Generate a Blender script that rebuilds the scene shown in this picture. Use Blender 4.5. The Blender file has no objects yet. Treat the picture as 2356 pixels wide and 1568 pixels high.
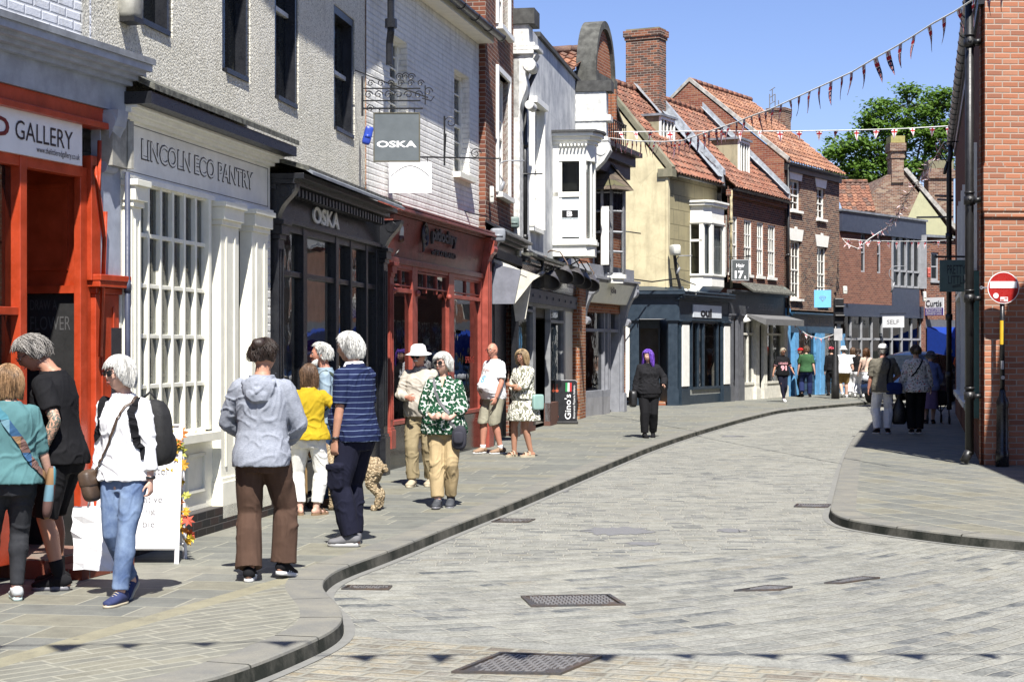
import bpy,bmesh,math,random
from mathutils import Vector,Matrix,noise
from math import sin,cos,pi,radians,sqrt,atan2
random.seed(7)
S=bpy.context.scene
COL=S.collection
FPX,CX,HY,CH=4000.0,1178.0,800.0,1.70
def G(px,py,z=0.0):
 Y=(CH-z)*FPX/(py-HY)
 return((px-CX)/FPX*Y,Y)
def P(px,py,Y):
 return Vector(((px-CX)/FPX*Y,Y,CH-(py-HY)/FPX*Y))
def K1(x,y):return(x*.5136,y*.5136)
def K2(x,y):return(x*.5136,690.2+y*.5136)
def K3(x,y):return(575.2+x*.5136,y*.5136)
def K4(x,y):return(575.2+x*.4035,690.2+y*.4035)
def R1(x,y):return(1092.8+x*.3668,y*.3668)
def R2(x,y):return(1092.8+x*.3668,517.7+y*.3668)
def R3(x,y):return(1380.4+x*.3668,y*.3668)
def R4(x,y):return(1380.4+x*.3668,517.7+y*.3668)
def R5(x,y):return(1840.6+x*.3668,y*.3668)
def R6(x,y):return(1840.6+x*.3668,517.7+y*.3668)
MATS={}
class N:
 """tiny node helper"""
 def __init__(s,name):
  m=bpy.data.materials.new(name);m.use_nodes=True
  s.m=m;s.nt=m.node_tree;s.nt.nodes.clear()
  s.out=s.nt.nodes.new('ShaderNodeOutputMaterial')
  s.tc=None;s._obj=None
 def n(s,t,**k):
  nd=s.nt.nodes.new(t)
  for a,b in k.items():setattr(nd,a,b)
  return nd
 def l(s,a,b):s.nt.links.new(a,b)
 def setin(s,sock,v):
  if hasattr(v,'is_output'):s.l(v,sock)
  elif v is not None:
   if sock.type=='RGBA' and len(v)==3:v=(*v,1)
   sock.default_value=v
 def obj(s):
  if s._obj is None:
   s.tc=s.n('ShaderNodeTexCoord');s._obj=s.tc.outputs['Object']
  return s._obj
 def math(s,op,a,b=None,c=None,clamp=False):
  nd=s.n('ShaderNodeMath',operation=op);nd.use_clamp=clamp
  s.setin(nd.inputs[0],a)
  if b is not None:s.setin(nd.inputs[1],b)
  if c is not None:s.setin(nd.inputs[2],c)
  return nd.outputs[0]
 def sep(s,v):
  nd=s.n('ShaderNodeSeparateXYZ');s.l(v,nd.inputs[0]);return nd.outputs
 def comb(s,x,y,z=0.0):
  nd=s.n('ShaderNodeCombineXYZ')
  s.setin(nd.inputs[0],x);s.setin(nd.inputs[1],y);s.setin(nd.inputs[2],z);return nd.outputs[0]
 def noise(s,vec,scale,detail=4,rough=.55,dist=0):
  nd=s.n('ShaderNodeTexNoise');s.setin(nd.inputs['Vector'],vec)
  nd.inputs['Scale'].default_value=scale;nd.inputs['Detail'].default_value=detail
  nd.inputs['Roughness'].default_value=rough;nd.inputs['Distortion'].default_value=dist
  return nd.outputs['Fac']
 def white(s,vec):
  nd=s.n('ShaderNodeTexWhiteNoise');nd.noise_dimensions='3D';s.l(vec,nd.inputs['Vector'])
  return nd.outputs['Value'],nd.outputs['Color']
 def voro(s,vec,scale,feature='F1',rnd=1.0):
  nd=s.n('ShaderNodeTexVoronoi',feature=feature);s.setin(nd.inputs['Vector'],vec)
  nd.inputs['Scale'].default_value=scale;nd.inputs['Randomness'].default_value=rnd
  return nd
 def mix(s,f,a,b,bt='MIX'):
  nd=s.n('ShaderNodeMix',data_type='RGBA',blend_type=bt)
  s.setin(nd.inputs[0],f);s.setin(nd.inputs[6],a);s.setin(nd.inputs[7],b)
  return nd.outputs[2]
 def ramp(s,f,stops,interp='LINEAR'):
  nd=s.n('ShaderNodeValToRGB');s.setin(nd.inputs[0],f)
  cr=nd.color_ramp;cr.interpolation=interp
  while len(cr.elements)<len(stops):cr.elements.new(.5)
  for e,(p,c)in zip(cr.elements,stops):
   e.position=p;e.color=(*c,1)if len(c)==3 else c
  return nd.outputs[0]
 def maprange(s,v,a,b,c=0.0,d=1.0):
  nd=s.n('ShaderNodeMapRange');s.setin(nd.inputs[0],v)
  for i,x in enumerate((a,b,c,d)):nd.inputs[i+1].default_value=x
  return nd.outputs[0]
 def map(s,vec,scale=(1,1,1),rot=(0,0,0),loc=(0,0,0)):
  nd=s.n('ShaderNodeMapping');s.l(vec,nd.inputs[0])
  nd.inputs['Scale'].default_value=scale;nd.inputs['Rotation'].default_value=rot;nd.inputs['Location'].default_value=loc
  return nd.outputs[0]
 def vadd(s,a,b,sc=None):
  if sc is not None:
   m=s.n('ShaderNodeVectorMath',operation='SCALE');s.l(b,m.inputs[0]);m.inputs['Scale'].default_value=sc;b=m.outputs[0]
  nd=s.n('ShaderNodeVectorMath',operation='ADD');s.l(a,nd.inputs[0]);s.l(b,nd.inputs[1]);return nd.outputs[0]
 def bump(s,h,strength=.5,dist=.01,normal=None):
  nd=s.n('ShaderNodeBump');s.setin(nd.inputs['Height'],h)
  nd.inputs['Strength'].default_value=strength;nd.inputs['Distance'].default_value=dist
  if normal is not None:s.l(normal,nd.inputs['Normal'])
  return nd.outputs[0]
 def pbsdf(s,col,rough=.7,bump=None,metal=0,spec=.5,**k):
  nd=s.n('ShaderNodeBsdfPrincipled')
  s.setin(nd.inputs['Base Color'],col);s.setin(nd.inputs['Roughness'],rough)
  nd.inputs['Metallic'].default_value=metal;nd.inputs['Specular IOR Level'].default_value=spec
  if bump is not None:s.l(bump,nd.inputs['Normal'])
  for a,b in k.items():nd.inputs[a.replace('_',' ')].default_value=b
  s.l(nd.outputs[0],s.out.inputs[0]);return nd
 def cells(s,u,v,w,h,mortar=.006,jitter=.35,off=None,half=False):
  """courses of blocks: returns (mask 1=block 0=joint, random value, random colour)"""
  row=s.math('FLOOR',s.math('DIVIDE',v,h))
  rr,_=s.white(s.comb(row,3.7,1.1))
  if half:
   o=s.math('MULTIPLY',s.math('MODULO',row,2.0),w*.5);ww=w
  else:
   o=s.math('MULTIPLY',rr,w*7.3);
   ww=s.math('MULTIPLY_ADD',rr,w*jitter*2,w*(1-jitter))
  uu=s.math('DIVIDE',s.math('ADD',u,o),ww)
  col=s.math('FLOOR',uu)
  rv,rc=s.white(s.comb(row,col,5.3))
  fu=s.math('SUBTRACT',uu,col);fv=s.math('SUBTRACT',s.math('DIVIDE',v,h),row)
  du=s.math('MULTIPLY',s.math('MINIMUM',fu,s.math('SUBTRACT',1.0,fu)),ww if not half else w)
  dv=s.math('MULTIPLY',s.math('MINIMUM',fv,s.math('SUBTRACT',1.0,fv)),h)
  d=s.math('MINIMUM',du,dv)
  mask=s.maprange(d,mortar*.35,mortar*1.1)
  return mask,rv,rc
def mat(name,fn):
 if name not in MATS:
  nn=N(name);fn(nn);MATS[name]=nn.m
 return MATS[name]
def tone(c,k=.8):return tuple(x*k for x in c)if max(c)<.6 else c
def paint(name,col,rough=.45,wear=.12,bump=.15,scale=6):
 col=tone(col)
 def f(n):
  a=n.noise(n.obj(),scale,6,.6);b=n.noise(n.obj(),scale*9,4)
  dark=tuple(c*(1-wear*1.6)for c in col);lite=tuple(min(1,c*(1+wear*.5)+.01)for c in col)
  c=n.mix(n.maprange(a,.35,.7),dark,lite)
  r=n.maprange(b,.3,.7,rough-.08,rough+.12)
  n.pbsdf(c,r,n.bump(b,bump,.004))
 return mat(name,f)
def cloth(name,col,var=.12,scale=220,rough=.9):
 col=tone(col,.78)
 def f(n):
  a=n.noise(n.obj(),9,4);w=n.noise(n.obj(),scale,2)
  c=n.mix(n.maprange(a,.3,.7),tuple(x*(1-var)for x in col),tuple(min(1,x*(1+var))for x in col))
  c=n.mix(.35,c,n.mix(w,(.5,.5,.5),(1,1,1)),'MULTIPLY')
  b=n.bump(n.noise(n.map(n.obj(),(1,1,.45),(.4,.3,0)),24,3,.5,.3),.22,.012)
  n.pbsdf(c,rough,b,spec=.2)
 return mat(name,f)
def brick(name,c_list,mortar_col,w=.225,h=.075,m=.008,rough=.85,scale_var=1.0):
 c_list=[tone(c,.85)for c in c_list];mortar_col=tone(mortar_col,.85)
 def f(n):
  x,y,z=n.sep(n.obj())[:3]
  u=n.math('ADD',x,y)
  wob=n.noise(n.obj(),3,2)
  zz=n.math('ADD',z,n.math('MULTIPLY',wob,.01))
  mask,rv,rc=n.cells(u,zz,w,h,m,half=True)
  st=[(i/len(c_list),c)for i,c in enumerate(c_list)]
  col=n.ramp(rv,st,'CONSTANT')
  big=n.noise(n.obj(),.9,5,.6);fine=n.noise(n.obj(),60,4,.7)
  col=n.mix(n.maprange(big,.3,.75,0,.35),col,tuple(c*.45 for c in c_list[0]))
  col=n.mix(.5,col,n.mix(fine,(.45,.45,.45),(1.1,1.1,1.1)),'MULTIPLY')
  col=n.mix(mask,mortar_col,col)
  b=n.bump(n.math('ADD',mask,n.math('MULTIPLY',fine,.35)),.8,.006)
  n.pbsdf(col,rough,b,spec=.2)
 return mat(name,f)
class MB:
 def __init__(s):s.v=[];s.f=[];s.mi=[];s.cur=0
 def m(s,i):s.cur=i;return s
 def add(s,vs,fs,mi=None):
  o=len(s.v);s.v+=[tuple(v)for v in vs]
  for f in fs:s.f.append(tuple(i+o for i in f));s.mi.append(s.cur if mi is None else mi)
  return s
 def box(s,x0,x1,y0,y1,z0,z1):
  if x0>x1:x0,x1=x1,x0
  if y0>y1:y0,y1=y1,y0
  if z0>z1:z0,z1=z1,z0
  return s.add([(x0,y0,z0),(x1,y0,z0),(x1,y1,z0),(x0,y1,z0),(x0,y0,z1),(x1,y0,z1),(x1,y1,z1),(x0,y1,z1)],[(0,3,2,1),(4,5,6,7),(0,1,5,4),(1,2,6,5),(2,3,7,6),(3,0,4,7)])
 def quad(s,a,b,c,d):return s.add([a,b,c,d],[(0,1,2,3)])
 def tri(s,a,b,c):return s.add([a,b,c],[(0,1,2)])
 def poly(s,pts):return s.add(pts,[tuple(range(len(pts)))])
 def prism(s,pts,d):
  """planar polygon pts pushed by vector d"""
  n=len(pts);d=Vector(d)
  q=[Vector(p)+d for p in pts]
  fs=[tuple(range(n)),tuple(range(2*n-1,n-1,-1))]
  for i in range(n):
   j=(i+1)%n;fs.append((i,i+n,j+n,j))
  return s.add(list(pts)+q,fs)
 def ring(s,pts,rads,seg=8,ax=None,cap=True,flat=1.0,wob=None):
  """tube through pts with radii"""
  pts=[Vector(p)for p in pts];n=len(pts)
  if not isinstance(rads,list):rads=[rads]*n
  o=len(s.v);up=Vector(ax)if ax else None;prev=None
  for i,p in enumerate(pts):
   t=(pts[min(i+1,n-1)]-pts[max(i-1,0)]).normalized()
   if prev is None:
    a=up if up is not None else(Vector((0,0,1))if abs(t.z)<.9 else Vector((1,0,0)))
    x=(a-t*a.dot(t)).normalized()
   else:x=(prev-t*prev.dot(t)).normalized()
   prev=x;y=t.cross(x)
   r=rads[i]
   rx,ry=(r if hasattr(r,'__len__')else(r,r*flat))
   for k in range(seg):
    a=2*pi*k/seg
    s.v.append(tuple(p+x*(cos(a)*rx)+y*(sin(a)*ry)))
  for i in range(n-1):
   for k in range(seg):
    a,b=o+i*seg+k,o+i*seg+(k+1)%seg
    s.f.append((a,b,b+seg,a+seg));s.mi.append(s.cur)
  if cap:
   s.f.append(tuple(o+k for k in range(seg))[::-1]);s.mi.append(s.cur)
   s.f.append(tuple(o+(n-1)*seg+k for k in range(seg)));s.mi.append(s.cur)
  return s
 def sphere(s,c,r,seg=12,rings=8,M=None):
  c=Vector(c);
  if not hasattr(r,'__len__'):r=(r,r,r)
  vs=[];fs=[]
  for j in range(rings+1):
   th=pi*j/rings
   for i in range(seg):
    ph=2*pi*i/seg
    v=Vector((sin(th)*cos(ph)*r[0],sin(th)*sin(ph)*r[1],cos(th)*r[2]))
    if M:v=M@v
    vs.append(c+v)
  for j in range(rings):
   for i in range(seg):
    a=j*seg+i;b=j*seg+(i+1)%seg
    fs.append((a,a+seg,b+seg,b))
  return s.add(vs,fs)
 def lathe(s,c,prof,seg=16,caps=True):
  c=Vector(c);vs=[];fs=[]
  for r,z in prof:
   for i in range(seg):
    a=2*pi*i/seg;vs.append(c+Vector((r*cos(a),r*sin(a),z)))
  for j in range(len(prof)-1):
   for i in range(seg):
    a=j*seg+i;b=j*seg+(i+1)%seg
    fs.append((a,b,b+seg,a+seg))
  if caps:
   fs.append(tuple(range(seg))[::-1]);k=(len(prof)-1)*seg;fs.append(tuple(range(k,k+seg)))
  return s.add(vs,fs)
 def build(s,name,mats,parent=None,smooth=False,bevel=0,fix=True):
  me=bpy.data.meshes.new(name);me.from_pydata(s.v,[],s.f);
  if not isinstance(mats,(list,tuple)):mats=[mats]
  for m in mats:me.materials.append(m)
  if len(mats)>1:me.polygons.foreach_set('material_index',s.mi)
  if fix:
   bm=bmesh.new();bm.from_mesh(me);bmesh.ops.recalc_face_normals(bm,faces=bm.faces);bm.to_mesh(me);bm.free()
  if smooth:me.polygons.foreach_set('use_smooth',[True]*len(me.polygons))
  me.update()
  o=bpy.data.objects.new(name,me);COL.objects.link(o)
  if parent:o.parent=parent
  if bevel:
   b=o.modifiers.new('bevel','BEVEL');b.width=bevel;b.segments=2;b.limit_method='ANGLE'
  return o
def tag(o,label=None,cat=None,group=None,kind=None):
 if label:o['label']=label
 if cat:o['category']=cat
 if group:o['group']=group
 if kind:o['kind']=kind
 return o
def empty(name,loc,rz=0,label=None,cat=None,group=None):
 o=bpy.data.objects.new(name,None);COL.objects.link(o);o.empty_display_size=.2
 o.location=loc;o.rotation_euler=(0,0,rz);return tag(o,label,cat,group)
def text_geo(body,bold=0.0,res=3):
 """flat letters as (verts, faces, width, height) in x,y"""
 cu=bpy.data.curves.new('letters','FONT');cu.body=body;cu.resolution_u=res;cu.offset=bold
 ob=bpy.data.objects.new('letters',cu);COL.objects.link(ob)
 dg=bpy.context.evaluated_depsgraph_get()
 me=bpy.data.meshes.new_from_object(ob.evaluated_get(dg))
 vs=[v.co.copy()for v in me.vertices];fs=[tuple(p.vertices)for p in me.polygons]
 bpy.data.objects.remove(ob);bpy.data.curves.remove(cu);bpy.data.meshes.remove(me)
 if not vs:return[],[],0,0
 x0=min(v.x for v in vs);x1=max(v.x for v in vs);y0=min(v.y for v in vs);y1=max(v.y for v in vs)
 return[Vector(((v.x-x0)/(x1-x0),(v.y-y0)/max(1e-6,y1-y0),0))for v in vs],fs,(x1-x0),(y1-y0)
def add_text(mb,body,x0,x1,z0,z1,y,bold=0.0,warp=None,ext=0.0):
 """letters fitted to a rectangle of the plane y=const, readable from -y"""
 vs,fs,w,h=text_geo(body,bold)
 pts=[]
 for v in vs:
  p=(x0+(x1-x0)*v.x,y,z0+(z1-z0)*v.y)
  pts.append(warp(v.x,v.y)if warp else p)
 mb.add(pts,fs)
 if ext:
  mb.add([(p[0],p[1]+ext,p[2])for p in pts],fs)
  ed={}
  for f in fs:
   for i in range(len(f)):
    a,b=f[i],f[(i+1)%len(f)]
    if(b,a)in ed:del ed[(b,a)]
    else:ed[(a,b)]=1
  for a,b in ed:mb.add([pts[a],pts[b],(pts[b][0],pts[b][1]+ext,pts[b][2]),(pts[a][0],pts[a][1]+ext,pts[a][2])],[(0,1,2,3)])
 return mb
class Fac:
 """local x runs along the wall (left to right seen from outside), -y is out of the wall, z up"""
 def __init__(s,A,B,name,label,cat,group=None):
  s.A=Vector((A[0],A[1],0));s.B=Vector((B[0],B[1],0));d=s.B-s.A
  s.L=d.length;s.d=d.normalized();s.o=Vector((s.d.y,-s.d.x,0))
  s.root=empty(name,s.A,atan2(s.d.y,s.d.x),label,cat,group)
 def at(s,p,v=0.0):
  px,py=p
  r=Vector(((px-CX)/FPX,1.0,-(py-HY)/FPX));c=Vector((0,0,CH))
  q=s.A+s.o*v
  t=(q-c).dot(s.o)/r.dot(s.o)
  h=c+r*t
  return((h-s.A).dot(s.d),h.z)
 def u(s,px,v=0.0):return s.at((px,800),v)[0]
 def w(s,u,v,z):
  p=s.A+s.d*u+s.o*v;return Vector((p.x,p.y,z))
def wall(mb,u0,u1,z0,z1,holes,y=0.0,th=.3,topfn=None):
 """front sheet with openings and their reveals; openings (a,b,c,d)"""
 us=sorted(set([u0,u1]+[min(max(q,u0),u1)for h in holes for q in h[:2]]))
 zs=sorted(set([z0,z1]+[min(max(q,z0),z1)for h in holes for q in h[2:4]]))
 for i in range(len(us)-1):
  for j in range(len(zs)-1):
   cu=(us[i]+us[i+1])/2;cz=(zs[j]+zs[j+1])/2
   if us[i+1]-us[i]<1e-5 or zs[j+1]-zs[j]<1e-5:continue
   if any(h[0]<cu<h[1]and h[2]<cz<h[3]for h in holes):continue
   mb.quad((us[i],y,zs[j]),(us[i+1],y,zs[j]),(us[i+1],y,zs[j+1]),(us[i],y,zs[j+1]))
 for a,b,c,d in[h[:4]for h in holes]:
  mb.quad((a,y,c),(a,y,d),(a,y+th,d),(a,y+th,c));mb.quad((b,y,c),(b,y+th,c),(b,y+th,d),(b,y,d))
  mb.quad((a,y,d),(b,y,d),(b,y+th,d),(a,y+th,d));mb.quad((a,y,c),(a,y+th,c),(b,y+th,c),(b,y,c))
def sash(F,u0,u1,z0,z1,fm,cols=2,rows=4,y=.1,fr=.06,bar=.022,sill=True,curtain=None,sillm=None,name='window',parent=None,mid=True,proud=.06):
 """a sliding sash window: frame with glazing bars, pane behind, sill"""
 mb=MB();w=u1-u0;h=z1-z0;zm=(z0+z1)/2
 mb.box(u0,u0+fr,y,y+.07,z0,z1);mb.box(u1-fr,u1,y,y+.07,z0,z1)
 mb.box(u0+fr,u1-fr,y,y+.07,z1-fr,z1);mb.box(u0+fr,u1-fr,y,y+.07,z0,z0+fr*1.2)
 if mid:mb.box(u0+fr,u1-fr,y+.005,y+.065,zm-.025,zm+.025)
 a,b=u0+fr,u1-fr
 for i in range(1,cols):
  x=a+(b-a)*i/cols;mb.box(x-bar/2,x+bar/2,y+.015,y+.05,z0+fr,z1-fr)
 for j in range(1,rows):
  z=z0+fr+(h-2*fr)*j/rows
  if mid and abs(z-zm)<.06:continue
  mb.box(a,b,y+.018,y+.047,z-bar/2,z+bar/2)
 o=mb.build(name,fm,parent or F.root)
 MB().quad((a,y+.04,z0+fr),(b,y+.04,z0+fr),(b,y+.04,z1-fr),(a,y+.04,z1-fr)).build('pane',GLASS(),o,fix=False)
 if curtain:
  mc=MB();n=14
  for k in range(n):
   for(ca,cb)in((a,a+(b-a)*.36),(b-(b-a)*.36,b)):
    x0=ca+(cb-ca)*k/n;x1=ca+(cb-ca)*(k+1)/n
    ya=y+.14+.03*sin(k*2.1);yb=y+.14+.03*sin((k+1)*2.1)
    mc.quad((x0,ya,z0),(x1,yb,z0),(x1,yb,z1),(x0,ya,z1))
  mc.build('curtain',curtain,o,fix=False)
 if sill:
  MB().box(u0-.06,u1+.06,-proud,y+.02,z0-.09,z0-.002).build('sill',sillm or fm,o)
 return o
def GLASS():
 def f(n):
  g=n.n('ShaderNodeBsdfGlossy');g.inputs['Roughness'].default_value=.015;g.inputs['Color'].default_value=(.95,.97,1,1)
  t=n.n('ShaderNodeBsdfTransparent');t.inputs['Color'].default_value=(.72,.76,.75,1)
  b=n.bump(n.noise(n.obj(),2.2,2,.5),.035,.05);n.l(b,g.inputs['Normal'])
  fr=n.n('ShaderNodeFresnel');fr.inputs['IOR'].default_value=1.55;n.l(b,fr.inputs['Normal'])
  k=n.math('MULTIPLY',fr.outputs[0],.85,clamp=True)
  m=n.n('ShaderNodeMixShader');n.l(k,m.inputs[0]);n.l(t.outputs[0],m.inputs[1]);n.l(g.outputs[0],m.inputs[2])
  n.l(m.outputs[0],n.out.inputs[0])
 return mat('window glass',f)
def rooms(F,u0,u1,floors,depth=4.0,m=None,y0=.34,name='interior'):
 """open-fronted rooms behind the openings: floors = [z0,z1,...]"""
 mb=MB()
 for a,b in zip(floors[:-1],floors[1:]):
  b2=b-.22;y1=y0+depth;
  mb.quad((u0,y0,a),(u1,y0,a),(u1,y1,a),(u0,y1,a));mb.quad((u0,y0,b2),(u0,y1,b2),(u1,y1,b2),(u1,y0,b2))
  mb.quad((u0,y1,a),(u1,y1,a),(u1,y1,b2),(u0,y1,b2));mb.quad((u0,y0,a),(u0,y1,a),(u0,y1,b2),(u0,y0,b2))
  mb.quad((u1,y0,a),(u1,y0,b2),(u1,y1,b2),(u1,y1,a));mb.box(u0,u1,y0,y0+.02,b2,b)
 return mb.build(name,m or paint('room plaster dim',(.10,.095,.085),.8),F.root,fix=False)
def shell(mb,u0,u1,z1,depth,y=0.0,z0=0.0):
 """side and back walls of a building"""
 mb.quad((u0,y,z0),(u0,y,z1),(u0,depth,z1),(u0,depth,z0));mb.quad((u1,y,z0),(u1,depth,z0),(u1,depth,z1),(u1,y,z1))
 mb.quad((u0,depth,z0),(u0,depth,z1),(u1,depth,z1),(u1,depth,z0))
def bake(mb,name,mats,parent=None,voxel=.01,smooth=3,disp=None,matfn=None):
 """voxel-merge the closed pieces of a mesh builder into one continuous surface"""
 me=bpy.data.meshes.new(name);me.from_pydata(mb.v,[],mb.f);me.update()
 bm=bmesh.new();bm.from_mesh(me);bmesh.ops.recalc_face_normals(bm,faces=bm.faces);bm.to_mesh(me);bm.free()
 t=bpy.data.objects.new('t',me);COL.objects.link(t)
 r=t.modifiers.new('r','REMESH');r.mode='VOXEL';r.voxel_size=voxel;r.use_smooth_shade=True
 if smooth:
  q=t.modifiers.new('s','SMOOTH');q.factor=.5;q.iterations=smooth
 dg=bpy.context.evaluated_depsgraph_get()
 out=bpy.data.meshes.new_from_object(t.evaluated_get(dg));bpy.data.objects.remove(t);bpy.data.meshes.remove(me)
 out.name=name
 if disp:
  ns=[v.normal.copy()for v in out.vertices]
  for v,nn in zip(out.vertices,ns):v.co=v.co+nn*disp(v.co,nn)
 out.materials.clear()
 if not isinstance(mats,(list,tuple)):mats=[mats]
 for m in mats:out.materials.append(m)
 if matfn and len(mats)>1:
  for p in out.polygons:p.material_index=matfn(p.center)
 out.polygons.foreach_set('use_smooth',[True]*len(out.polygons));out.update()
 o=bpy.data.objects.new(name,out);COL.objects.link(o)
 if parent:o.parent=parent
 return o
def skin(name='skin',col=(.56,.33,.235)):
 col=tuple(x*.82 for x in col)
 def f(n):
  a=n.noise(n.obj(),14,5,.6)
  c=n.mix(a,tuple(x*.82 for x in col),(min(1,col[0]*1.12),col[1]*1.05,col[2]*1.02))
  n.pbsdf(c,.52,n.bump(n.noise(n.obj(),180,2),.12,.003),spec=.35)
 return mat(name,f)
def tattoo():
 def f(n):
  v=n.noise(n.obj(),17,4,.7,2.2);v2=n.noise(n.obj(),45,2,.5,1)
  k=n.maprange(n.math('ADD',v,n.math('MULTIPLY',v2,.3)),.57,.66)
  c=n.mix(k,(.52,.30,.21),n.mix(n.noise(n.obj(),9,1),(.045,.055,.05),(.12,.14,.11)))
  n.pbsdf(c,.5,spec=.35)
 return mat('tattooed skin',f)
def hairm(name,a,b):
 def f(n):
  v=n.noise(n.map(n.obj(),(120,120,14)),1,3,.75);v2=n.noise(n.map(n.obj(),(22,22,5)),1,2);dk=tuple(q*.35 for q in b)
  n.pbsdf(n.mix(n.maprange(v2,.5,.68,0,.8),n.mix(n.maprange(v,.36,.64),b,a),dk),.48,n.bump(v,.6,.006),spec=.5)
 return mat(name,f)
def ik(a,b,l1,l2,pole):
 d=b-a;L=min(d.length,(l1+l2)*.998);u=d.normalized()
 x=(l1*l1-l2*l2+L*L)/(2*L);h=sqrt(max(0,l1*l1-x*x))
 pp=Vector(pole);pp=pp-u*pp.dot(u)
 pp=pp.normalized()if pp.length>1e-5 else Vector((0,1,0))
 return a+u*x+pp*h,a+u*L
def fold(kind='crumple',amp=1.0,seed=0.0):
 nz=noise.noise
 if kind=='drape':
  def f(p,n):
   q=Vector((p.x*16+seed,p.y*16,p.z*2.6));w=nz(Vector((p.x*6+seed,p.y*6,p.z*5)));r=Vector((p.x*9+seed+w*1.5,p.y*6,p.z*9+p.x*6+w));m=max(0,nz(Vector((seed,p.x*4,p.z*3.5)))+.25)
   return amp*(.007*nz(q)+.009*m*max(0,1-5*abs(nz(r)))+.003*w-.002)
 else:
  def f(p,n):
   w=nz(Vector((p.x*4+seed,p.y*4,p.z*4)))
   q=Vector((p.x*5+p.z*3+seed+w,p.y*6,p.z*9-p.x*5+w));r=Vector((p.x*13+seed-p.z*4,p.y*13,p.z*5+w*2));m=.35+.65*max(0,nz(Vector((seed+9,p.x*3.5,p.z*3.5)))+.45)
   return amp*(m*(.010*max(0,1-5*abs(nz(q)))+.006*max(0,1-5*abs(nz(r))))+.004*w-.003)
 return f
def head_geo(mb,c,R,s,fem=False):
 seg,rings=36,26;vs=[];fs=[]
 g=lambda x,m,w:math.exp(-((x-m)/w)**2)
 for j in range(rings+1):
  th=pi*j/rings
  for i in range(seg):
   ph=2*pi*i/seg
   x,y,z=sin(th)*sin(ph),sin(th)*cos(ph),cos(th)
   X,Y,Z=x*.074,y*.094,z*.115
   if z<0:X*=1-.30*abs(z)**1.6;Y*=(1-.10*abs(z))if y>0 else(1-.34*abs(z))
   if y>0:
    Y*=1-.05*z*(z>0)
    Y+=.021*g(x,0,.16)*g(z,-.22,.13)+.012*g(x,0,.12)*g(z,-.03,.16)
    Y-=.010*g(abs(x),.36,.17)*g(z,.03,.12)
    Y+=.005*g(abs(x),.32,.22)*g(z,.22,.09)
    Y+=.006*g(x,0,.28)*g(z,-.50,.07)-.004*g(x,0,.25)*g(z,-.62,.05)
    Y+=.010*g(x,0,.28)*g(z,-.82,.14)
    Y+=.004*g(abs(x),.55,.18)*g(z,-.22,.18)
   vs.append(c+R@Vector((X,Y,Z))*s)
 for j in range(rings):
  for i in range(seg):
   a=j*seg+i;b=j*seg+(i+1)%seg;fs.append((a,a+seg,b+seg,b))
 mb.add(vs,fs)
 for sd in(-1,1):
  mb.sphere(c+R@Vector((sd*.076,-.006,-.006))*s,(.011*s,.020*s,.032*s),8,6,R.to_4x4())
def hair_geo(mb,c,R,s,style,rnd,nstr=420):
 """shell with strands; style=(front, temple, back bottom z, thickness, flare, messy)"""
 front,side,back,th,flare,messy=style
 A,B,Z=.074+th,.094+th,.115+th*.9
 def zb(ph):
  a=abs((ph+pi)%(2*pi)-pi)
  if a<.75:return front
  if a<1.3:k=(a-.75)/.55;return front*(1-k)+side*k
  if a<1.75:k=(a-1.3)/.45;return side*(1-k)+back*k
  return back
 def pt(ph,t,off=0.0,ex=0.0):
  z0=Z;z1=zb(ph)-ex+(.022*noise.noise(Vector((cos(ph)*4+th*70,sin(ph)*4,1)))if zb(ph)<.02 else .01*noise.noise(Vector((ph*4,th*60,2))))
  arc=.5*pi;tot=arc*.115+max(0,-z1);
  if z1>=0:
   th_=math.acos(max(-1,min(1,z1/Z)))*t;z=Z*cos(th_);q=sin(th_)
  else:
   l=t*tot
   if l<arc*.115:th_=l/.115;z=Z*cos(th_);q=sin(th_)
   else:
    z=-(l-arc*.115);d=-z;q=1+flare*min(d,.3)*3-(.0 if d<.06 else(d-.06)*(1.2 if flare<=0 else .3))
    q=max(q,.55)
  j=1+.05*noise.noise(Vector((ph*5,z*7,th*50)))+(.10+.08*messy)*noise.noise(Vector((cos(ph)*2.2+th*90,sin(ph)*2.2,z*9+back*30)))*(.3 if z>.09 else 1)
  y=cos(ph)*(B+off)*q*j
  if y<0 and z<-.05:y*=max(.75,1+(z+.05)*1.2)
  return c+R@Vector((sin(ph)*(A+off)*q*j,y,z+off*.4*(z>0)))*s
 nph,nt=40,14;vs=[];fs=[]
 for lay,off in((0,0),(1,-min(th*.9+.006,.03))):
  for i in range(nph):
   for k in range(nt+1):vs.append(pt(2*pi*i/nph,k/nt,off))
 w=nt+1
 for i in range(nph):
  i2=(i+1)%nph
  for k in range(nt):
   fs.append((i*w+k,i2*w+k,i2*w+k+1,i*w+k+1))
   o=nph*w;fs.append((o+i*w+k,o+i*w+k+1,o+i2*w+k+1,o+i2*w+k))
  fs.append((i*w+nt,i2*w+nt,nph*w+i2*w+nt,nph*w+i*w+nt))
 mb.add(vs,fs)
 for _ in range(nstr):
  ph=rnd.uniform(0,2*pi);t0=rnd.uniform(0,.55);ex=rnd.uniform(-.01,.022 if back<-.03 else .008)
  t1=min(1,t0+rnd.uniform(.35,.8));pts=[]
  o0=rnd.uniform(-.002,.007+messy*.008);dph=rnd.uniform(-.12,.12)*(1+messy*3)
  for k in range(5):
   q=k/4;pts.append(pt(ph+dph*q,t0+(t1-t0)*q,o0+messy*.012*q*rnd.uniform(-.3,1),ex if t1>.97 else 0))
  r=.0028*s
  mb.ring(pts,[r*.7,r,r,r*.8,r*.25],3,cap=False)
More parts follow.
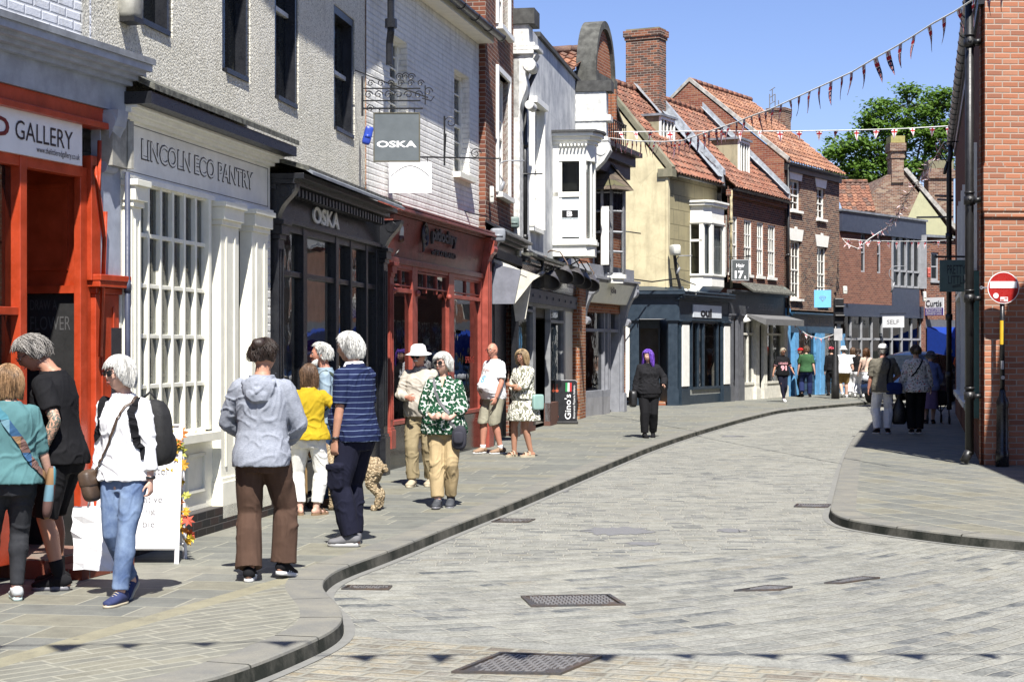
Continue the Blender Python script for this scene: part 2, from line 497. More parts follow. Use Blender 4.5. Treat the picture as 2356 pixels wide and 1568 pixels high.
HAIRS={'short':(.070,.045,-.045,.014,0,.5),'man':(.080,.03,-.055,.006,0,.5),'bob':(.060,-.055,-.085,.018,.06,.6),'shoulder':(.066,-.13,-.17,.022,.12,.5),'long':(.070,-.02,-.33,.02,.1,.6),'curly':(.072,.0,-.06,.022,0,1.8),'fringe':(.105,.03,-.05,.012,0,1.6)}
def hand_geo(mb,w,D,Pn,side,curl,sc,spread=.10):
 D=D.normalized();Pn=(Pn-D*Pn.dot(D)).normalized();T=(D.cross(Pn)*side).normalized()
 L=lambda d,t,n:w+(D*d+T*t+Pn*n)*sc
 mb.ring([L(-.012,0,0),L(.015,0,0),L(.045,.001,.002),L(.078,0,.003),L(.092,0,.004)],[(.021*sc,.017*sc),(.028*sc,.016*sc),(.038*sc,.0145*sc),(.040*sc,.012*sc),(.034*sc,.007*sc)],10,ax=T)
 for k,(t,ln,r)in enumerate(((.031,.068,.0088),(.0105,.078,.0092),(-.011,.072,.0088),(-.031,.056,.0078))):
  a=0.10+curl[k]*.5;p=L(.080-(.006 if k==3 else 0),t,.002);pts=[p];sp=(t/.031)*spread
  for q,fr in enumerate((.45,.30,.25)):
   d=(D*cos(a)+Pn*sin(a)+T*sp*.7).normalized();p=p+d*ln*fr*sc;pts.append(p);a+=curl[k]*(1.15 if q==0 else .8)
  mb.ring(pts,[r*sc,r*.95*sc,r*.88*sc,r*.6*sc],7,ax=T if abs(D.dot(T))<.9 else None)
 a0=.75;c=curl[4];p=L(.022,.026,.004);pts=[p]
 for q,ln in enumerate((.036,.030,.024)):
  d=(D*cos(a0)+T*sin(a0)+Pn*(.25+c*.6)).normalized();p=p+d*ln*sc;pts.append(p);a0-=.28+c*.35
 mb.ring(pts,[.0125*sc,.0105*sc,.0095*sc,.006*sc],7)
class Person:
 def __init__(s,at,H,rot,label,voxel=.0085,fem=False,wide=1.0,belly=0.0,lean=0.0,side=0.0,twist=0.0,head=(0,0,0),feet=((.10,0,0,0),(-.10,0,0,0)),armR=None,armL=None,hipz=None,skinm=None,matfn=None,neckf=0.02,group=None,seed=1,smooth=3):
  s.sc=sc=H/1.75;s.fem=fem;s.wide=wide;s.belly=belly;s.vox=voxel;s.lean=lean;s.side=side;s.twist=twist
  s.rnd=random.Random(seed);s.seed=seed
  hz=(hipz or .915);s.hz=hz
  s.pel=Vector((0,0,hz*sc));s.J={}
  V=lambda x,y,z:Vector((x,y,z))*sc
  s.legs=[]
  for sd,ft in((1,feet[0]),(-1,feet[1])):
   x,y,z,yaw=ft[:4];pitch=ft[4]if len(ft)>4 else 0.0
   hip=s.pel+V(sd*.088*wide**.5,0,-.01)
   fy=Vector((-sin(yaw),cos(yaw),0));R=Matrix.Rotation(yaw,3,'Z')@Matrix.Rotation(-pitch,3,'X')
   ball=Vector((x*sc,y*sc,z*sc))+fy*.12*sc
   ank=ball+R@V(0,-.12,.085)
   knee,ank=ik(hip,ank,.425*sc,.415*sc,fy+Vector((sd*.12,0,0)))
   s.legs.append((hip,knee,ank,R,sd))
  s.sh={}
  for sd in(1,-1):
   o,X,Yv,Z=s.spine(1.405*sc);s.sh[sd]=o+X*(sd*(.148 if fem else .168)*wide**.6*sc)
  s.arms=[]
  for sd,a in((1,armR),(-1,armL)):
   a=a or dict(w=(.25,.04,.80))
   w=Vector(a['w'])*sc;w.x*=sd if a.get('mirror',True)else 1
   pole=Vector(a.get('pole',(.35,-1,-.2)));pole.x*=sd
   el,wr=ik(s.sh[sd],w,.285*sc,.25*sc,pole)
   D=Vector(a['dir'])if 'dir' in a else(wr-el).normalized()
   if 'dir' in a:D.x*=sd
   Pn=Vector(a.get('palm',(-1,0,0)));Pn.x*=sd
   s.arms.append((s.sh[sd],el,wr,D.normalized(),Pn,sd,a.get('curl',(.45,.5,.55,.6,.3))))
   s.J['handR' if sd==1 else 'handL']=wr+D.normalized()*.075*sc
   s.J['wristR' if sd==1 else 'wristL']=wr;s.J['elbowR' if sd==1 else 'elbowL']=el
  o,X,Yv,Z=s.spine(1.50*sc);yaw,pitch,roll=head
  s.HR=(Matrix.Rotation(yaw,3,'Z')@Matrix.Rotation(pitch,3,'X')@Matrix.Rotation(roll,3,'Y'))
  B=Matrix((X,Yv,Z)).transposed();s.HR=Matrix.Rotation(lean*-.35,3,'X')@s.HR
  s.nb=o;s.hs=sc*(1.03 if fem else 1.04)
  s.hc=o+Z*.055*sc+Vector((0,neckf*sc,0))+s.HR@V(0,.022,.082)
  mb=MB();s.body_geo(mb)
  sk=skinm or skin()
  s.body=bake(mb,'person',sk if not isinstance(sk,(list,tuple))else sk,None,voxel,smooth,None,matfn)
  X0,Y0=at[:2];s.body.location=(X0,Y0,at[2]if len(at)>2 else 0);s.body.rotation_euler=(0,0,rot)
  tag(s.body,label,'person',group)
  s.M=Matrix.Translation(s.body.location)@Matrix.Rotation(rot,4,'Z')
  s.face()
 def spine(s,z):
  """origin and axes of the trunk at nominal height z"""
  h=z-s.hz*s.sc;k=min(1,max(0,h/(.30*s.sc)));a=s.lean*k;b=s.side*k;tw=s.twist*min(1,max(0,h/(.5*s.sc)))
  aa=s.lean*(.35+.65*k)*(1 if h>0 else 0);bb=s.side*(.35+.65*k)*(1 if h>0 else 0)
  o=s.pel+Vector((sin(bb)*h,sin(aa)*h,cos(aa)*cos(bb)*h if h>0 else h))
  R=Matrix.Rotation(tw,3,'Z')@Matrix.Rotation(b,3,'Y')@Matrix.Rotation(-a,3,'X')
  return o,R@Vector((1,0,0)),R@Vector((0,1,0)),R@Vector((0,0,1))
 def prof(s,z):
  """(rx, ry, y offset) of the trunk at nominal unscaled height z"""
  w=s.wide;f=s.fem;b=s.belly
  T=[(.78,.13,.105,-.005),(.86,.168 if f else .155,.118,-.012),(.93,.176 if f else .158,.118,-.012),(1.02,.150 if f else .150,.105,0),(1.10,.132 if f else .146,.098,.004),(1.20,.140 if f else .156,.105,.004),(1.28,.148 if f else .164,.118 if f else .115,.012 if f else .004),(1.34,.148 if f else .166,.112,.006),(1.39,.140 if f else .158,.094,-.004),(1.425,.112 if f else .128,.080,-.010),(1.455,.078,.068,-.010),(1.485,.058,.058,-.006),(1.52,.054,.056,0)]
  for i in range(len(T)-1):
   if z<=T[i+1][0]or i==len(T)-2:
    a,c=T[i],T[i+1];k=max(0,min(1,(z-a[0])/(c[0]-a[0])))
    rx,ry,oy=(a[j]+(c[j]-a[j])*k for j in(1,2,3));break
  g=math.exp(-((z-1.06)/.15)**2)
  kk=1+(w-1)*(1 if z<1.42 else max(0,1-(z-1.42)/.08))
  return rx*kk+b*.25*g,ry*kk+b*.5*g,oy+b*.42*g
 def trunk(s,mb,z0,z1,infl,n=14,flare=0.0,fz=None,fy=0.0):
  sc=s.sc;pts=[];rad=[];zs=[z0+(z1-z0)*i/n for i in range(n+1)]
  for i,z in enumerate(zs):
   rx,ry,oy=s.prof(max(z,.80));o,X,Yv,Z=s.spine(z*sc)
   fl=flare*max(0,((fz or z1)-z))if fz is None or z<fz else 0
   pts.append(o+Yv*oy*sc);rad.append(((rx+infl+fl)*sc,(ry+infl+fl*.8)*sc))
  o0=len(mb.v);seg=28
  for(p,r,z)in zip(pts,rad,zs):
   _,X,Yv,Z=s.spine(z*sc)
   for k in range(seg):
    a=2*pi*k/seg;ca,sa=cos(a),sin(a)
    e=.86;ca=math.copysign(abs(ca)**e,ca);sa=math.copysign(abs(sa)**e,sa)
    mb.v.append(tuple(p+X*ca*r[0]+Yv*sa*r[1]))
  for i in range(len(pts)-1):
   for k in range(seg):
    a=o0+i*seg+k;b=o0+i*seg+(k+1)%seg;mb.f.append((a,b,b+seg,a+seg));mb.mi.append(0)
  mb.f.append(tuple(range(o0,o0+seg))[::-1]);mb.mi.append(0)
  e=o0+(len(pts)-1)*seg;mb.f.append(tuple(range(e,e+seg)));mb.mi.append(0)
 def arm(s,mb,a,t1,infl,t0=0.0,cuff=0.0):
  """sleeve/arm from the shoulder to t (1 elbow, 2 wrist)"""
  sh,el,wr,D,Pn,sd,curl=a;sc=s.sc;w=s.wide**.7*(.90 if s.fem else 1)
  tab=[(0,.048),(.25,.049),(.6,.044),(1,.038),(1.25,.040),(1.6,.033),(2,.026)]
  def r(t):
   for i in range(len(tab)-1):
    if t<=tab[i+1][0]:
     k=(t-tab[i][0])/(tab[i+1][0]-tab[i][0]);return tab[i][1]*(1-k)+tab[i+1][1]*k
   return tab[-1][1]
  o,X,Yv,Z=s.spine(1.41*sc);inn=sh-X*sd*.05*sc
  P_=lambda t:sh+(el-sh)*t if t<=1 else el+(wr-el)*(t-1)
  ts=[t for t in(0,.12,.3,.55,.8,.92,1,1.08,1.25,1.5,1.8,1.92,2)if t0<=t<t1]+[t1]
  pts=[P_(t)for t in ts];rad=[(r(t)*w+infl+(cuff*max(0,(t-t1+.4)/.4)if t>t1-.4 else 0))*sc for t in ts]
  mb.ring(pts,rad,14)
  if t0==0:
   mb.sphere(sh,((.049*w+infl*.9)*sc),14,10);mb.ring([s.nb-Z*.045*sc+X*sd*.03*sc,inn,sh],[(.036+infl*.6)*sc,(.046*w+infl*.8)*sc,(.046*w+infl*.8)*sc],12)
   if t1>1:mb.sphere(el,((.039*w+infl*.95)*sc),12,8)
 def leg(s,mb,L,t1,infl,t0=0.0,flare=0.0,thin=1.0,straight=0.0):
  hip,knee,ank,R,sd=L;sc=s.sc;w=s.wide**.8
  tab=[(0,.092),(.3,.084),(.7,.066),(1,.054),(1.3,.056),(1.65,.043),(2,.036)]
  def r(t):
   for i in range(len(tab)-1):
    if t<=tab[i+1][0]:
     k=(t-tab[i][0])/(tab[i+1][0]-tab[i][0]);return tab[i][1]*(1-k)+tab[i+1][1]*k
   return tab[-1][1]
  P_=lambda t:(hip+(knee-hip)*t if t<=1 else knee+(ank-knee)*(t-1))+Vector((0,-.012*sc*math.exp(-((t-1.3)/.25)**2),0))
  ts=[t for t in(0,.1,.25,.45,.65,.85,1,1.15,1.3,1.5,1.7,1.85,2)if t0<=t<t1]+[t1]
  pts=[P_(t)for t in ts]
  rad=[(r(t)*w*thin*(1-straight)+straight*.075+infl*(1 if t>.05 else .7)+flare*max(0,t-1))*sc for t in ts]
  mb.ring(pts,rad,16)
  if t0==0:mb.sphere(pts[0],rad[0]*1.0,12,8)
 def foot(s,L,infl=0.0):
  hip,knee,ank,R,sd=L;sc=s.sc
  base=ank-R@Vector((0,0,.085*sc))
  F=[(-.062,.018,.020),(-.052,.030,.036),(-.02,.034,.046),(.03,.034,.042),(.08,.038,.030),(.125,.042,.022),(.165,.036,.018),(.188,.014,.010)]
  pts=[base+R@Vector((sd*.004,y*sc,(h+.004)*sc))for y,w,h in F]
  rad=[((w+infl)*sc,(h+infl*.7)*sc)for y,w,h in F]
  return pts,rad,base,R
 def body_geo(s,mb):
  sc=s.sc
  s.trunk(mb,.80,1.515,0)
  mb.ring([s.nb-Vector((0,0,.02*sc)),s.nb+(s.hc-s.nb)*.35,s.hc-s.HR@Vector((0,.01,.02))*sc],[.058*sc,(.05 if s.fem else .057)*sc,.052*sc],14)
  head_geo(mb,s.hc,s.HR,s.hs,s.fem)
  for a in s.arms:
   s.arm(mb,a,2,0);hand_geo(mb,a[2],a[3],a[4],a[5],a[6],sc*(.95 if s.fem else 1.05))
  for L in s.legs:
   s.leg(mb,L,2,0);pts,rad,b,R=s.foot(L);mb.ring(pts,rad,12,ax=R@Vector((1,0,0)))
   mb.ring([L[2]+R@Vector((0,0,.02*sc)),L[2]-R@Vector((0,0,.03*sc))],[.036*sc,.038*sc],12)
 def hp(s,x,y,z):return s.hc+s.HR@Vector((x,y,z))*s.hs
 def face(s,browc=(.16,.11,.08)):
  if s.vox>.0125:
   pass
  e=paint('eye dark',(.03,.025,.022),.25,0,0);w=paint('eye white',(.7,.68,.65),.3,0,0)
  for sd in(-1,1):
   mb=MB();M=s.HR.to_4x4()
   mb.m(0).sphere(s.hp(sd*.027,.076,.006),(.013*s.hs,.010*s.hs,.0072*s.hs),10,6,M);mb.m(1).sphere(s.hp(sd*.027,.0835,.006),(.0052*s.hs,.0045*s.hs,.0052*s.hs),8,6,M)
   mb.build('eye',[w,e],s.body,True)
  for sd in(-1,1):MB().ring([s.hp(sd*.013,.0885,.026),s.hp(sd*.03,.087,.031),s.hp(sd*.046,.077,.024)],[.003*s.hs,.004*s.hs,.002*s.hs],6).build('eyebrow',paint('brow hair',browc,.7,0,0),s.body,True)
  MB().ring([s.hp(-.022,.080,-.058),s.hp(-.01,.0905,-.0565),s.hp(0,.0925,-.0575),s.hp(.01,.0905,-.0565),s.hp(.022,.080,-.058)],[.001,.0035,.0038,.0035,.001],6,flat=1.3).build('lips',paint('lips',(.42,.14,.12),.4,0,0),s.body,True)
 def hair(s,style,m,n=420,bun=None,clip=None,tail=None):
  mb=MB();st=HAIRS[style]if isinstance(style,str)else style
  hair_geo(mb,s.hc,s.HR,s.hs,st,s.rnd,n)
  if bun:
   for k in range(7):
    mb.sphere(s.hp(bun[0]+s.rnd.uniform(-.012,.012),bun[1]+s.rnd.uniform(-.01,.01),bun[2]+s.rnd.uniform(-.012,.012)),bun[3]*s.hs*s.rnd.uniform(.6,1),10,8)
  if tail:
   pts=[Vector(s.hp(*p))for p in tail]
   for k in range(10):
    j=[Vector((s.rnd.uniform(-1,1),s.rnd.uniform(-1,1),0))*.018 for _ in pts]
    mb.ring([p+q for p,q in zip(pts,j)],[.016]+[.018]*(len(pts)-2)+[.005],6)
  return mb.build('hair',m,s.body,True)
 def garment(s,name,m,fn,vox=None,disp=None,smooth=2,matfn=None):
  mb=MB();fn(mb);return bake(mb,name,m,s.body,vox or s.vox,smooth,disp,matfn)
 def top(s,name,m,hem=.92,sleeve=2.0,loose=.4,flare=.09,amp=1.0,extra=None,cuff=0.0,neck=1.50,matfn=None,kind='crumple',sl=None):
  s.ti=.013+loose*.020
  def fn(mb):
   s.trunk(mb,hem,neck,s.ti,18,flare,1.15)
   for a in s.arms:s.arm(mb,a,sleeve,.009+(loose if sl is None else sl)*.013,cuff=cuff)
   if extra:extra(mb)
  return s.garment(name,m,fn,disp=fold(kind,amp,s.seed*3.1),matfn=matfn)
 def collar(s,m,r=.066,h=.035,name='collar'):
  sc=s.sc;o,X,Yv,Z=s.spine(1.475*sc);mb=MB();n=20;vs=[];
  for lay in((0,1.0),(.8,.93),(1.0,1.05),(.15,1.28)):
   for k in range(n):
    a=2*pi*k/n+pi/2;g=abs(k-0)/n;
    vs.append(o+X*cos(a)*r*lay[1]*sc*1.05+Yv*(sin(a)*r*lay[1]*1.05+.0)*sc+Z*(lay[0]*h-(.03 if k in(0,)else .012 if k in(1,n-1)else 0)+.002)*sc)
  fs=[(l*n+k,l*n+(k+1)%n,(l+1)*n+(k+1)%n,(l+1)*n+k)for l in range(3)for k in range(n)]
  mb.add(vs,fs);return mb.build(name,m,s.body,True)
 def trousers(s,name,m,length=1.95,infl=.018,waist=1.02,flare=0.0,straight=0.0,amp=1.0,extra=None,kind='drape',hipi=None):
  hi=infl if hipi is None else hipi
  def fn(mb):
   s.trunk(mb,.79,waist,hi*.7,8)
   for L in s.legs:s.leg(mb,L,length,infl,flare=flare,straight=straight)
   if extra:extra(mb)
  return s.garment(name,m,fn,disp=fold(kind,amp,s.seed*1.7))
 def shoes(s,up,sole,h=.022,infl=.008,collar=.02,sandal=False,name='shoe'):
  for L in s.legs:
   mb=MB();pts,rad,base,R=s.foot(L,infl);sc=s.sc;X=R@Vector((1,0,0));Z=R@Vector((0,0,1));Yv=R@Vector((0,1,0))
   out=[(-.070,0),(-.062,.026),(-.02,.036),(.05,.036),(.11,.046),(.16,.042),(.190,.022),(.200,0)]
   poly=[(y,w)for y,w in out]+[(y,-w)for y,w in out[-2:0:-1]]
   b=base-Z*(.0)
   mb.m(1).prism([b+(X*(w+L[4]*.004)*1.06+Yv*y)*sc for y,w in poly],Z*h*sc)
   if not sandal:
    mb.m(0).ring([p+Z*(h*.45)*sc for p in pts],rad,14,ax=X)
    mb.m(0).ring([L[2]-Z*.03*sc,L[2]+Z*(collar-.01)*sc],[.046*sc,.046*sc],12)
    for q in range(4):
     y=.055+.02*q;hh=(.088-.012*q)*sc+h*.45*sc
     mb.m(1).ring([b+X*(-.022*sc)+Yv*y*sc+Z*(hh-.010*sc),b+Yv*y*sc+Z*hh,b+X*(.022*sc)+Yv*y*sc+Z*(hh-.010*sc)],.003*sc,5)
   else:
    for y in(.035,.105):
     mb.m(0).ring([b+(X*-.047+Yv*y+Z*h)*sc,b+(X*-.034+Yv*y+Z*(h+.052-.2*(y-.03)))*sc,b+(Yv*y+Z*(h+.070-.3*(y-.03)))*sc,b+(X*.034+Yv*y+Z*(h+.052-.2*(y-.03)))*sc,b+(X*.047+Yv*y+Z*h)*sc],(.018*sc,.004*sc),8,ax=Yv)
   mb.build(name,[up,sole],s.body,not sandal)
 def glasses(s,m,sun=True):
  mb=MB()
  for sd in(-1,1):
   c=s.hp(sd*.031,.102,.004);X=s.HR@Vector((1,0,0));Yv=s.HR@Vector((0,1,0));Z=s.HR@Vector((0,0,1))
   r=.026*s.hs;pts=[c+X*cos(a)*r*1.05+Z*sin(a)*r*.80-Yv*(.010*abs(cos(a))*(cos(a)*sd>0))for a in[2*pi*k/12 for k in range(12)]]
   if sun:mb.prism(pts,-Yv*.004)
   else:mb.ring(pts+[pts[0]],.0022*s.hs,5,cap=False)
   mb.ring([c+X*sd*r,s.hp(sd*.073,.075,.010),s.hp(sd*.078,-.005,.012)],.0026*s.hs,6)
  mb.ring([s.hp(-.008,.108,.008),s.hp(.008,.108,.008)],.003*s.hs,6)
  return mb.build('sunglasses' if sun else 'glasses',m,s.body)
 def hat(s,m,kind='bucket',name='hat'):
  mb=MB();n=28;H=s.hp
  if kind=='bucket':prof=[(0,.150),(.055,.147),(.084,.125),(.094,.085),(.098,.052),(.115,.044),(.158,.028),(.158,.022),(.112,.036),(.094,.046)]
  else:prof=[(0,.138),(.05,.130),(.082,.102),(.094,.062),(.097,.040),(.090,.040)]
  vs=[];fs=[]
  for r,z in prof:
   for k in range(n):
    a=2*pi*k/n;e=1.18 if r<.1 else 1.05
    vs.append(H(sin(a)*r,cos(a)*r*e-.002,z+.004*sin(a*2+1)*(r>.1)))
  for i in range(len(prof)-1):
   for k in range(n):fs.append((i*n+k,i*n+(k+1)%n,(i+1)*n+(k+1)%n,(i+1)*n+k))
  mb.add(vs,fs)
  if kind=='cap':
   top=[H(x,.105+.085*sqrt(max(0,1-(x/.08)**2)),.040-.018*(1-(x/.08)**2))for x in[-.08+.02*i for i in range(9)]]
   mb.prism([H(-.08,.06,.046)]+top+[H(.08,.06,.046)],s.HR@Vector((0,0,.006)))
  return mb.build(name,m,s.body,True)
 def surf(s,ob):
  """ray caster onto a garment (local space)"""
  from mathutils.bvhtree import BVHTree
  me=ob.data;return BVHTree.FromPolygons([v.co for v in me.vertices],[tuple(p.vertices)for p in me.polygons])
 def strap(s,ob,pts,w,m,name='strap',off=.006,parent=None,closed=False):
  """a flat band laid on a garment, through points around the body axis"""
  bv=s.surf(ob);mb=MB();P_=[]
  pts=[Vector(p)*s.sc for p in pts]
  seq=[]
  for i in range(len(pts)-1):
   for k in range(8):seq.append(pts[i].lerp(pts[i+1],k/8))
  seq.append(pts[-1])
  for p in seq:
   q,nn,idx,d=bv.find_nearest(p)
   P_.append((q+nn*off,nn)if q is not None and d<.12 else(p,Vector((0,-1,0))))
  vs=[]
  for i,(p,nn)in enumerate(P_):
   t=(P_[min(i+1,len(P_)-1)][0]-P_[max(i-1,0)][0]).normalized();b=t.cross(nn).normalized()
   vs+=[p-b*w/2,p+b*w/2,p+b*w/2+nn*.003,p-b*w/2+nn*.003]
  fs=[]
  for i in range(len(P_)-1):
   for k in range(4):fs.append((i*4+k,i*4+(k+1)%4,i*4+4+(k+1)%4,i*4+4+k))
  mb.add(vs,fs);return mb.build(name,m,parent or s.body,False)
 def decal(s,ob,body,cx,cz,w,h,m,name='print',back=False,bold=0.02,off=.003):
  bv=s.surf(ob);mb=MB();vs,fs,_,_=text_geo(body,bold);pts=[]
  sg=1 if back else-1
  for v in vs:
   x=(cx+sg*(v.x-.5)*w)*s.sc;z=(cz+(v.y-.5)*h)*s.sc
   q,nn,i,d=bv.ray_cast(Vector((x,-1 if back else 1,z)),Vector((0,1 if back else-1,0)))
   pts.append(q+nn*off if q is not None else Vector((x,-.15 if back else .15,z)))
  mb.add(pts,fs);return mb.build(name,m,s.body,fix=False)
 def world(s,p):return s.M@Vector(p)
def blob(mb,c,r,seg=16,rings=10,M=None,e=.6):
 """rounded box (superellipsoid)"""
 vs=[];fs=[];c=Vector(c)
 sg=lambda v:math.copysign(abs(v)**e,v)
 for j in range(rings+1):
  th=pi*j/rings
  for i in range(seg):
   ph=2*pi*i/seg;v=Vector((sg(sin(th))*sg(cos(ph))*r[0],sg(sin(th))*sg(sin(ph))*r[1],sg(cos(th))*r[2]))
   vs.append(c+(M@v if M else v))
 for j in range(rings):
  for i in range(seg):
   a=j*seg+i;b=j*seg+(i+1)%seg;fs.append((a,a+seg,b+seg,b))
 return mb.add(vs,fs)
SUN_EL,SUN_AZ=radians(55.5),radians(8.0)
w=bpy.data.worlds.new('World');S.world=w;w.use_nodes=True
_bg=w.node_tree.nodes['Background']
_st=w.node_tree.nodes.new('ShaderNodeTexSky');_st.sky_type='NISHITA';_st.sun_disc=False
_st.sun_elevation=SUN_EL;_st.sun_rotation=pi-SUN_AZ;_st.air_density=1.0;_st.dust_density=.1;_st.ozone_density=5.0;_st.altitude=60
_hs=w.node_tree.nodes.new('ShaderNodeMix');_hs.data_type='RGBA';_hs.blend_type='MULTIPLY';_hs.inputs[0].default_value=1;_hs.inputs[7].default_value=(1.14,1.05,1.27,1)
w.node_tree.links.new(_st.outputs[0],_hs.inputs[6]);w.node_tree.links.new(_hs.outputs[2],_bg.inputs[0]);_bg.inputs[1].default_value=.055
_l=bpy.data.lights.new('sun','SUN');_l.energy=5.0;_l.angle=radians(.53);_l.color=(1,.96,.90)
_o=bpy.data.objects.new('sun',_l);COL.objects.link(_o)
_sv=Vector((sin(SUN_AZ)*cos(SUN_EL),-cos(SUN_AZ)*cos(SUN_EL),sin(SUN_EL)))
_o.rotation_euler=_sv.to_track_quat('Z','Y').to_euler();_o.location=_sv*60
_c=bpy.data.cameras.new('camera');_c.sensor_width=36;_c.lens=FPX/2356*36;_c.clip_start=.1;_c.clip_end=3000
_c.shift_y=-(HY-784)/2356*-1.0
_o=bpy.data.objects.new('camera',_c);COL.objects.link(_o);_o.location=(0,0,CH);_o.rotation_euler=(pi/2,0,0);S.camera=_o
S.view_settings.view_transform='Standard';S.view_settings.look='None';S.view_settings.exposure=1.1;S.view_settings.gamma=1
S.cycles.max_bounces=7;S.cycles.transparent_max_bounces=12;S.cycles.caustics_reflective=False;S.cycles.caustics_refractive=False
RZ=-.10
PAL=[(0,(.24,.24,.22)),(.16,(.30,.30,.275)),(.32,(.21,.215,.205)),(.46,(.315,.31,.275)),(.60,(.26,.26,.245)),(.74,(.165,.172,.176)),(.84,(.33,.328,.30)),(.92,(.115,.124,.132)),(.97,(.28,.265,.225))]
def stone(n,u,v,w,h,m,jit,pal,joint,wear=.5):
 mask,rv,rc=n.cells(u,v,w,h,m,jit)
 c=n.ramp(rv,pal,'CONSTANT');return mask,c,rv
def road_mat():
 def f(n):
  o=n.obj();x,y,z=n.sep(o)[:3]
  wx=n.math('MULTIPLY_ADD',n.noise(o,1.3,3),.12,-.06);wy=n.math('MULTIPLY_ADD',n.noise(n.map(o,loc=(9,3,0)),2.6,3),.07,-.035)
  X=n.math('ADD',x,wx);Y=n.math('ADD',y,wy)
  mA,cA,rA=stone(n,X,Y,.30,.115,.013,.42,PAL,None)
  f1=n.math('ADD',X,1.0);V=n.math('SUBTRACT',Y,n.math('ADD',n.math('MULTIPLY',X,.16),n.math('MULTIPLY',n.math('MULTIPLY',f1,f1),.115)))
  U=n.math('ADD',X,n.math('MULTIPLY',Y,.45))
  mB,cB,rB=stone(n,U,V,.44,.17,.014,.42,PAL,None)
  PB=[(0,(.30,.255,.185)),(.2,(.36,.315,.235)),(.4,(.24,.215,.175)),(.55,(.40,.35,.26)),(.7,(.30,.28,.24)),(.85,(.23,.20,.165))]
  a=radians(-20);UC=n.math('ADD',n.math('MULTIPLY',X,cos(a)),n.math('MULTIPLY',Y,sin(a)));VC=n.math('SUBTRACT',n.math('MULTIPLY',Y,cos(a)),n.math('MULTIPLY',X,sin(a)))
  mC,cC,rC=stone(n,UC,VC,.23,.14,.022,.3,PB,None)
  kb=n.math('LESS_THAN',y,n.math('ADD',n.math('MULTIPLY',x,.42),14.6));
  kc=n.math('LESS_THAN',n.math('ADD',y,n.math('MULTIPLY',x,.43)),10.45)
  ks=n.math('LESS_THAN',n.math('ADD',y,n.math('MULTIPLY',x,.43)),10.68)
  c=n.mix(kb,cA,cB);mk=n.math('ADD',n.math('MULTIPLY',mA,n.math('SUBTRACT',1.0,kb)),n.math('MULTIPLY',mB,kb))
  c=n.mix(ks,c,(.30,.30,.28));mk=n.math('MAXIMUM',mk,ks)
  c=n.mix(kc,c,cC);mk=n.math('MULTIPLY',mk,n.math('SUBTRACT',1.0,n.math('MULTIPLY',kc,n.math('SUBTRACT',1.0,mC))))
  big=n.noise(o,.55,5,.65);mid=n.noise(o,6,5,.7);fine=n.noise(o,55,4,.75)
  c=n.mix(n.maprange(mid,.42,.60,0,.62),c,(.40,.398,.37));c=n.mix(n.maprange(n.noise(n.map(o,(1,3,1)),1.7,5,.7),.55,.72,0,.55),c,(.13,.135,.13))
  c=n.mix(.75,c,n.mix(n.maprange(big,.3,.7),(.80,.80,.80),(1.12,1.11,1.08)),'MULTIPLY')
  c=n.mix(.8,c,n.mix(n.maprange(fine,.3,.7),(.45,.45,.45),(1.3,1.3,1.3)),'MULTIPLY')
  jc=n.mix(n.noise(o,2,3),(.28,.27,.24),(.40,.39,.35))
  c=n.mix(mk,n.mix(kc,jc,(.29,.28,.24)),c);c=n.mix(1.0,c,(.78,.785,.76),'MULTIPLY')
  h=n.math('ADD',n.math('MULTIPLY',mk,.9),n.math('ADD',n.math('MULTIPLY',fine,.5),n.math('MULTIPLY',n.noise(o,11,4,.7),.9)))
  n.pbsdf(c,.8,n.bump(h,.9,.013),spec=.25)
 return mat('street setts',f)
SLAB=[(0,(0.204,0.204,0.188)),(.22,(0.232,0.230,0.208)),(.42,(0.188,0.190,0.180)),(.6,(0.240,0.228,0.188)),(.74,(0.216,0.216,0.204)),(.88,(0.248,0.240,0.212))]
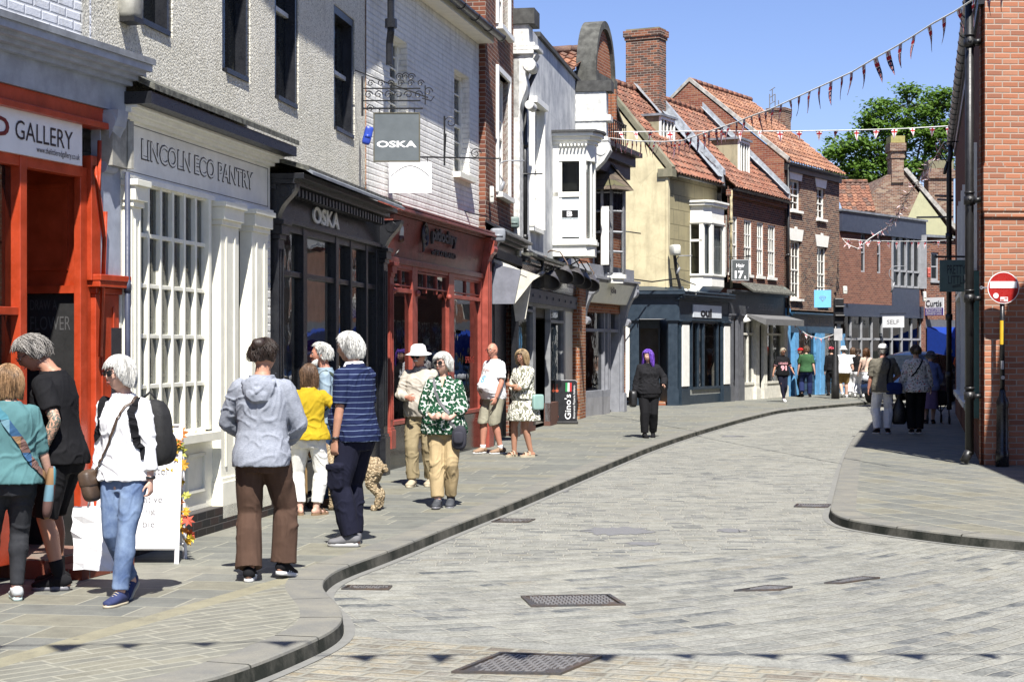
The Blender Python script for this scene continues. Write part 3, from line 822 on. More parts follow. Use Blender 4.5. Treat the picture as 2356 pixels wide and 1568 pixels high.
def slab_mat(name,rot,w,h,sett=None,joint=(.33,.315,.26),dark=1.0):
 def f(n):
  o=n.obj();x,y,z=n.sep(o)[:3]
  wy=n.math('MULTIPLY_ADD',n.noise(o,1.1,2),.05,-.025)
  u=n.math('ADD',n.math('MULTIPLY',x,cos(rot)),n.math('MULTIPLY',y,sin(rot)));v=n.math('ADD',n.math('SUBTRACT',n.math('MULTIPLY',y,cos(rot)),n.math('MULTIPLY',x,sin(rot))),wy)
  mk,c,rv=stone(n,u,v,w,h,.010,.28,SLAB,None)
  if sett:
   a=radians(45);U=n.math('ADD',n.math('MULTIPLY',x,cos(a)),n.math('MULTIPLY',y,sin(a)));V=n.math('ADD',n.math('SUBTRACT',n.math('MULTIPLY',y,cos(a)),n.math('MULTIPLY',x,sin(a))),n.math('MULTIPLY',wy,2.5))
   m2,c2,r2=stone(n,U,V,.42,.115,.014,.4,SLAB,None)
   d=n.math('SUBTRACT',x,n.math('MULTIPLY_ADD',y,.33,-5.87));k=n.math('GREATER_THAN',d,0.0)
   near=n.math('LESS_THAN',y,13.55);k=n.math('MULTIPLY',k,near)
   c=n.mix(k,c,n.mix(.5,c2,(.27,.255,.21)));mk=n.math('ADD',n.math('MULTIPLY',mk,n.math('SUBTRACT',1.0,k)),n.math('MULTIPLY',m2,k))
   band=n.math('LESS_THAN',n.math('ABSOLUTE',d),.09);band=n.math('MULTIPLY',band,near);c=n.mix(band,c,(.31,.285,.21));mk=n.math('MAXIMUM',mk,band)
  mid=n.noise(o,5,5,.68);big=n.noise(o,.6,5,.6);fine=n.noise(o,70,3,.7)
  c=n.mix(.8,c,n.mix(n.maprange(mid,.3,.7),(.70,.70,.70),(1.15,1.15,1.10)),'MULTIPLY');c=n.mix(n.maprange(n.noise(n.map(o,(2,1,1)),2.3,5,.7),.56,.74,0,.5),c,(.10,.10,.09))
  c=n.mix(.8,c,n.mix(n.maprange(big,.3,.7),(.86,.86,.86),(1.1,1.1,1.08)),'MULTIPLY')
  c=n.mix(.7,c,n.mix(n.maprange(fine,.3,.7),(.8,.8,.8),(1.1,1.1,1.1)),'MULTIPLY')
  gum=n.voro(o,3.1).outputs['Distance'];c=n.mix(n.maprange(gum,.05,.075,.55,0),c,(.09,.09,.09))
  c=n.mix(mk,joint,c);c=n.mix(1.0,c,(.77,.785,.765),'MULTIPLY')
  n.pbsdf(c,.75,n.bump(n.math('ADD',mk,n.math('MULTIPLY',n.math('ADD',fine,mid),.4)),.5,.006),spec=.3)
 return mat(name,f)
def kerb_mat(face=False):
 def f(n):
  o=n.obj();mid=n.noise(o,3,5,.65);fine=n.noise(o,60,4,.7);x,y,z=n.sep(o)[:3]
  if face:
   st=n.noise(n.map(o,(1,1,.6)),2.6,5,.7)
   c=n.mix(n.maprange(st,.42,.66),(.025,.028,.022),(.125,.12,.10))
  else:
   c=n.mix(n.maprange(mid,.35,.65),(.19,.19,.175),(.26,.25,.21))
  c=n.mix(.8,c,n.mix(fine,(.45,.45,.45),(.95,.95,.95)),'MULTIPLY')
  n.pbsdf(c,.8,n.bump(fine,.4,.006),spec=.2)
 return mat('kerb face' if face else 'kerb top',f)
def offs(pl,d):
 out=[]
 for i,p in enumerate(pl):
  a=Vector(pl[max(0,i-1)]);b=Vector(pl[min(len(pl)-1,i+1)]);t=(b-a).normalized()
  out.append((p[0]-t.y*d,p[1]+t.x*d))
 return out
def smoothpl(pl,it=2):
 for _ in range(it):
  q=[pl[0]]
  for a,b in zip(pl[:-1],pl[1:]):
   q+=[(a[0]*.75+b[0]*.25,a[1]*.75+b[1]*.25),(a[0]*.25+b[0]*.75,a[1]*.25+b[1]*.75)]
  q.append(pl[-1]);pl=q
 return pl
def kerb(name,pl,sgn,w=.27):
 """kerb stones along pl; sgn +1 when the pavement is to the left of the direction of travel"""
 inn=offs(pl,w*sgn);low=offs(pl,-.012*sgn);e2=offs(pl,.018*sgn);e1=offs(pl,.004*sgn)
 mb=MB();acc=0;rk=random.Random(9);nxt=.8
 pl2=[pl[0]];jn=[]
 for a,b in zip(pl[:-1],pl[1:]):
  a_,b_=Vector(a),Vector(b);ln=(b_-a_).length
  while acc+ln>nxt:
   t=(nxt-acc)/ln;p=a_.lerp(b_,t);jn.append(len(pl2));pl2+=[tuple(p-(b_-a_)/ln*.009),tuple(p+(b_-a_)/ln*.009)];nxt+=rk.uniform(.75,1.05)
  acc+=ln;pl2.append(b)
 pl=pl2;inn=offs(pl,w*sgn);low=offs(pl,-.012*sgn);e2=offs(pl,.018*sgn);e1=offs(pl,.004*sgn)
 for i in range(len(pl)-1):
  q=lambda L,z:((*L[i],z),(*L[i+1],z));jt=i in jn
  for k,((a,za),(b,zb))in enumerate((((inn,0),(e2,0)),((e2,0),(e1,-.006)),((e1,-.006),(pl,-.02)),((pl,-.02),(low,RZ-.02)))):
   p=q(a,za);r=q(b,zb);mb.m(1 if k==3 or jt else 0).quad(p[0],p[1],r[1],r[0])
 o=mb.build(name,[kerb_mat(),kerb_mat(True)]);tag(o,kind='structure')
 g=offs(pl,-.08*sgn);mb=MB()
 for i in range(len(pl)-1):mb.quad((*low[i],RZ+.004),(*low[i+1],RZ+.004),(*g[i+1],RZ+.004),(*g[i],RZ+.004))
 def gf(n):
  a=n.noise(n.obj(),8,4,.6);n.pbsdf(n.mix(a,(.12,.12,.11),(.22,.218,.20)),.85,n.bump(a,.4,.006))
 tag(mb.build('road_gutter',mat('pale gutter cement',gf)),kind='structure')
 return inn
def build_ground():
 MB().quad((-900,-300,-.3),(900,-300,-.3),(900,1500,-.3),(-900,1500,-.3)).build('ground',paint('far ground',(.12,.13,.09),.9),fix=False)['kind']='structure'
 MB().quad((-45,-12,RZ),(60,-12,RZ),(60,130,RZ),(-45,130,RZ)).build('road',road_mat(),fix=False)['kind']='structure'
 L=[(-7.5,3.2),(-4.6,5.6),(-2.9,7.3)]+[G(*p)for p in((450,1568),(580,1528),(710,1475),(768,1446),(790,1422),(785,1393),(750,1360),(741,1343),(750,1325),(785,1303),(900,1263),(1025,1213),(1178,1155),(1380,1071.6),(1527,1013),(1685,967),(1747,952),(1800,940),(1900,931),(2000,923),(2100,912))]+[(24,80),(34,120)]
 L=smoothpl(L,2)
 inn=kerb('kerb',L,1)
 MB().poly([(p[0],p[1],0)for p in inn]+[(-45,120,0),(-45,2.0,0)]).build('pavement',slab_mat('pavement slabs',radians(-9),.82,.42,sett=True))['kind']='structure'
 Rr=[(30,8.0),(9,12.6)]+[G(*p)for p in((2560,1257),(2356,1241),(2228,1230),(2123,1218),(2028,1205),(1953,1193),(1923,1183),(1908,1170),(1913,1155),(1924,1110),(1940,1050),(1965,1000),(1998,972),(2040,950),(2090,930),(2150,915))]+[(24,72),(40,108)]
 Rr=smoothpl(Rr,2)
 inn=kerb('kerb',Rr,-1)
 MB().poly([(p[0],p[1],0)for p in inn]+[(60,108,0),(60,8,0)]).build('pavement',slab_mat('pavement slabs right',radians(-73),.62,.40,joint=(.40,.37,.29)))['kind']='structure'
 rr=random.Random(3)
 def tar(n):
  a=n.noise(n.obj(),60,3,.7);n.pbsdf(n.mix(a,(.10,.102,.105),(.19,.19,.195)),.9,n.bump(a,.8,.01))
 T=mat('tar repair',tar)
 for px,py,rx,ry in((1425,1221,.32,.36),(1682,1220,.13,.2),(1290,1128,.10,.25),(1690,1003,.25,.35),(1478,1250,.15,.15)):
  cx,cy=G(px,py,RZ);n=40
  pts=[(cx+rx*cos(2*pi*k/n)*(1+.35*rr.uniform(-1,1)),cy+ry*sin(2*pi*k/n)*(1+.3*rr.uniform(-1,1)),RZ+.003)for k in range(n)]
  MB().poly(pts).build('road_patch',T)['kind']='structure'
def cast(n):
 a=n.noise(n.obj(),40,3,.6);r=n.noise(n.obj(),5,4,.6)
 n.pbsdf(n.mix(n.maprange(r,.4,.65),(.085,.083,.082),(.13,.095,.07)),n.maprange(a,.3,.7,.35,.6),n.bump(a,.5,.004),metal=.55)
def cover(name,corners,label,nx,ny,cat='manhole cover',frame=.05,kind='studs',group=None):
 """cast iron cover flush in the road; corners clockwise in world xy"""
 M=mat('cast iron',cast);c=[Vector((*p,RZ))for p in corners];ctr=sum(c,Vector())/4
 root=empty(name,ctr,0,label,cat,group);L=[p-ctr for p in c];z=.005
 def at(a,b,h):
  p=(L[0]*(1-a)+L[1]*a)*(1-b)+(L[3]*(1-a)+L[2]*a)*b;return(p.x,p.y,h)
 def slab(mb,a0,a1,b0,b1,h0,h1):
  p=[at(a0,b0,h1),at(a1,b0,h1),at(a1,b1,h1),at(a0,b1,h1)];q=[at(a0,b0,h0),at(a1,b0,h0),at(a1,b1,h0),at(a0,b1,h0)]
  mb.add(p+q,[(0,1,2,3),(4,5,1,0),(5,6,2,1),(6,7,3,2),(7,4,0,3)])
 mb=MB();f=.045
 for r in((0,1,0,f),(0,1,1-f,1),(0,f,f,1-f),(1-f,1,f,1-f)):slab(mb,*r,0,z+.009)
 mb.build('frame',M,root)
 mb=MB();slab(mb,f+.008,1-f-.008,f+.008,1-f-.008,0,z);mb.m(1)
 for i in range(nx):
  for j in range(ny):
   a=f+.03+(1-2*f-.06)*(i+.5)/nx;b=f+.03+(1-2*f-.06)*(j+.5)/ny;da=.30/nx;db=.30/ny
   if kind=='studs' and(i<2 or i>=nx-2)and j<2:continue
   if(i+j)%2:da*=1.3;db*=.6
   else:db*=1.3;da*=.6
   slab(mb,a-da,a+da,b-db,b+db,z,z+.007)
 mb.build('lid',[M,mat('worn cast iron',lambda n:n.pbsdf(n.mix(n.noise(n.obj(),30,3),(.10,.095,.09),(.30,.29,.28)),.45,metal=.3))],root)
 return root
build_ground()
q=lambda*ps:[G(x,y,RZ)for x,y in ps]
cover('drain_cover',q((1038,1548),(1290,1552),(1386,1512),(1150,1503)),'large rusty iron drain grating in the brown cobbles at the bottom of the photo',14,9,'drain cover')
cover('manhole_cover',q((1222,1396),(1440,1392),(1404,1369),(1198,1373)),'long studded iron manhole cover lying in the road left of the two small covers',18,9)
cover('manhole_cover',q((1688,1360),(1795,1358),(1824,1351),(1766,1348)),'small studded manhole cover in the road, the left one of the small pair',10,6)
cover('manhole_cover',q((1896,1342),(1935,1343),(2025,1330),(1985,1328)),'small studded manhole cover in the road, the right one of the small pair',12,5)
cover('drain_grate',q((785,1356),(895,1357),(903,1349),(800,1348)),'narrow iron gully grate beside the sharp bend of the left kerb',12,3,'drain grate')
cover('drain_grate',q((1130,1201),(1215,1202),(1232,1195),(1150,1194)),'rusty gully grate in the road by the straight left kerb',12,3,'drain grate')
cover('drain_grate',q((1826,1166),(1905,1168),(1912,1161),(1832,1160)),'dark gully grate at the tip of the right pavement corner',12,3,'drain grate')
def fb(mb,u0,u1,v0,v1,z0,z1):return mb.box(u0,u1,-v1,-v0,z0,z1)
WHITE=lambda:paint('white gloss paint',(.84,.83,.76),.42,.06,.12)
CREAM=lambda:paint('cream gloss paint',(.84,.82,.69),.42,.06,.12)
BLACK=lambda:paint('black gloss paint',(.012,.013,.017),.32,.1,.1)
REDP=lambda:paint('red gloss paint',(.52,.058,.014),.38,.18,.15)
LEAD=lambda:paint('lead sheet',(.25,.27,.30),.5,.25,.5,4)
IRON=lambda:paint('black iron',(.012,.012,.013),.4,.1,.1)
def stucco():
 def f(n):
  o=n.obj();g=n.noise(o,52,5,.85);v=n.voro(n.map(o),44).outputs['Distance'];big=n.noise(o,1.2,5,.6)
  c=n.mix(n.maprange(big,.35,.7),(.92,.89,.78),(.82,.79,.67));c=n.mix(n.maprange(g,.42,.50,.70,0),c,(.22,.205,.16));c=n.mix(n.maprange(n.noise(n.map(o,(3,3,.5)),1.5,5,.7),.55,.75,0,.45),c,(.30,.285,.22))
  h=n.math('ADD',g,n.math('MULTIPLY',v,-.8));n.pbsdf(c,.9,n.bump(h,1.0,.020),spec=.15)
 return mat('pebbledash',f)
def painted_brick(name='white painted brick',col=(.84,.83,.78),dirt=.25):
 def f(n):
  o=n.obj();x,y,z=n.sep(o)[:3];u=n.math('ADD',x,y);wob=n.noise(o,4,2)
  mk,rv,rc=n.cells(u,n.math('MULTIPLY_ADD',wob,.012,z),.235,.085,.014,half=True)
  fine=n.noise(o,50,4,.7);big=n.noise(o,1.5,5,.65)
  c=n.mix(n.maprange(big,.45,.75,0,dirt*2),col,tuple(k*.55 for k in col));c=n.mix(n.maprange(n.noise(n.map(o,(3,3,.45)),2.2,5,.75),.52,.72,0,.45),c,(.26,.25,.21));c=n.mix(n.maprange(n.noise(o,9,4,.8),.60,.68,0,.5),c,(.33,.30,.25));c=n.mix(n.maprange(mk,0,1,.3,0),c,tuple(k*.6 for k in col))
  n.pbsdf(c,.7,n.bump(n.math('ADD',n.math('MULTIPLY',mk,n.maprange(rv,0,1,.7,1.3)),n.math('MULTIPLY',fine,.5)),.9,.010),spec=.3)
 return mat(name,f)
def render_mat(name,col,dirt=(.25,.24,.2),k=.5,blocks=False):
 def f(n):
  o=n.obj();a=n.noise(o,1.4,6,.65);b=n.noise(n.map(o,(3,3,.6)),1.6,5,.6);g=n.noise(o,30,4,.7)
  c=n.mix(n.maprange(a,.42,.72,0,k),col,dirt);c=n.mix(n.maprange(b,.5,.75,0,k*.8),c,dirt)
  h=g
  if blocks:
   x,y,z=n.sep(o)[:3];mk,rv,rc=n.cells(n.math('ADD',x,y),z,.9,.45,.02,half=True);c=n.mix(mk,tuple(q*.55 for q in col),c);h=n.math('ADD',n.math('MULTIPLY',g,.4),mk)
  cr=n.voro(n.map(o,(1,1,1)),.8,'DISTANCE_TO_EDGE').outputs['Distance'];c=n.mix(n.maprange(cr,.0,.006,.35,0),c,tuple(q*.5 for q in col))
  n.pbsdf(c,.85,n.bump(h,.35,.008),spec=.2)
 return mat(name,f)
def pilaster(mb,u0,u1,z0,z1,v=.10,base=.35,cap=.18):
 fb(mb,u0,u1,0,v,z0+base,z1-cap);fb(mb,u0-.03,u1+.03,0,v+.03,z0,z0+base-.04);fb(mb,u0-.015,u1+.015,0,v+.016,z0+base-.04,z0+base)
 fb(mb,u0-.02,u1+.02,0,v+.02,z1-cap,z1-cap+.05);fb(mb,u0-.035,u1+.035,0,v+.045,z1-cap+.05,z1-.05);fb(mb,u0-.055,u1+.055,0,v+.07,z1-.05,z1)
 w=u1-u0;fb(mb,u0+w*.22,u0+w*.30,v,v+.012,z0+base+.1,z1-cap-.1);fb(mb,u1-w*.30,u1-w*.22,v,v+.012,z0+base+.1,z1-cap-.1)
def cornice(mb,u0,u1,z0,steps):
 """steps = [(height, projection), ...] from the bottom up"""
 z=z0
 for h,v in steps:fb(mb,u0,u1,-.02,v,z,z+h);z+=h
 return z
def hood(mb,u0,u1,z0,v0,z1,v1,th=.05):
 """sloping lead roof from outer edge (v0,z0) up to the wall (v1,z1)"""
 mb.prism([(u0,-v0,z0),(u0,-v1,z1),(u0,-v1,z1-th),(u0,-v0,z0-th)],(u1-u0,0,0))
def console(mb,u,w,z0,z1,v=.2):
 """scrolled bracket"""
 n=14;prof=[]
 for i in range(n+1):
  t=i/n;z=z1-(z1-z0)*t;d=v*(1-t)**1.3*(1+.12*sin(t*9))+.05
  prof.append((d,z))
 mb.prism([(u,-d,z)for d,z in prof]+[(u,0.02,z0),(u,.02,z1)],(w,0,0))
 mb.ring([(u-.008,-v*.72,z1-(z1-z0)*.16),(u+w+.008,-v*.72,z1-(z1-z0)*.16)],(z1-z0)*.13,12)
 mb.ring([(u-.008,-v*.30-.02,z1-(z1-z0)*.78),(u+w+.008,-v*.30-.02,z1-(z1-z0)*.78)],(z1-z0)*.08,12)
def gutter(F,u0,u1,z,v=.28,m=None,r=.06,name='gutter',dz=0.0):
 mb=MB();n=10;k=max(2,int((u1-u0)/.9));prof=[(r*cos(pi+pi*i/n),r*sin(pi+pi*i/n))for i in range(n+1)]
 prof=prof+[(x*.86,y*.86)for x,y in prof[::-1]]
 mb.prism([(u0,-v-a,z+b)for a,b in prof],(u1-u0,0,dz))
 for i in range(k+1):
  uu=u0+(u1-u0)*i/k;mb.prism([(uu,-v-a*1.12,z+dz*i/k+b*1.12)for a,b in prof[:n+1]]+[(uu,-v+r,z+dz*i/k+.01),(uu,-v-r,z+dz*i/k+.01)],(.035,0,0))
 return mb.build(name,m or IRON(),F.root)
def pipe(F,u,v,z0,z1,r=.045,m=None,kick=None,name='downpipe',parent=None):
 mb=MB();pts=[(u,-v,z0),(u,-v,z1)]
 if kick:pts+=[(u+kick[0],-v-kick[1],z1+kick[2])]
 mb.ring(pts,r,10)
 z=z0+.3
 while z<z1:mb.ring([(u,-v,z-.05),(u,-v,z+.05)],r*1.28,10);mb.box(u-r*1.8,u+r*1.8,-v+r*.6,-v+r*1.4,z-.02,z+.02);z+=1.8
 return mb.build(name,m or IRON(),parent or F.root,True)
def glass(mb,u0,u1,z0,z1,y):return mb.quad((u0,y,z0),(u1,y,z0),(u1,y,z1),(u0,y,z1))
def surrounds(W,r):
 for u0,u1,z0,z1 in W:
  mb=MB();fb(mb,u0,u0+.10,-.37,-.235,z0,z1);fb(mb,u1-.10,u1,-.37,-.235,z0,z1);fb(mb,u0+.1,u1-.1,-.37,-.235,z1-.1,z1);fb(mb,u0+.1,u1-.1,-.37,-.20,z0,z0+.05);mb.build('window_surround',BLACK(),r)
def pilas(r,m,specs):
 for a in specs:mb=MB();pilaster(mb,*a);mb.build('pilaster',m,r,bevel=.005)
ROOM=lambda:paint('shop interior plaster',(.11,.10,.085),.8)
def gallery():
 F=Fac((-4.60,9.62),(-3.25,14.12),'gallery_shop','bright red gallery shopfront with a pale grey cornice at the left edge','shop')
 r=F.root;L=F.L;U=lambda px,v=0:F.u(px,v);sg0,sgb=F.at((185,288),.06),F.at((185,382),.06)
 zt,zb=sg0[1],sgb[1];uR=U(262);us=sg0[0]
 uw=F.at((42,700))[0]
 ud1=F.at((165,900))[0]
 mb=MB();wall(mb,-.5,uR+.02,zt+.45,8.2,[(uR-3.2,uR-1.95,zt+1.2,zt+2.8)],.22,.3);shell(mb,-.5,uR+.02,8.2,5,.22)
 mb.build('wall',painted_brick('shade greyed white brick',(.60,.62,.66)),r)  # white painted brick, its shadow put in as a blue grey colour
 MB().box(-.5,uR+.02,.23,5,8.2,8.3).build('roof',LEAD(),r)
 mb=MB();z=zt+.16
 cornice(mb,-.5,uR+.02,zt+.17,[(.22,.10),(.04,.16),(.035,.22),(.03,.28),(.07,.34),(.03,.30)])
 mb.build('cornice',paint('pale blue grey paint',(.42,.46,.54),.5,.15),r)
 mb=MB();hood(mb,-.5,uR+.04,zt+.60,.36,zt+.72,-.22);mb.build('lead_flashing',LEAD(),r)
 mb=MB();fb(mb,-.5,uR,-.02,.075,zt+.02,zt+.169);fb(mb,-.5,uR-.18,-.02,.13,zt+.0,zt+.05)
 fb(mb,-.5,us-.02,-.02,.05,zb,zt)
 mb.build('architrave',REDP(),r,bevel=.006)
 MB().box(F.u(-330),us,-.075,-.03,zb,zt).build('sign_board',paint('white sign board',(.72,.73,.74),.35,.04),r)
 a,b=F.at((36,0),.08)[0],F.at((168,0),.08)[0]
 z0,z1=F.at((168,346),.08)[1],F.at((168,304),.08)[1]
 t=MB();add_text(t,'GALLERY',a,b,z0,z1,-.079,.0);fl=lambda x:F.at((x,0),.08)[0]
 a3,b3=fl(85),fl(184);zz=F.at((184,372),.08)[1];add_text(t,'www.thelittleredgallery.co.uk',a3,b3,zz-.005,zz+.055,-.079,.0)
 t.build('lettering',paint('black letters',(.015,.015,.02),.4,0,0),r,fix=False)
 t=MB();add_text(t,'THE LITTLE RED',F.u(-420),fl(22),z0,z1,-.079,.03);t.build('lettering',paint('dark red letters',(.16,.01,.012),.4,0,0),r,fix=False)
 up0,up1=U(196),uR
 mb=MB();pilaster(mb,up0+.06,up1-.02,.0,F.at((262,650))[1],.06,.42,.10)
 fb(mb,up0-.02,up0+.12,-.1,.07,F.at((262,650))[1],zb+.1)
 zs=F.at((262,650))[1];fb(mb,up0+.0,up1+.04,0,.14,zs,zs+.05)
 fb(mb,up0-.03,up0+.05,-.1,.02,0.0,zb)
 mb.build('pilaster',REDP(),r,bevel=.006)
 mb=MB();fb(mb,up0+.12,up1,-.02,.06,zs+.05,zt+.17);mb.m(0);console(mb,up1-.30,.16,zt-.42,zt+.16,.16);mb.build('pier',paint('pale blue grey paint',(.42,.46,.54),.5,.15),r)
 MB().ring([(up0+.03,-.11,zt-.1),(up0+.0,-.12,zt-.5),(up0-.02,-.10,zs+.9),(up0+.10,-.11,zs+.35),(up0+.12,-.11,zs+.55),(up0+.06,-.10,zs-.6)],.018,7).build('awning_cord',REDP(),r,True)
 mb=MB();zt2=zb-.06;fb(mb,-.5,uw+.01,-.06,.03,.62,.75);fb(mb,uw-.05,uw+.04,-.08,.05,.1,zt2+.06);ztr=F.at((20,715))[1]
 fb(mb,-.5,uw,-.04,.035,ztr-.03,ztr+.03);fb(mb,-.5,up0-.1,-.06,.04,zt2-.02,zb+.02);fb(mb,-.5,uw,-.04,.02,.12,.64)
 fb(mb,uw+.03,up0-.15,-1.12,-1.05,F.at((100,655),-1)[1],zb);
 fb(mb,uw+.15,up0-.30,-1.05,-1.03,F.at((100,640),-1)[1]+.1,zb-.1)
 fb(mb,up0-.12,up0-.02,-.03,.03,.1,zb)
 fb(mb,uw+.03,uw+.09,-1.1,-.2,.1,2.2)
 mb.build('shopfront_frame',REDP(),r,bevel=.005)
 zc_=2.19;xk=up0-.05
 mb=MB();mb.box(xk,xk+.03,.0,1.9,zc_,zb)
 for q in((.12,.16,zc_+.12,zb-.12),(.50,.54,zc_+.12,zb-.12),(.16,.50,zc_+.12,zc_+.16),(.16,.50,zb-.16,zb-.12)):mb.box(xk-.012,xk,q[0],q[1],q[2],q[3])
 mb.box(xk-.05,xk,.0,1.9,zc_-.06,zc_);mb.build('door_cheek',REDP(),r)
 bd=MB().box(xk,xk+.03,.0,1.9,0,zc_-.061).build('blackboard',paint('chalkboard',(.008,.008,.008),.7,.05,.05),r)
 for body,ya,yb,za_,zb_ in(('DRAW A',.46,.22,2.00,2.08),('FLOWER',.46,.10,1.84,1.95)):
  t=MB();vs,fs,_,_=text_geo(body,0);t.add([(xk-.003,ya+(yb-ya)*v.x,za_+(zb_-za_)*v.y)for v in vs],fs);t.build('chalk_lettering',paint('faint chalk',(.07,.07,.07),.9,0,0),bd,fix=False)
 mb=MB();mb.quad((uw,.05,zb-.0),(up0,.05,zb-.0),(up0,1.9,zb-.0),(uw,1.9,zb-.0));mb.quad((uw+.02,.1,0),(uw+.02,1.9,0),(uw+.02,1.9,zb),(uw+.02,.1,zb));mb.quad((uw,1.9,0),(up0,1.9,0),(up0,1.9,zb),(uw,1.9,zb));mb.quad((uw,.1,.02),(up0,.1,.02),(up0,1.9,.02),(uw,1.9,.02));mb.build('porch',paint('recess shade black',(.01,.01,.011),.35,.05,.05),r,fix=False)  # recess lined in black so the colour carries the shade inside the doorway
 g=MB();glass(g,-.5,uw-.04,.75,zt2,.03);g.build('shop_window',GLASS(),r,fix=False)
 mb=MB();fb(mb,uw,up0-.1,-1.2,.22,-.0,.15);fb(mb,uw+.05,up0-.12,-.35,.5,-.0,.08);mb.build('step',brick('red tile',[(.30,.10,.06),(.25,.08,.05),(.34,.13,.08)],(.2,.18,.15),.3,.15),r)
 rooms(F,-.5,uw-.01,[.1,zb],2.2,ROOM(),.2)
 rr=random.Random(5);cols=[(.5,.5,.55),(.3,.2,.45),(.5,.35,.2),(.15,.25,.4)]
 for k in range(7):
  x=rr.uniform(uw-1.6,uw-.2);zz=rr.uniform(.8,1.8);MB().box(x,x+.2,.35,.37,zz,zz+.26).build('framed_picture',paint('picture %d'%(k%4),cols[k%4],.5),r)
 mb=MB();u=up0+.13
 mb.box(u,u+.16,-.160,-.156,1.62,1.86);mb.box(u,u+.16,-.160,-.156,1.30,1.50);s_=mb.build('stickers',paint('dark sticker',(.035,.035,.04),.4),r)
 t=MB();add_text(t,'Alarm',u+.015,u+.145,1.52,1.58,-.150,.01);t.build('sticker_lettering',paint('sticker ink',(.35,.3,.28),.5,0,0),r,fix=False)
gallery()
def eco():
 F=Fac((-3.24,14.15),(-2.555,18.06),'grocery_shop','pebbledashed house over a cream shopfront with barred window and long white name board','shop')
 r=F.root;L=F.L
 wv=-.22
 zf0=F.at((313,406),.06)[1];zf1=F.at((313,280),.06)[1]
 zw=F.at((420,235),wv)[1]
 holes=[];W=[]
 for(xl,xr,yb,yt)in((312,397,48,-170),(511,576,163,-60)):
  u0,zb=F.at((xl,yb),wv-.0);u1=F.u(xr,wv);zt=zb+1.85;holes.append((u0,u1,zb,zt));W.append((u0,u1,zb,zt))
 F.holes=W
 ZR=7.6
 mb=MB();wall(mb,-.12,L+.42,zf1+.1,ZR,holes,.22,.24);shell(mb,-.12,L+.02,ZR,6,.48);mb.build('wall',stucco(),r)
 for h in W:sash(F,*h,paint('white sash paint',(.62,.63,.62),.5),1,2,y=.31,fr=.05,sill=False)
 surrounds(W,r)
 rooms(F,.0,L+.4,[zw,ZR],3,ROOM(),.47)
 mb=MB();mb.prism([(-.1,-.12,ZR-.12),(-.1,3.2,ZR+2.6),(-.1,3.2,ZR+2.5),(-.1,-.12,ZR-.24)],(L+.1,0,0));mb.build('roof',brick('slate',[(.06,.06,.07),(.08,.08,.09)],(.03,.03,.03),.3,.2),r)
 gutter(F,-.1,L,ZR-.12,.13,BLACK())
 mb=MB();hood(mb,-.02,L+.0,zf1+.26,.36,zf1+.52,-.23);mb.build('lead_hood',paint('mossy lead',(.17,.17,.14),.8,.5,1.0,14),r)
 mb=MB();cornice(mb,-.02,L,zf1+.10,[(.10,.33)]);mb.build('gutter_board',BLACK(),r)
 mb=MB();cornice(mb,.0,L-.01,zf1+.0,[(.035,.10),(.04,.15),(.025,.20)]);fb(mb,.05,L-.02,-.03,.05,zf0,zf1);fb(mb,.05,L-.02,-.03,.09,zf0-.05,zf0);fascia=mb.build('fascia',WHITE(),r,bevel=.004)
 ua,ub=F.at((327,0),.06)[0],F.at((584,0),.06)[0];za,zb_=F.at((330,368),.06)[1],F.at((330,318),.06)[1]
 t=MB();add_text(t,'LINCOLN ECO PANTRY',ua,ub,za,zb_,-.0535,.035);
 for(a,b,c,d)in((.13,L-.1,zf1-.035,zf1-.030),(.13,L-.1,zf0+.03,zf0+.035),(.13,.136,zf0+.035,zf1-.035),(L-.106,L-.1,zf0+.035,zf1-.035)):t.box(a,b,-.0535,-.05,c,d)
 t.build('lettering',paint('black letters',(.015,.015,.02),.4,0,0),fascia,fix=False)
 t=MB();add_text(t,'LINCOLN ECO PANTRY',ua+.012,ub-.012,za+.011,zb_-.011,-.0555,.0);t.build('letter_inlay',WHITE(),fascia,fix=False)
 u0,u1=F.at((308,0),.05)[0],F.at((472,0),.05)[0];z1=F.at((313,421),.0)[1]-.0;z0=F.at((470,985))[1]
 zs0=F.at((470,1000))[1]
 mb=MB();v0=.0;v1=.07;z1=zf0-.05
 n=6
 for i in range(n+1):
  x=u0+(u1-u0)*i/n;wd=.02 if 0<i<n else .035;fb(mb,x-wd,x+wd,v0,v1+(.03 if i in(0,n)else 0),z0,z1)
 for j in range(6):
  z=z0+(z1-z0)*j/5;fb(mb,u0,u1,v0+.01,v1-.01,z-.018,z+.018)
 fb(mb,u0-.08,u1+.10,-.1,.17,z0-.10,z0-.02);wf=mb.build('bow_window',CREAM(),r,bevel=.004)
 g=MB();glass(g,u0,u1,z0,z1,-.025);g.build('pane',GLASS(),wf,fix=False)
 ua2,ub2=F.u(478),F.u(520);ud=F.u(551);ue=F.u(588)
 mb=MB();fb(mb,.05,ua2,-.12,.05,.22,z0-.1)
 for k in range(3):
  a=u0+(u1-u0)*k/3+.05;b=u0+(u1-u0)*(k+1)/3-.05
  for q in((a,b,z0-.24,z0-.21),(a,b,.38,.41),(a,a+.03,.38,z0-.21),(b-.03,b,.38,z0-.21)):fb(mb,q[0],q[1],.05,.075,q[2],q[3])
 mb.build('stall_riser',CREAM(),r,bevel=.003)
 for a,b in((.06,.26),(ua2,ub2),(ud,ue)):
  mb=MB();pilaster(mb,a,b,.10,zf0-.05,.13,.38,.22);mb.build('pilaster',CREAM(),r,bevel=.004)
 mb=MB();fb(mb,.0,L-.005,-.15,.16,.0,.22-.0);mb.build('plinth',brick('dark plinth brick',[(.05,.045,.04),(.07,.05,.045),(.04,.04,.04)],(.09,.085,.08)),r)
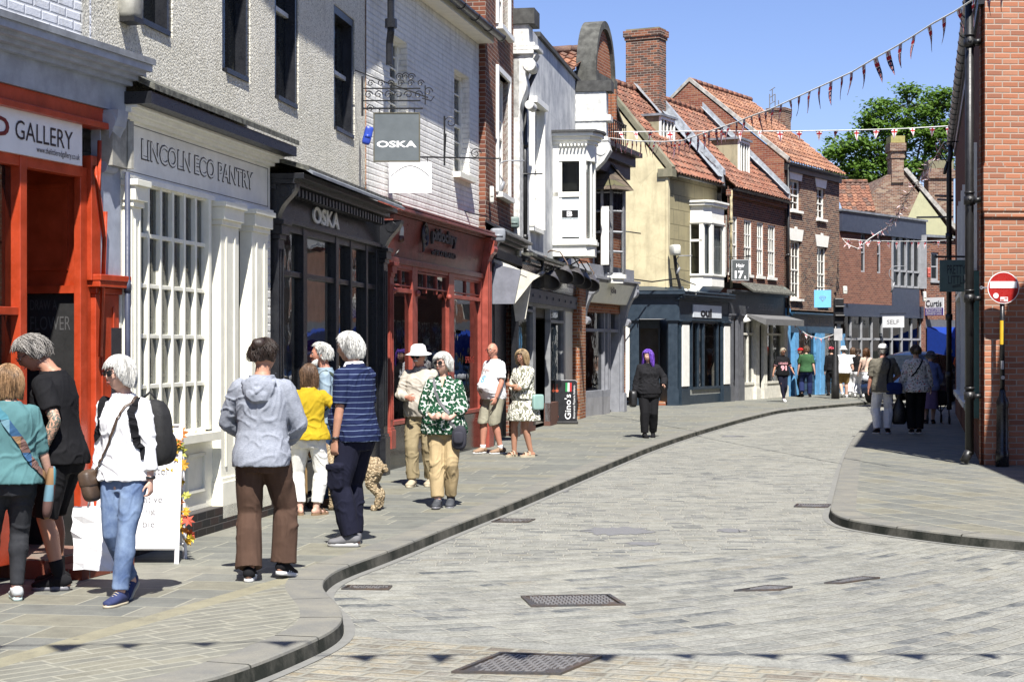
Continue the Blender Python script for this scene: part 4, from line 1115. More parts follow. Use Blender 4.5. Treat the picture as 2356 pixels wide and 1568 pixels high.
 MB().box(ue,L-.01,-.05,.1,.22,zf0-.05).build('party_wall',painted_brick(),r)
 ztr=F.at((525,630),-.25)[1]
 mb=MB();fb(mb,ub2,ud,-.42,-.36,.22,zf0-.05);mb.box(ub2+.08,ud-.08,.345,.36,ztr+.1,zf0-.2)
 fb(mb,ub2,ud,-.36,-.30,ztr-.04,ztr+.04);
 for q in((.3,1.1),(1.2,ztr-.12)):fb(mb,ub2+.14,ud-.14,-.36,-.345,*q)
 fb(mb,ub2+.06,ub2+.1,-.36,-.33,.22,zf0-.05);fb(mb,ud-.1,ud-.06,-.36,-.33,.22,zf0-.05)
 dr=mb.build('door',paint('grey cream door paint',(.45,.44,.38),.45),r)
 MB().box(ub2+.16,ud-.16,.28,.34,1.25,1.32).build('handle',paint('brass',(.5,.36,.12),.3),dr)
 rooms(F,.05,ua2-.02,[.3,zf0],3.2,ROOM(),.16)
 mb=MB()
 for k in range(4):mb.box(u0,u1+.8,.14,.42,z0+.02+k*.48,z0+.05+k*.48)
 mb.build('shelf',paint('pale wood',(.35,.25,.14),.6),r)
 rr=random.Random(11)
 for k in range(4):
  x=u0+.06
  while x<u1+.7:
   h=rr.uniform(.1,.26);w_=rr.uniform(.05,.1);c=rr.choice([(.5,.42,.05),(.5,.40,.05),(.1,.12,.1),(.45,.4,.3),(.2,.08,.05),(.04,.1,.12),(.6,.6,.55)])
   if rr.random()<.6:MB().lathe((x+w_/2,.20+rr.uniform(0,.14),z0+.05+k*.48),[(w_*.45,0),(w_*.5,.02),(w_*.5,h*.75),(w_*.3,h*.88),(w_*.34,h)],10).build('jar',paint('stock %.2f %.2f'%c[:2],c,.4),r,True)
   x+=w_+rr.uniform(.01,.12)
 MB().box(.0,.05,-.05,.02,.1,zf1).build('corner_board',WHITE(),r)
 a=F.at((262,270),.1)
 ma,mc=F.u(259,.12),F.u(299,.12);mb=MB();mb.box(ma,mc,-.12,.06,zf0+.03,zf1-.02);mb.ring([(mc-.03,-.13,zf1-.04),(mc-.03,-.13,zf0+.03)],.035,8);mb.build('meter_box',paint('aged cream box',(.40,.39,.34),.6,.3),r)
 pipe(F,-.01,.12,.1,zf0+.0,.022,paint('dark blue pipe',(.05,.06,.10),.5))
eco()
def oska():
 F=Fac((-2.555,18.07),(-1.785,23.5),'fashion_shop','pebbledashed house over a black shopfront with a dentilled cornice and large dark windows','shop')
 r=F.root;L=F.L;wv=-.22
 zc=F.at((625,372),.3)[1]
 zf1=F.at((640,440),.05)[1];zf0=F.at((640,498),.05)[1]
 zcor=F.at((655,380),.38)[1]
 W=[]
 for(xl,xr,yb,yt)in((632,687,226,-60),(768,816,297,8)):
  u0,zb=F.at((xl,yb),wv);u1=F.u(xr,wv);zt=F.at((xl,yt),wv)[1];W.append((u0,u1,zb,zt if yt>0 else zb+2.15))
 ZR=7.6;Lw=F.u(893,wv)
 mb=MB();wall(mb,.40,Lw,zf1+.1,ZR,W,.22,.24);shell(mb,.0,Lw,ZR,6,.48);mb.build('wall',stucco(),r)
 for h in W:sash(F,*h,paint('white sash paint',(.62,.63,.62),.5),1,2,y=.31,fr=.05,sill=False)
 surrounds(W,r)
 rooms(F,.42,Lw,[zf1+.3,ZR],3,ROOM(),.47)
 mb=MB();mb.prism([(0,-.12,ZR-.12),(0,3.2,ZR+2.6),(0,3.2,ZR+2.5),(0,-.12,ZR-.24)],(Lw,0,0));mb.build('roof',brick('slate',[(.06,.06,.07),(.08,.08,.09)],(.03,.03,.03),.3,.2),r)
 gutter(F,0,Lw+.1,ZR-.12,.13,BLACK())
 mb=MB();u=F.u(896,.05);zz=F.at((896,150),.05)[1];mb.ring([(u,-.05,zz),(u,-.05,zz+.3),(u-.05,-.08,zz+.45),(u-.05,-.08,ZR-.2)],.05,9)
 for q in range(3):mb.ring([(u-.05,-.08,zz+.5+q*.42),(u-.05,-.08,zz+.62+q*.42)],.085,9)
 mb.box(u-.15,u+.05,-.2,-.02,ZR-.9,ZR-.6);mb.build('downpipe',BLACK(),r,False)
 u1=F.u(925,.45)-.05;uL=.0
 mb=MB();hood(mb,uL,u1,zcor+.06,.46,zcor+.26,-.23);mb.build('lead_hood',paint('mossy lead',(.17,.17,.14),.8,.5,1.0,14),r)
 mb=MB();hood(mb,uL,u1,zcor+.0,.50,zcor+.065,.40,.03);mb.build('lead_edge',LEAD(),r)
 mb=MB();cornice(mb,uL,u1,zf1,[(.05,.10),(.02,.14)]);zd=zf1+.07;fb(mb,uL,u1,-.02,.14,zd,zcor-.12)
 x=uL+.1
 while x<u1-.1:fb(mb,x,x+.07,.14,.24,zcor-.22,zcor-.13);x+=.15
 cornice(mb,uL,u1,zcor-.12,[(.05,.30),(.06,.40)]);fb(mb,.05,L-.05,-.03,.06,zf0,zf1);fb(mb,.05,L-.05,-.03,.10,zf0-.05,zf0)
 console(mb,.04,.16,zf0-.18,zcor-.12,.26);console(mb,L-.28,.2,zf0-.25,zcor-.12,.30)
 mb.build('fascia',BLACK(),r,bevel=.004)
 ua,ub=F.at((719,0),.07)[0],F.at((779,0),.07)[0];za,zb_=F.at((719,512),.07)[1],F.at((719,473),.07)[1]
 t=MB();add_text(t,'OSKA',ua,ub,za,zb_,-.085,.02,None,.02);t.build('lettering',paint('silver letters',(.72,.72,.70),.4,0,0),r,fix=False)
 zt=zf0-.05
 m1,m2,m3,m4,m5=F.u(650),F.u(662),F.u(694),F.u(767),F.u(781)
 m6,m7,m8=F.u(800),F.u(836),F.u(858)
 pilas(r,BLACK(),((.05,.26,.0,zt,.12,.5,.2),(L-.30,L-.06,.0,zt,.12,.55,.2)))
 zm=F.at((780,648))[1]
 mb=MB()
 for a,b in((.3,.38),(m3-.10,m3+.06),(m4-.06,m4+.08),(m6-.04,m6+.05),(m7-.04,m7+.06),(L-.42,L-.3)):fb(mb,a,b,-.06,.05,.40,zt)
 fb(mb,.3,L-.3,-.06,.03,zm-.03,zm+.03);fb(mb,.3,L-.3,-.08,.04,zt-.08,zt);fb(mb,.3,m3,-.1,.07,0,.5);fb(mb,m6,L-.3,-.1,.07,0,.5);fb(mb,m3,m6,-.1,.02,.08,.40)
 wf=mb.build('shop_window',BLACK(),r,bevel=.004)
 g=MB();glass(g,.34,L-.34,.42,zt-.05,.02);g.build('pane',GLASS(),wf,fix=False)
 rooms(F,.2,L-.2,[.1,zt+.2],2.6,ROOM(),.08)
 MB().box(m3+.6,L-.25,.52,.55,.2,zt-.1).build('display_panel',paint('pale grey display board',(.52,.52,.50),.6),r)
 c=(F.u(708,-.3),.30);mb=MB();mb.m(1).ring([(c[0],c[1],.2),(c[0],c[1],.9)],.02,8);mb.lathe((c[0],c[1],.18),[(.2,0),(.2,.02),(.03,.04)],14)
 mb.m(0).ring([(c[0],c[1],z)for z in(.75,.95,1.15,1.35,1.5,1.62,1.68,1.74)],[(.26,.2),(.22,.17),(.19,.14),(.17,.12),(.2,.12),(.2,.1),(.12,.07),(.05,.05)],16);mb.sphere((c[0]-.02,c[1]-.06,1.72),(.12,.10,.08),10,8)
 MB_=tag(mb.build('mannequin',[cloth('burnt orange wool',(.50,.09,.02)),IRON()],None,True),'orange draped coat on a stand behind the dark shop window','mannequin');MB_.location=F.root.location;MB_.rotation_euler=F.root.rotation_euler
 return F
OS=oska()
def pito():
 F=Fac((-1.765,24.1),(-.48,30.2),'boutique_shop','white painted brick house over a terracotta red shopfront with dark raised lettering','shop')
 r=F.root;L=F.L;wv=-.10
 zf1=F.at((1112,535),.2)[1];zf0=F.at((895,588),.1)[1]
 zg=F.at((1150,108),.12)[1]
 ZR=zg+.1;W=[]
 for(xl,xr,yb,yt)in((897,937,260,80),(1045,1080,395,160)):
  u0,zb=F.at((xl,yb),wv);u1=F.u(xr,wv);W.append((u0,u1,zb,F.at((xr,yt+20),wv)[1]))
 mb=MB();wall(mb,-.55,L,zf1,ZR,W,.10,.24);mb.build('wall',painted_brick(),r)
 mb=MB();shell(mb,-.52,L-.003,ZR,6,.11);mb.build('side_wall',brick('orange brick',[(.40,.14,.06),(.50,.19,.08),(.33,.11,.055),(.45,.24,.12)],(.42,.38,.32)),r)
 for h in W:sash(F,*h,WHITE(),2,6,y=.24,fr=.05,bar=.02,sillm=CREAM(),proud=.02)
 rooms(F,-.4,L-.05,[zf1+.3,ZR],3,ROOM(),.36)
 mb=MB();hood(mb,-.52,L,ZR+.0,.28,ZR+2.7,-3.0,.1);mb.build('roof',brick('slate',[(.06,.06,.07),(.08,.08,.09)],(.03,.03,.03),.3,.2),r)
 gutter(F,-.55,L+.12,ZR-.02,.26,BLACK(),.085)
 mb=MB();fb(mb,-.52,L,-.1,.17,ZR-.16,ZR-.04);mb.build('soffit',CREAM(),r)
 mb=MB();fb(mb,1.2,L-.1,-.4,-1.1,ZR,10.2);
 red=paint('terracotta red paint',(.25,.06,.042),.32,.25,.2);red2=paint('bright red frame paint',(.40,.082,.055),.38,.2,.15)
 mb=MB();cornice(mb,.0,L,zf1-.07,[(.04,.14),(.05,.20),(.03,.25)]);hood(mb,0,L,zf1-.0,.27,zf1+.12,-.1,.04);mb.build('cornice',red,r,bevel=.004)
 mb=MB();mb.prism([(.05,-.03,zf0),(.05,-.12,zf1-.08),(.05,.05,zf1-.08),(.05,.05,zf0)],(L-.3,0,0));fb(mb,.0,L-.05,-.03,.09,zf0-.08,zf0);mb.build('fascia',red,r,bevel=.004)
 ta,tb=F.at((990,0),.1)[0],F.at((1047,0),.1)[0];zA,zB=F.at((990,556),.1)[1],F.at((990,522),.1)[1]
 t=MB();bk=paint('dark bronze letters',(.02,.018,.02),.4);add_text(t,'pitlochry',ta,tb,zA-.03,zB,-.14,.03,None,.04);add_text(t,'of SCOTLAND',ta+.05,tb-.02,zA-.19,zA-.10,-.12,.02,None,.02)
 cx=F.at((974,0),.1)[0];zc=F.at((974,540),.1)[1]
 for rad in(.17,.10):t.ring([(cx+cos(a)*rad*.9,-.13,zc+sin(a)*rad)for a in[2*pi*k/18 for k in range(19)]],.022,6,cap=False)
 t.ring([(cx-.1,-.13,zc-.26),(cx-.12,-.13,zc),(cx,-.13,zc)],.02,6)
 t.build('lettering',bk,r,fix=False)
 zt=zf0-.08;zr=F.at((895,665),.0)[1]
 P=[F.u(x)for x in(893,902,940,952,1025,1037,1094,1106)]
 pilas(r,red2,((L-.42,L-.12,.0,zf1-.05,.16,.5,.3),(.0,.16,.3,zt,.08,.3,.2)));mb=MB();console(mb,L-.40,.26,zf0-.3,zf1-.1,.22);mb.build('bracket',red2,r)
 zb=.62
 mb=MB()
 for a,b in((.16,.26),(P[2],P[3]),(P[4],P[5]),(L-.52,L-.42)):fb(mb,a,b,-.06,.06,zb,zt)
 for z in(zr-.03,zt-.06,zb):fb(mb,.16,P[3],-.06,.055 if z!=zb else .09,z,z+.06);fb(mb,P[4],L-.42,-.06,.055 if z!=zb else .09,z,z+.06)
 for a,b,k in((.26,P[2],2),(P[5],L-.52,2),(P[3],P[4],3)):
  for i in range(1,k):x=a+(b-a)*i/k;fb(mb,x-.015,x+.015,-.03,.03,zr,zt)
  for i in(1,2):z=zr+(zt-zr)*(.2 if i==1 else .8);fb(mb,a,b,-.03,.03,z-.012,z+.012)
 fb(mb,P[3],P[4],-.06,.05,zt-.05,zt);fb(mb,P[3],P[4],-.35,-.3,zr-.05,zr)
 for a in(.26,P[3],P[4]):mb.sphere((a-.05,-.07,zr-.02),.05,8,6)
 wf=mb.build('shop_window',red2,r,bevel=.004)
 for a_,b_ in((.2,P[2]+.02),(P[5]-.02,L-.5),(P[3],P[4])):g=MB();glass(g,a_,b_,zb,zt,.0);g.build('pane',GLASS(),wf,fix=False)
 mb=MB();fb(mb,.05,L-.1,-.1,.04,.0,zb-.02);mb.build('stall_riser',paint('dark marble',(.02,.018,.016),.12,.3),r)
 rooms(F,.1,L-.3,[.1,zt+.2],3.0,ROOM(),.08)
 c=(F.u(980,-.34),.34);mb=MB();mb.m(1).ring([(c[0],c[1],.15),(c[0],c[1],.9)],.02,8)
 mb.m(0).ring([(c[0],c[1],z)for z in(.85,1.0,1.2,1.38,1.52,1.66,1.74)],[(.20,.14),(.19,.13),(.16,.11),(.15,.1),(.18,.11),(.18,.09),(.08,.05)],16);mb.m(2).ring([(c[0],c[1],1.73),(c[0],c[1],1.85)],[.055,.045],10)
 def fl(n):
  v=n.voro(n.obj(),14).outputs['Distance'];n.pbsdf(n.mix(n.maprange(v,.2,.4),(.25,.07,.2),(.02,.015,.03)),.7)
 o=mb.build('mannequin',[mat('purple floral cloth',fl),IRON(),CREAM()],None,True);tag(o,'headless shop dummy in a dark purple flowered top behind the red framed window','mannequin');o.location=r.location;o.rotation_euler=r.rotation_euler
 t=MB();add_text(t,'SPRING',F.u(1070),F.u(1090),1.45,1.56,-.004,.01);t.build('window_lettering',paint('red vinyl',(.5,.05,.03),.4),wf,fix=False)
 return F
PI_=pito()
def pantile(name='red pantiles',cs=((.24,.10,.063),(.20,.083,.055),(.28,.125,.08),(.235,.12,.083),(.155,.075,.055)),dirt=.6):
 def f(n):
  o=n.obj();x,y,z=n.sep(o)[:3]
  v=n.math('MULTIPLY',z,1.0)
  mk,rv,rc=n.cells(n.math('MULTIPLY_ADD',n.noise(o,3,2),.02,x),n.math('MULTIPLY_ADD',n.noise(o,2,2),.03,v),.24,.24,.02,.001)
  c=n.ramp(rv,[(i/len(cs),q)for i,q in enumerate(cs)],'CONSTANT')
  big=n.noise(o,1.3,5,.65);fine=n.noise(o,30,4,.7)
  c=n.mix(n.maprange(big,.5,.75,0,dirt),c,(.13,.10,.07));c=n.mix(n.maprange(fine,.52,.75,0,.5),c,(.45,.33,.22));c=n.mix(mk,(.10,.05,.035),c)
  n.pbsdf(c,.8,n.bump(n.math('ADD',n.math('MULTIPLY',fine,.6),mk),.5,.01),spec=.2)
 return mat(name,f)
def tiled_roof(F,name,e0,e1,r0,r1,m=None,parent=None,pit=.24):
 """pantile slope between eave points e0,e1 and ridge points r0,r1 (local x,y,z): rolled tiles in overlapping rows"""
 e0,e1,r0,r1=map(Vector,(e0,e1,r0,r1));mb=MB()
 W=max((e1-e0).length,(r1-r0).length);H=((r0+r1)/2-(e0+e1)/2).length;nr=max(3,int(H/.30));nc=max(4,int(W/pit));sub=4
 nrm=(e1-e0).cross(r0-e0).normalized()
 if nrm.z<0:nrm=-nrm
 rr=random.Random(4)
 for j in range(nr):
  t0,t1=j/nr,min(1,(j+1.25)/nr);vs=[]
  for t,lift in((t0,.045),(t1,.0)):
   a=e0.lerp(r0,t);b=e1.lerp(r1,t)
   for i in range(nc*sub+1):
    s=i/(nc*sub);ph=(i%sub)/sub;wv=.032*cos(2*pi*ph)+.008*sin(i*.7+j)
    vs.append(a.lerp(b,s)+nrm*(lift+wv))
  n=nc*sub+1;mb.add(vs,[(i,i+1,n+i+1,n+i)for i in range(n-1)])
  lip=[v-nrm*.05 for v in vs[:n]];mb.add(vs[:n]+lip,[(i,i+1,n+i+1,n+i)for i in range(n-1)])
 o=mb.build(name,m or pantile(),parent or F.root,True,fix=False)
 return o
def ridge(F,r0,r1,m=None,parent=None,r=.11):
 mb=MB();r0,r1=Vector(r0),Vector(r1);n=max(2,int((r1-r0).length/.45))
 for i in range(n):
  a=r0.lerp(r1,i/n);b=r0.lerp(r1,(i+.96)/n);mb.ring([a,b],[r,r*1.08],10)
 return mb.build('ridge_tiles',m or pantile(),parent or F.root,True)
BR=[(.22,.075,.045),(.27,.10,.06),(.17,.065,.045),(.31,.12,.07),(.13,.06,.05),(.24,.09,.05)]
BR2=[(.20,.085,.055),(.27,.14,.09),(.14,.07,.055),(.33,.20,.13),(.23,.12,.08),(.11,.07,.06)]
MORT=(.34,.30,.25)
NAVY=lambda:paint('dark navy paint',(.018,.035,.055),.4,.12,.1)
GREY=lambda:paint('mid grey paint',(.13,.135,.15),.45,.12,.1)
def lights_row():pass
def brown():
 F=Fac((-.46,30.25),(.03,33.6),'bistro_shop','narrow brown brick house with tall white windows over a black shopfront with a folded awning','shop')
 r=F.root;L=F.L;zf1=F.at((1145,540),.1)[1];zf0=zf1-.55;ZR=9.6
 W=[]
 for(xl,xr,yt,yb)in((1140,1171,160,440),(1140,1171,-190,52)):
  u0,zb=F.at((xl,yb));u1=F.at((xr,yb))[0];zt=F.at((xl,yt))[1];W.append((u0+.15,u1-.1,zb,zt))
 mb=MB();wall(mb,0,L,zf1,ZR,W,0,.24);shell(mb,0,L,ZR,6);mb.build('wall',brick('brown brick',BR,MORT),r)
 for h in W:
  o=sash(F,*h,WHITE(),2,3,y=.10,fr=.08,curtain=None,proud=.12)
  mb=MB();fb(mb,h[0]-.1,h[0],-.1,.05,h[2],h[3]+.1);fb(mb,h[1],h[1]+.1,-.1,.05,h[2],h[3]+.1);fb(mb,h[0],h[1],-.1,.05,h[3],h[3]+.1);mb.build('architrave',WHITE(),o)
 rooms(F,.1,L-.1,[zf1+.2,6.6,ZR],2.5,ROOM(),.26)
 MB().box(0,L,0,6,ZR,ZR+.1).build('roof',LEAD(),r)
 mb=MB();cornice(mb,-.05,L,zf1-.14,[(.05,.18),(.05,.28),(.05,.36)]);hood(mb,-.05,L,zf1,.38,zf1+.22,0,.04);fb(mb,0,L,-.05,.06,zf0,zf1-.14);mb.build('fascia',BLACK(),r)
 console(mb2:=MB(),.02,.2,zf0-.1,zf1,.24);mb2.build('bracket',LEAD(),r)
 mb=MB();pilaster(mb,0,.22,0,zf0,.1,.5,.2);pilaster(mb,L-.3,L,0,zf0,.1,.5,.2);fb(mb,.2,L-.3,-.2,-.1,.0,zf0);fb(mb,.9,1.0,-.1,.02,0,zf0);mb.build('shopfront',BLACK(),r)
 a,z1=F.at((1150,604),.5);a2=F.u(1170,.5)
 mb=MB();zt=F.at((1165,597),.55)[1];zb=F.at((1140,690),.55)[1];u0=F.at((1133,0),.12)[0]
 mb.m(0).prism([(u0,-.12,zt),(u0,-.62,zt-.12),(u0,-.50,zb),(u0,-.12,zb)],(.06,0,0));mb.m(1).prism([(u0+.06,-.62,zt-.10),(u0+.06,-.95,zt-.22),(u0+.06,-.82,zt-.3),(u0+.06,-.5,zb)],(.03,0,0))
 le=F.u(1226,.8);mb.m(1).prism([(u0+.05,-.1,zt+.10),(u0+.05,-.72,zt-.18),(u0+.05,-.72,zt-.24),(u0+.05,-.1,zt+.04)],(max(.8,le-u0-.05),0,0));le=u0+max(.8,le-u0-.05);mb.m(1).prism([(le-.06,-.72,zt-.2),(le-.06,-.60,zt-.95),(le-.06,-.42,zt-1.0),(le-.06,-.30,zt-.1)],(.04,0,0))
 mb.m(2).box(u0,L-.2,.0,-.2,zt+.1,zt+.25)
 mb.build('awning',[paint('blue grey awning',(.22,.23,.27),.6),cloth('cream canvas',(.62,.60,.52)),paint('rusty black',(.05,.045,.04),.6)],r)
 rooms(F,.1,L-.1,[.1,zf0],2.2,ROOM(),.25)
brown()
def whitehouse():
 F=Fac((.03,33.6),(1.63,42.6),'restaurant_shop','white rendered house with boxy white bay window over a dark cafe front','shop')
 r=F.root;L=F.L;zf1=F.at((1215,590),.1)[1]-.05;zf0=zf1-.9
 rw=render_mat('stained white render',(.62,.63,.62),(.18,.20,.24),.85)
 ub=F.u(1272);
 W=[]
 u0,zb=F.at((1220,520));u1=F.u(1243);zt=F.at((1222,238))[1];W.append((u0,u1,zb,zt))
 pr0,pr1=F.at((1240,90)),F.at((1322,182))
 ZL,ZRr=pr0[1],pr1[1]
 mb=MB();ZT=min(ZL,ZRr)
 wall(mb,0,L,zf1,ZT,W,0,.24);mb.poly([(0,0,ZT),(L,0,ZT),(L,0,ZT+.02),(pr0[0]+.2,0,max(ZL,ZRr)),(0,0,max(ZL,ZRr)+.1)]);shell(mb,0,L,ZT,6);mb.build('wall',rw,r)
 for h in W:
  o=sash(F,*h,WHITE(),2,4,y=.06,fr=.10,proud=.08)
  mb=MB();fb(mb,h[0]-.08,h[0]+.02,-.1,.10,h[2],h[3]+.1);fb(mb,h[1]-.02,h[1]+.1,-.1,.10,h[2],h[3]+.1);fb(mb,h[0]-.1,h[1]+.14,-.1,.16,h[3],h[3]+.12);mb.build('architrave',WHITE(),o)
 rooms(F,.1,L-.1,[zf1+.3,ZT],3,ROOM(),.26)
 za=max(ZL,ZRr)
 tiled_roof(F,'roof',(-.2,.3,za-.3),(L-2.2,.3,ZT-.5),(-.2,3.4,za+.3),(L-2.2,3.4,ZT+.3));
 mb=MB();mb.prism([(pr0[0]-.2,-.06,max(ZL,ZRr)+.02),(L,-.06,ZT+.0),(L,-.06,ZT+.08),(pr0[0]-.2,-.06,max(ZL,ZRr)+.12)],(0,.3,0));mb.build('coping',paint('dark stone',(.07,.07,.065),.8,.3,.5),r)
 wp=paint('flaking white paint',(.70,.70,.66),.7,.25,.8,8)
 up=F.u(1178)+.0;P1=F.u(1193,.1)
 def brk(mb,x,zt,dz,pj):
  n=16;pts=[]
  for i in range(n+1):
   t=i/n;pts.append((.10+pj*(1-t)**1.1*(.8+.25*cos(t*11)),zt-dz*t))
  mb.prism([(x,-d,z)for d,z in pts]+[(x,0,pts[-1][1]),(x,0,zt)],(.42,0,0))
  for zz,rr_ in((zt-dz*.18,dz*.10),(zt-dz*.80,dz*.07)):mb.ring([(x-.02,-.12-pj*.55,zz),(x+.44,-.12-pj*.55,zz)],rr_,14)
 zc,zc2=F.at((1192,112),.2)[1],F.at((1192,42),.2)[1]
 mb=MB();fb(mb,.0,.42,0,.12,zf1,zc+.1);fb(mb,-.02,.46,-.1,.30,zc+.22,zc2);brk(mb,.0,zc+.02,1.25,.34);cornice(mb,-.06,.52,zc+.0,[(.07,.40),(.07,.50),(.08,.42)]);mb.build('corner_pilaster',wp,r,bevel=.01)
 mb=MB();fb(mb,-.08,.56,-.15,.42,zc2,zc2+.30);mb.build('capstone',paint('dark stone',(.07,.07,.065),.8,.3,.5),r)
 x2=L-.55;zp=F.at((1335,192),.3)[1];zq=F.at((1335,297),.3)[1]
 mb=MB();fb(mb,x2,x2+.42,0,.75,zq-.1,zp);brk2=[(.78,zq-.1),(.85,zq-.35),(.70,zq-.6),(.5,zq-.8),(.1,zq-.85)]
 mb.prism([(x2,-d,z)for d,z in brk2]+[(x2,0,zq-.85),(x2,0,zq-.1)],(.42,0,0));fb(mb,x2-.03,x2+.46,0,.86,zq+.35,zq+.50);fb(mb,x2-.02,x2+.44,0,.80,zq-.13,zq-.03)
 mb.ring([(x2-.02,-.62,zq-.33),(x2+.44,-.62,zq-.33)],.15,14);mb.build('corner_pilaster',wp,r,bevel=.01)
 mb=MB();fb(mb,x2-.04,x2+.5,0,.88,zp,zp+.26);mb.build('capstone',paint('dark stone',(.07,.07,.065),.8,.3,.5),r)
 pp=F.at((1207,160),.12)[1];pipe(F,F.u(1208,.14),.14,zf1+.1,F.at((1208,232),.14)[1],.05,None,(0,-.0,.0))
 mb=MB();u_=F.u(1208,.14);mb.ring([(u_,-.14,F.at((1208,240),.14)[1]),(u_,-.2,F.at((1208,200),.14)[1]),(u_+.0,-.34,F.at((1212,170),.14)[1])],.05,9);mb.ring([(u_,-.14,zf1+.15),(u_+.15,-.3,zf1+.05),(u_+.9,-.34,zf1+.02),(u_+1.0,-.34,zf1-.25),(u_+.5,-.3,zf1-.35)],.05,9);mb.build('downpipe',IRON(),r,True)
 b0=ub+.0;pj=.74;b1=max(F.u(1366,pj+.16)+.3,b0+.9)
 zT=F.at((1280,305),.1)[1];zB=F.at((1278,588),.1)[1];zS=F.at((1278,558),.1)[1];zM=F.at((1300,445),.3)[1]
 base=empty('bay',(0,0,0));bpy.data.objects.remove(base)
 mb=MB();out=[(b0,0),(b0,-pj),(b0+.25,-pj-.16),(b1-.3,-pj-.16),(b1,-pj+.05),(b1,0)]
 def band(mb,z0,z1,g):
  c=[(x+(-g if x<b0+.01 else g if x>b1-.01 else 0),y-(g if y<-.1 else 0))for x,y in out];mb.prism([(x,y,z0)for x,y in c],(0,0,z1-z0))
 band(mb,zB,zS-.04,0);band(mb,zS-.04,zS+.04,.05);band(mb,zS+.04,zS+.1,.02)
 H0=zS+.1;H1=zT-.62;band(mb,H1,zT-.16,.0);band(mb,zT-.24,zT-.16,.04);band(mb,zT-.16,zT-.08,.10);band(mb,zT-.08,zT,.17)
 for(x,y,a_,b_)in((b0,-.13,.08,.13),(b0,-pj,.10,.15),(b0+.20,-pj-.10,.14,.10),(b1-.4,-pj-.14,.12,.12)):mb.box(x,x+a_,y,y+b_,H0,H1)
 mb.box(b0-.0,b0+.12,-pj+.05,-.0,zM-.06,zM+.05);mb.box(b0+.02,b0+.06,-.20,-.0,H0,H1)
 k=0
 while k<8:mb.box(b0-.12,b0-.02,-pj+.02+k*.08-.05,-pj+.06+k*.08-.05,zT-.30,zT-.25);k+=1
 o=mb.build('bay_window',WHITE(),r,bevel=.006)
 mb=MB();band(mb,zT,zT+.05,.22);mb.build('bay_roof',paint('dark lead',(.06,.06,.06),.6,.3),o)
 g=MB();g.quad((b0+.05,-.02,H0),(b0+.05,-pj,H0),(b0+.05,-pj,H1),(b0+.05,-.02,H1));g.quad((b0+.1,-pj-.03,H0),(b0+.3,-pj-.1,H0),(b0+.3,-pj-.1,H1),(b0+.1,-pj-.03,H1));g.quad((b0+.3,-pj-.1,H0),(b1-.2,-pj-.1,H0),(b1-.2,-pj-.1,H1),(b0+.3,-pj-.1,H1));g.build('pane',GLASS(),o,fix=False)
 MB().box(b0+.3,b1-.1,-pj+.15,.1,H0,H1).build('blind',ROOM(),o)
 zz0,zz1=H0+.04,zM-.08
 MB().box(b0+.035,b0+.045,-.60,-.13,zz0,zz1).build('clinic_sign',paint('pale sign film',(.62,.68,.70),.3,.05),o)
 mb=MB();zc=(zz0+zz1)/2+.02;mb.box(b0+.028,b0+.034,-.56,-.20,zc-.02,zc+.14);mb.build('logo_plate',paint('black sticker',(.01,.01,.01),.3,0,0),o)
 def side_text(body,y0,y1,z0,z1,x,m,bold=0,name='lettering'):
  t=MB();vs,fs,_,_=text_geo(body,bold);t.add([(x,y0+(y1-y0)*v.x,z0+(z1-z0)*v.y)for v in vs],fs);t.build(name,m,o,fix=False)
 wl=paint('white letters',(.8,.8,.8),.4,0,0);bl=paint('black letters',(.015,.015,.02),.4,0,0)
 side_text('B',-.35,-.43,zc-.0,zc+.12,b0+.025,wl,.03);side_text('B',-.31,-.39,zc-.0,zc+.12,b0+.0225,wl,.0);side_text('BAILGATE CLINIC LINCOLN',-.20,-.56,zc-.065,zc-.035,b0+.03,bl)
 gl=paint('dark gloss fascia',(.03,.03,.033),.10,.1,.05)
 mb=MB();fb(mb,.4,L-.4,-.05,.10,zf0+.35,zf1-.05);cornice(mb,.2,L-.1,zf1-.1,[(.06,.2),(.06,.3)]);mb.build('fascia',gl,r)
 t=MB();add_text(t,"Ristorante Pizzeria",L-2.6,L-.7,zf0+.52,zf0+.68,-.105,.01);t.build('lettering',paint('grey letters',(.18,.18,.18),.4,0,0),r,fix=False)
 mb=MB();fb(mb,.4,L-.4,-.05,.12,zf0+.05,zf0+.33)
 for k in range(9):fb(mb,.6+k*.9,.66+k*.9,.12,.15,zf0+.16,zf0+.22)
 mb.build('signboard',GREY(),r)
 MB().box(.2,L-.1,-.35,.08,zf1+.02,zf1+.08).build('lead_flashing',paint('mossy lead',(.17,.17,.14),.8,.5,1.0,14),r)
 d0,d1=F.u(1228),F.u(1262)
 mb=MB();fb(mb,F.u(1222),d0,-.08,.04,.1,zf0+.05);fb(mb,d1,d1+.08,-.08,.04,.1,zf0+.05);fb(mb,F.u(1293),F.u(1297),-.08,.04,.1,zf0+.05);fb(mb,.4,L-.4,-.08,.04,zf0-.02,zf0+.06);fb(mb,.4,d0,-.08,.04,F.at((1240,720))[1],F.at((1240,720))[1]+.05);fb(mb,d1,F.u(1297),-.08,.04,F.at((1270,742))[1],F.at((1270,742))[1]+.06)
 wf=mb.build('shop_window',paint('aluminium frame',(.30,.31,.32),.35),r)
 for a_,b_ in((.4,d0),(d1,F.u(1300))):mb=MB();fb(mb,a_,b_,-.1,.04,0,.5);mb.build('stall_riser',brick('granite',[(.17,.09,.07),(.2,.1,.08)],(.15,.09,.08),.9,.6),r)
 for a_,b_ in((.4,d0),(d1,F.u(1300))):g=MB();glass(g,a_,b_,.5,zf0,.03);g.build('pane',GLASS(),wf,fix=False)
 MB().box(F.u(1297)+.02,F.u(1315),-.02,.1,0,zf0).build('jamb',CREAM(),r)
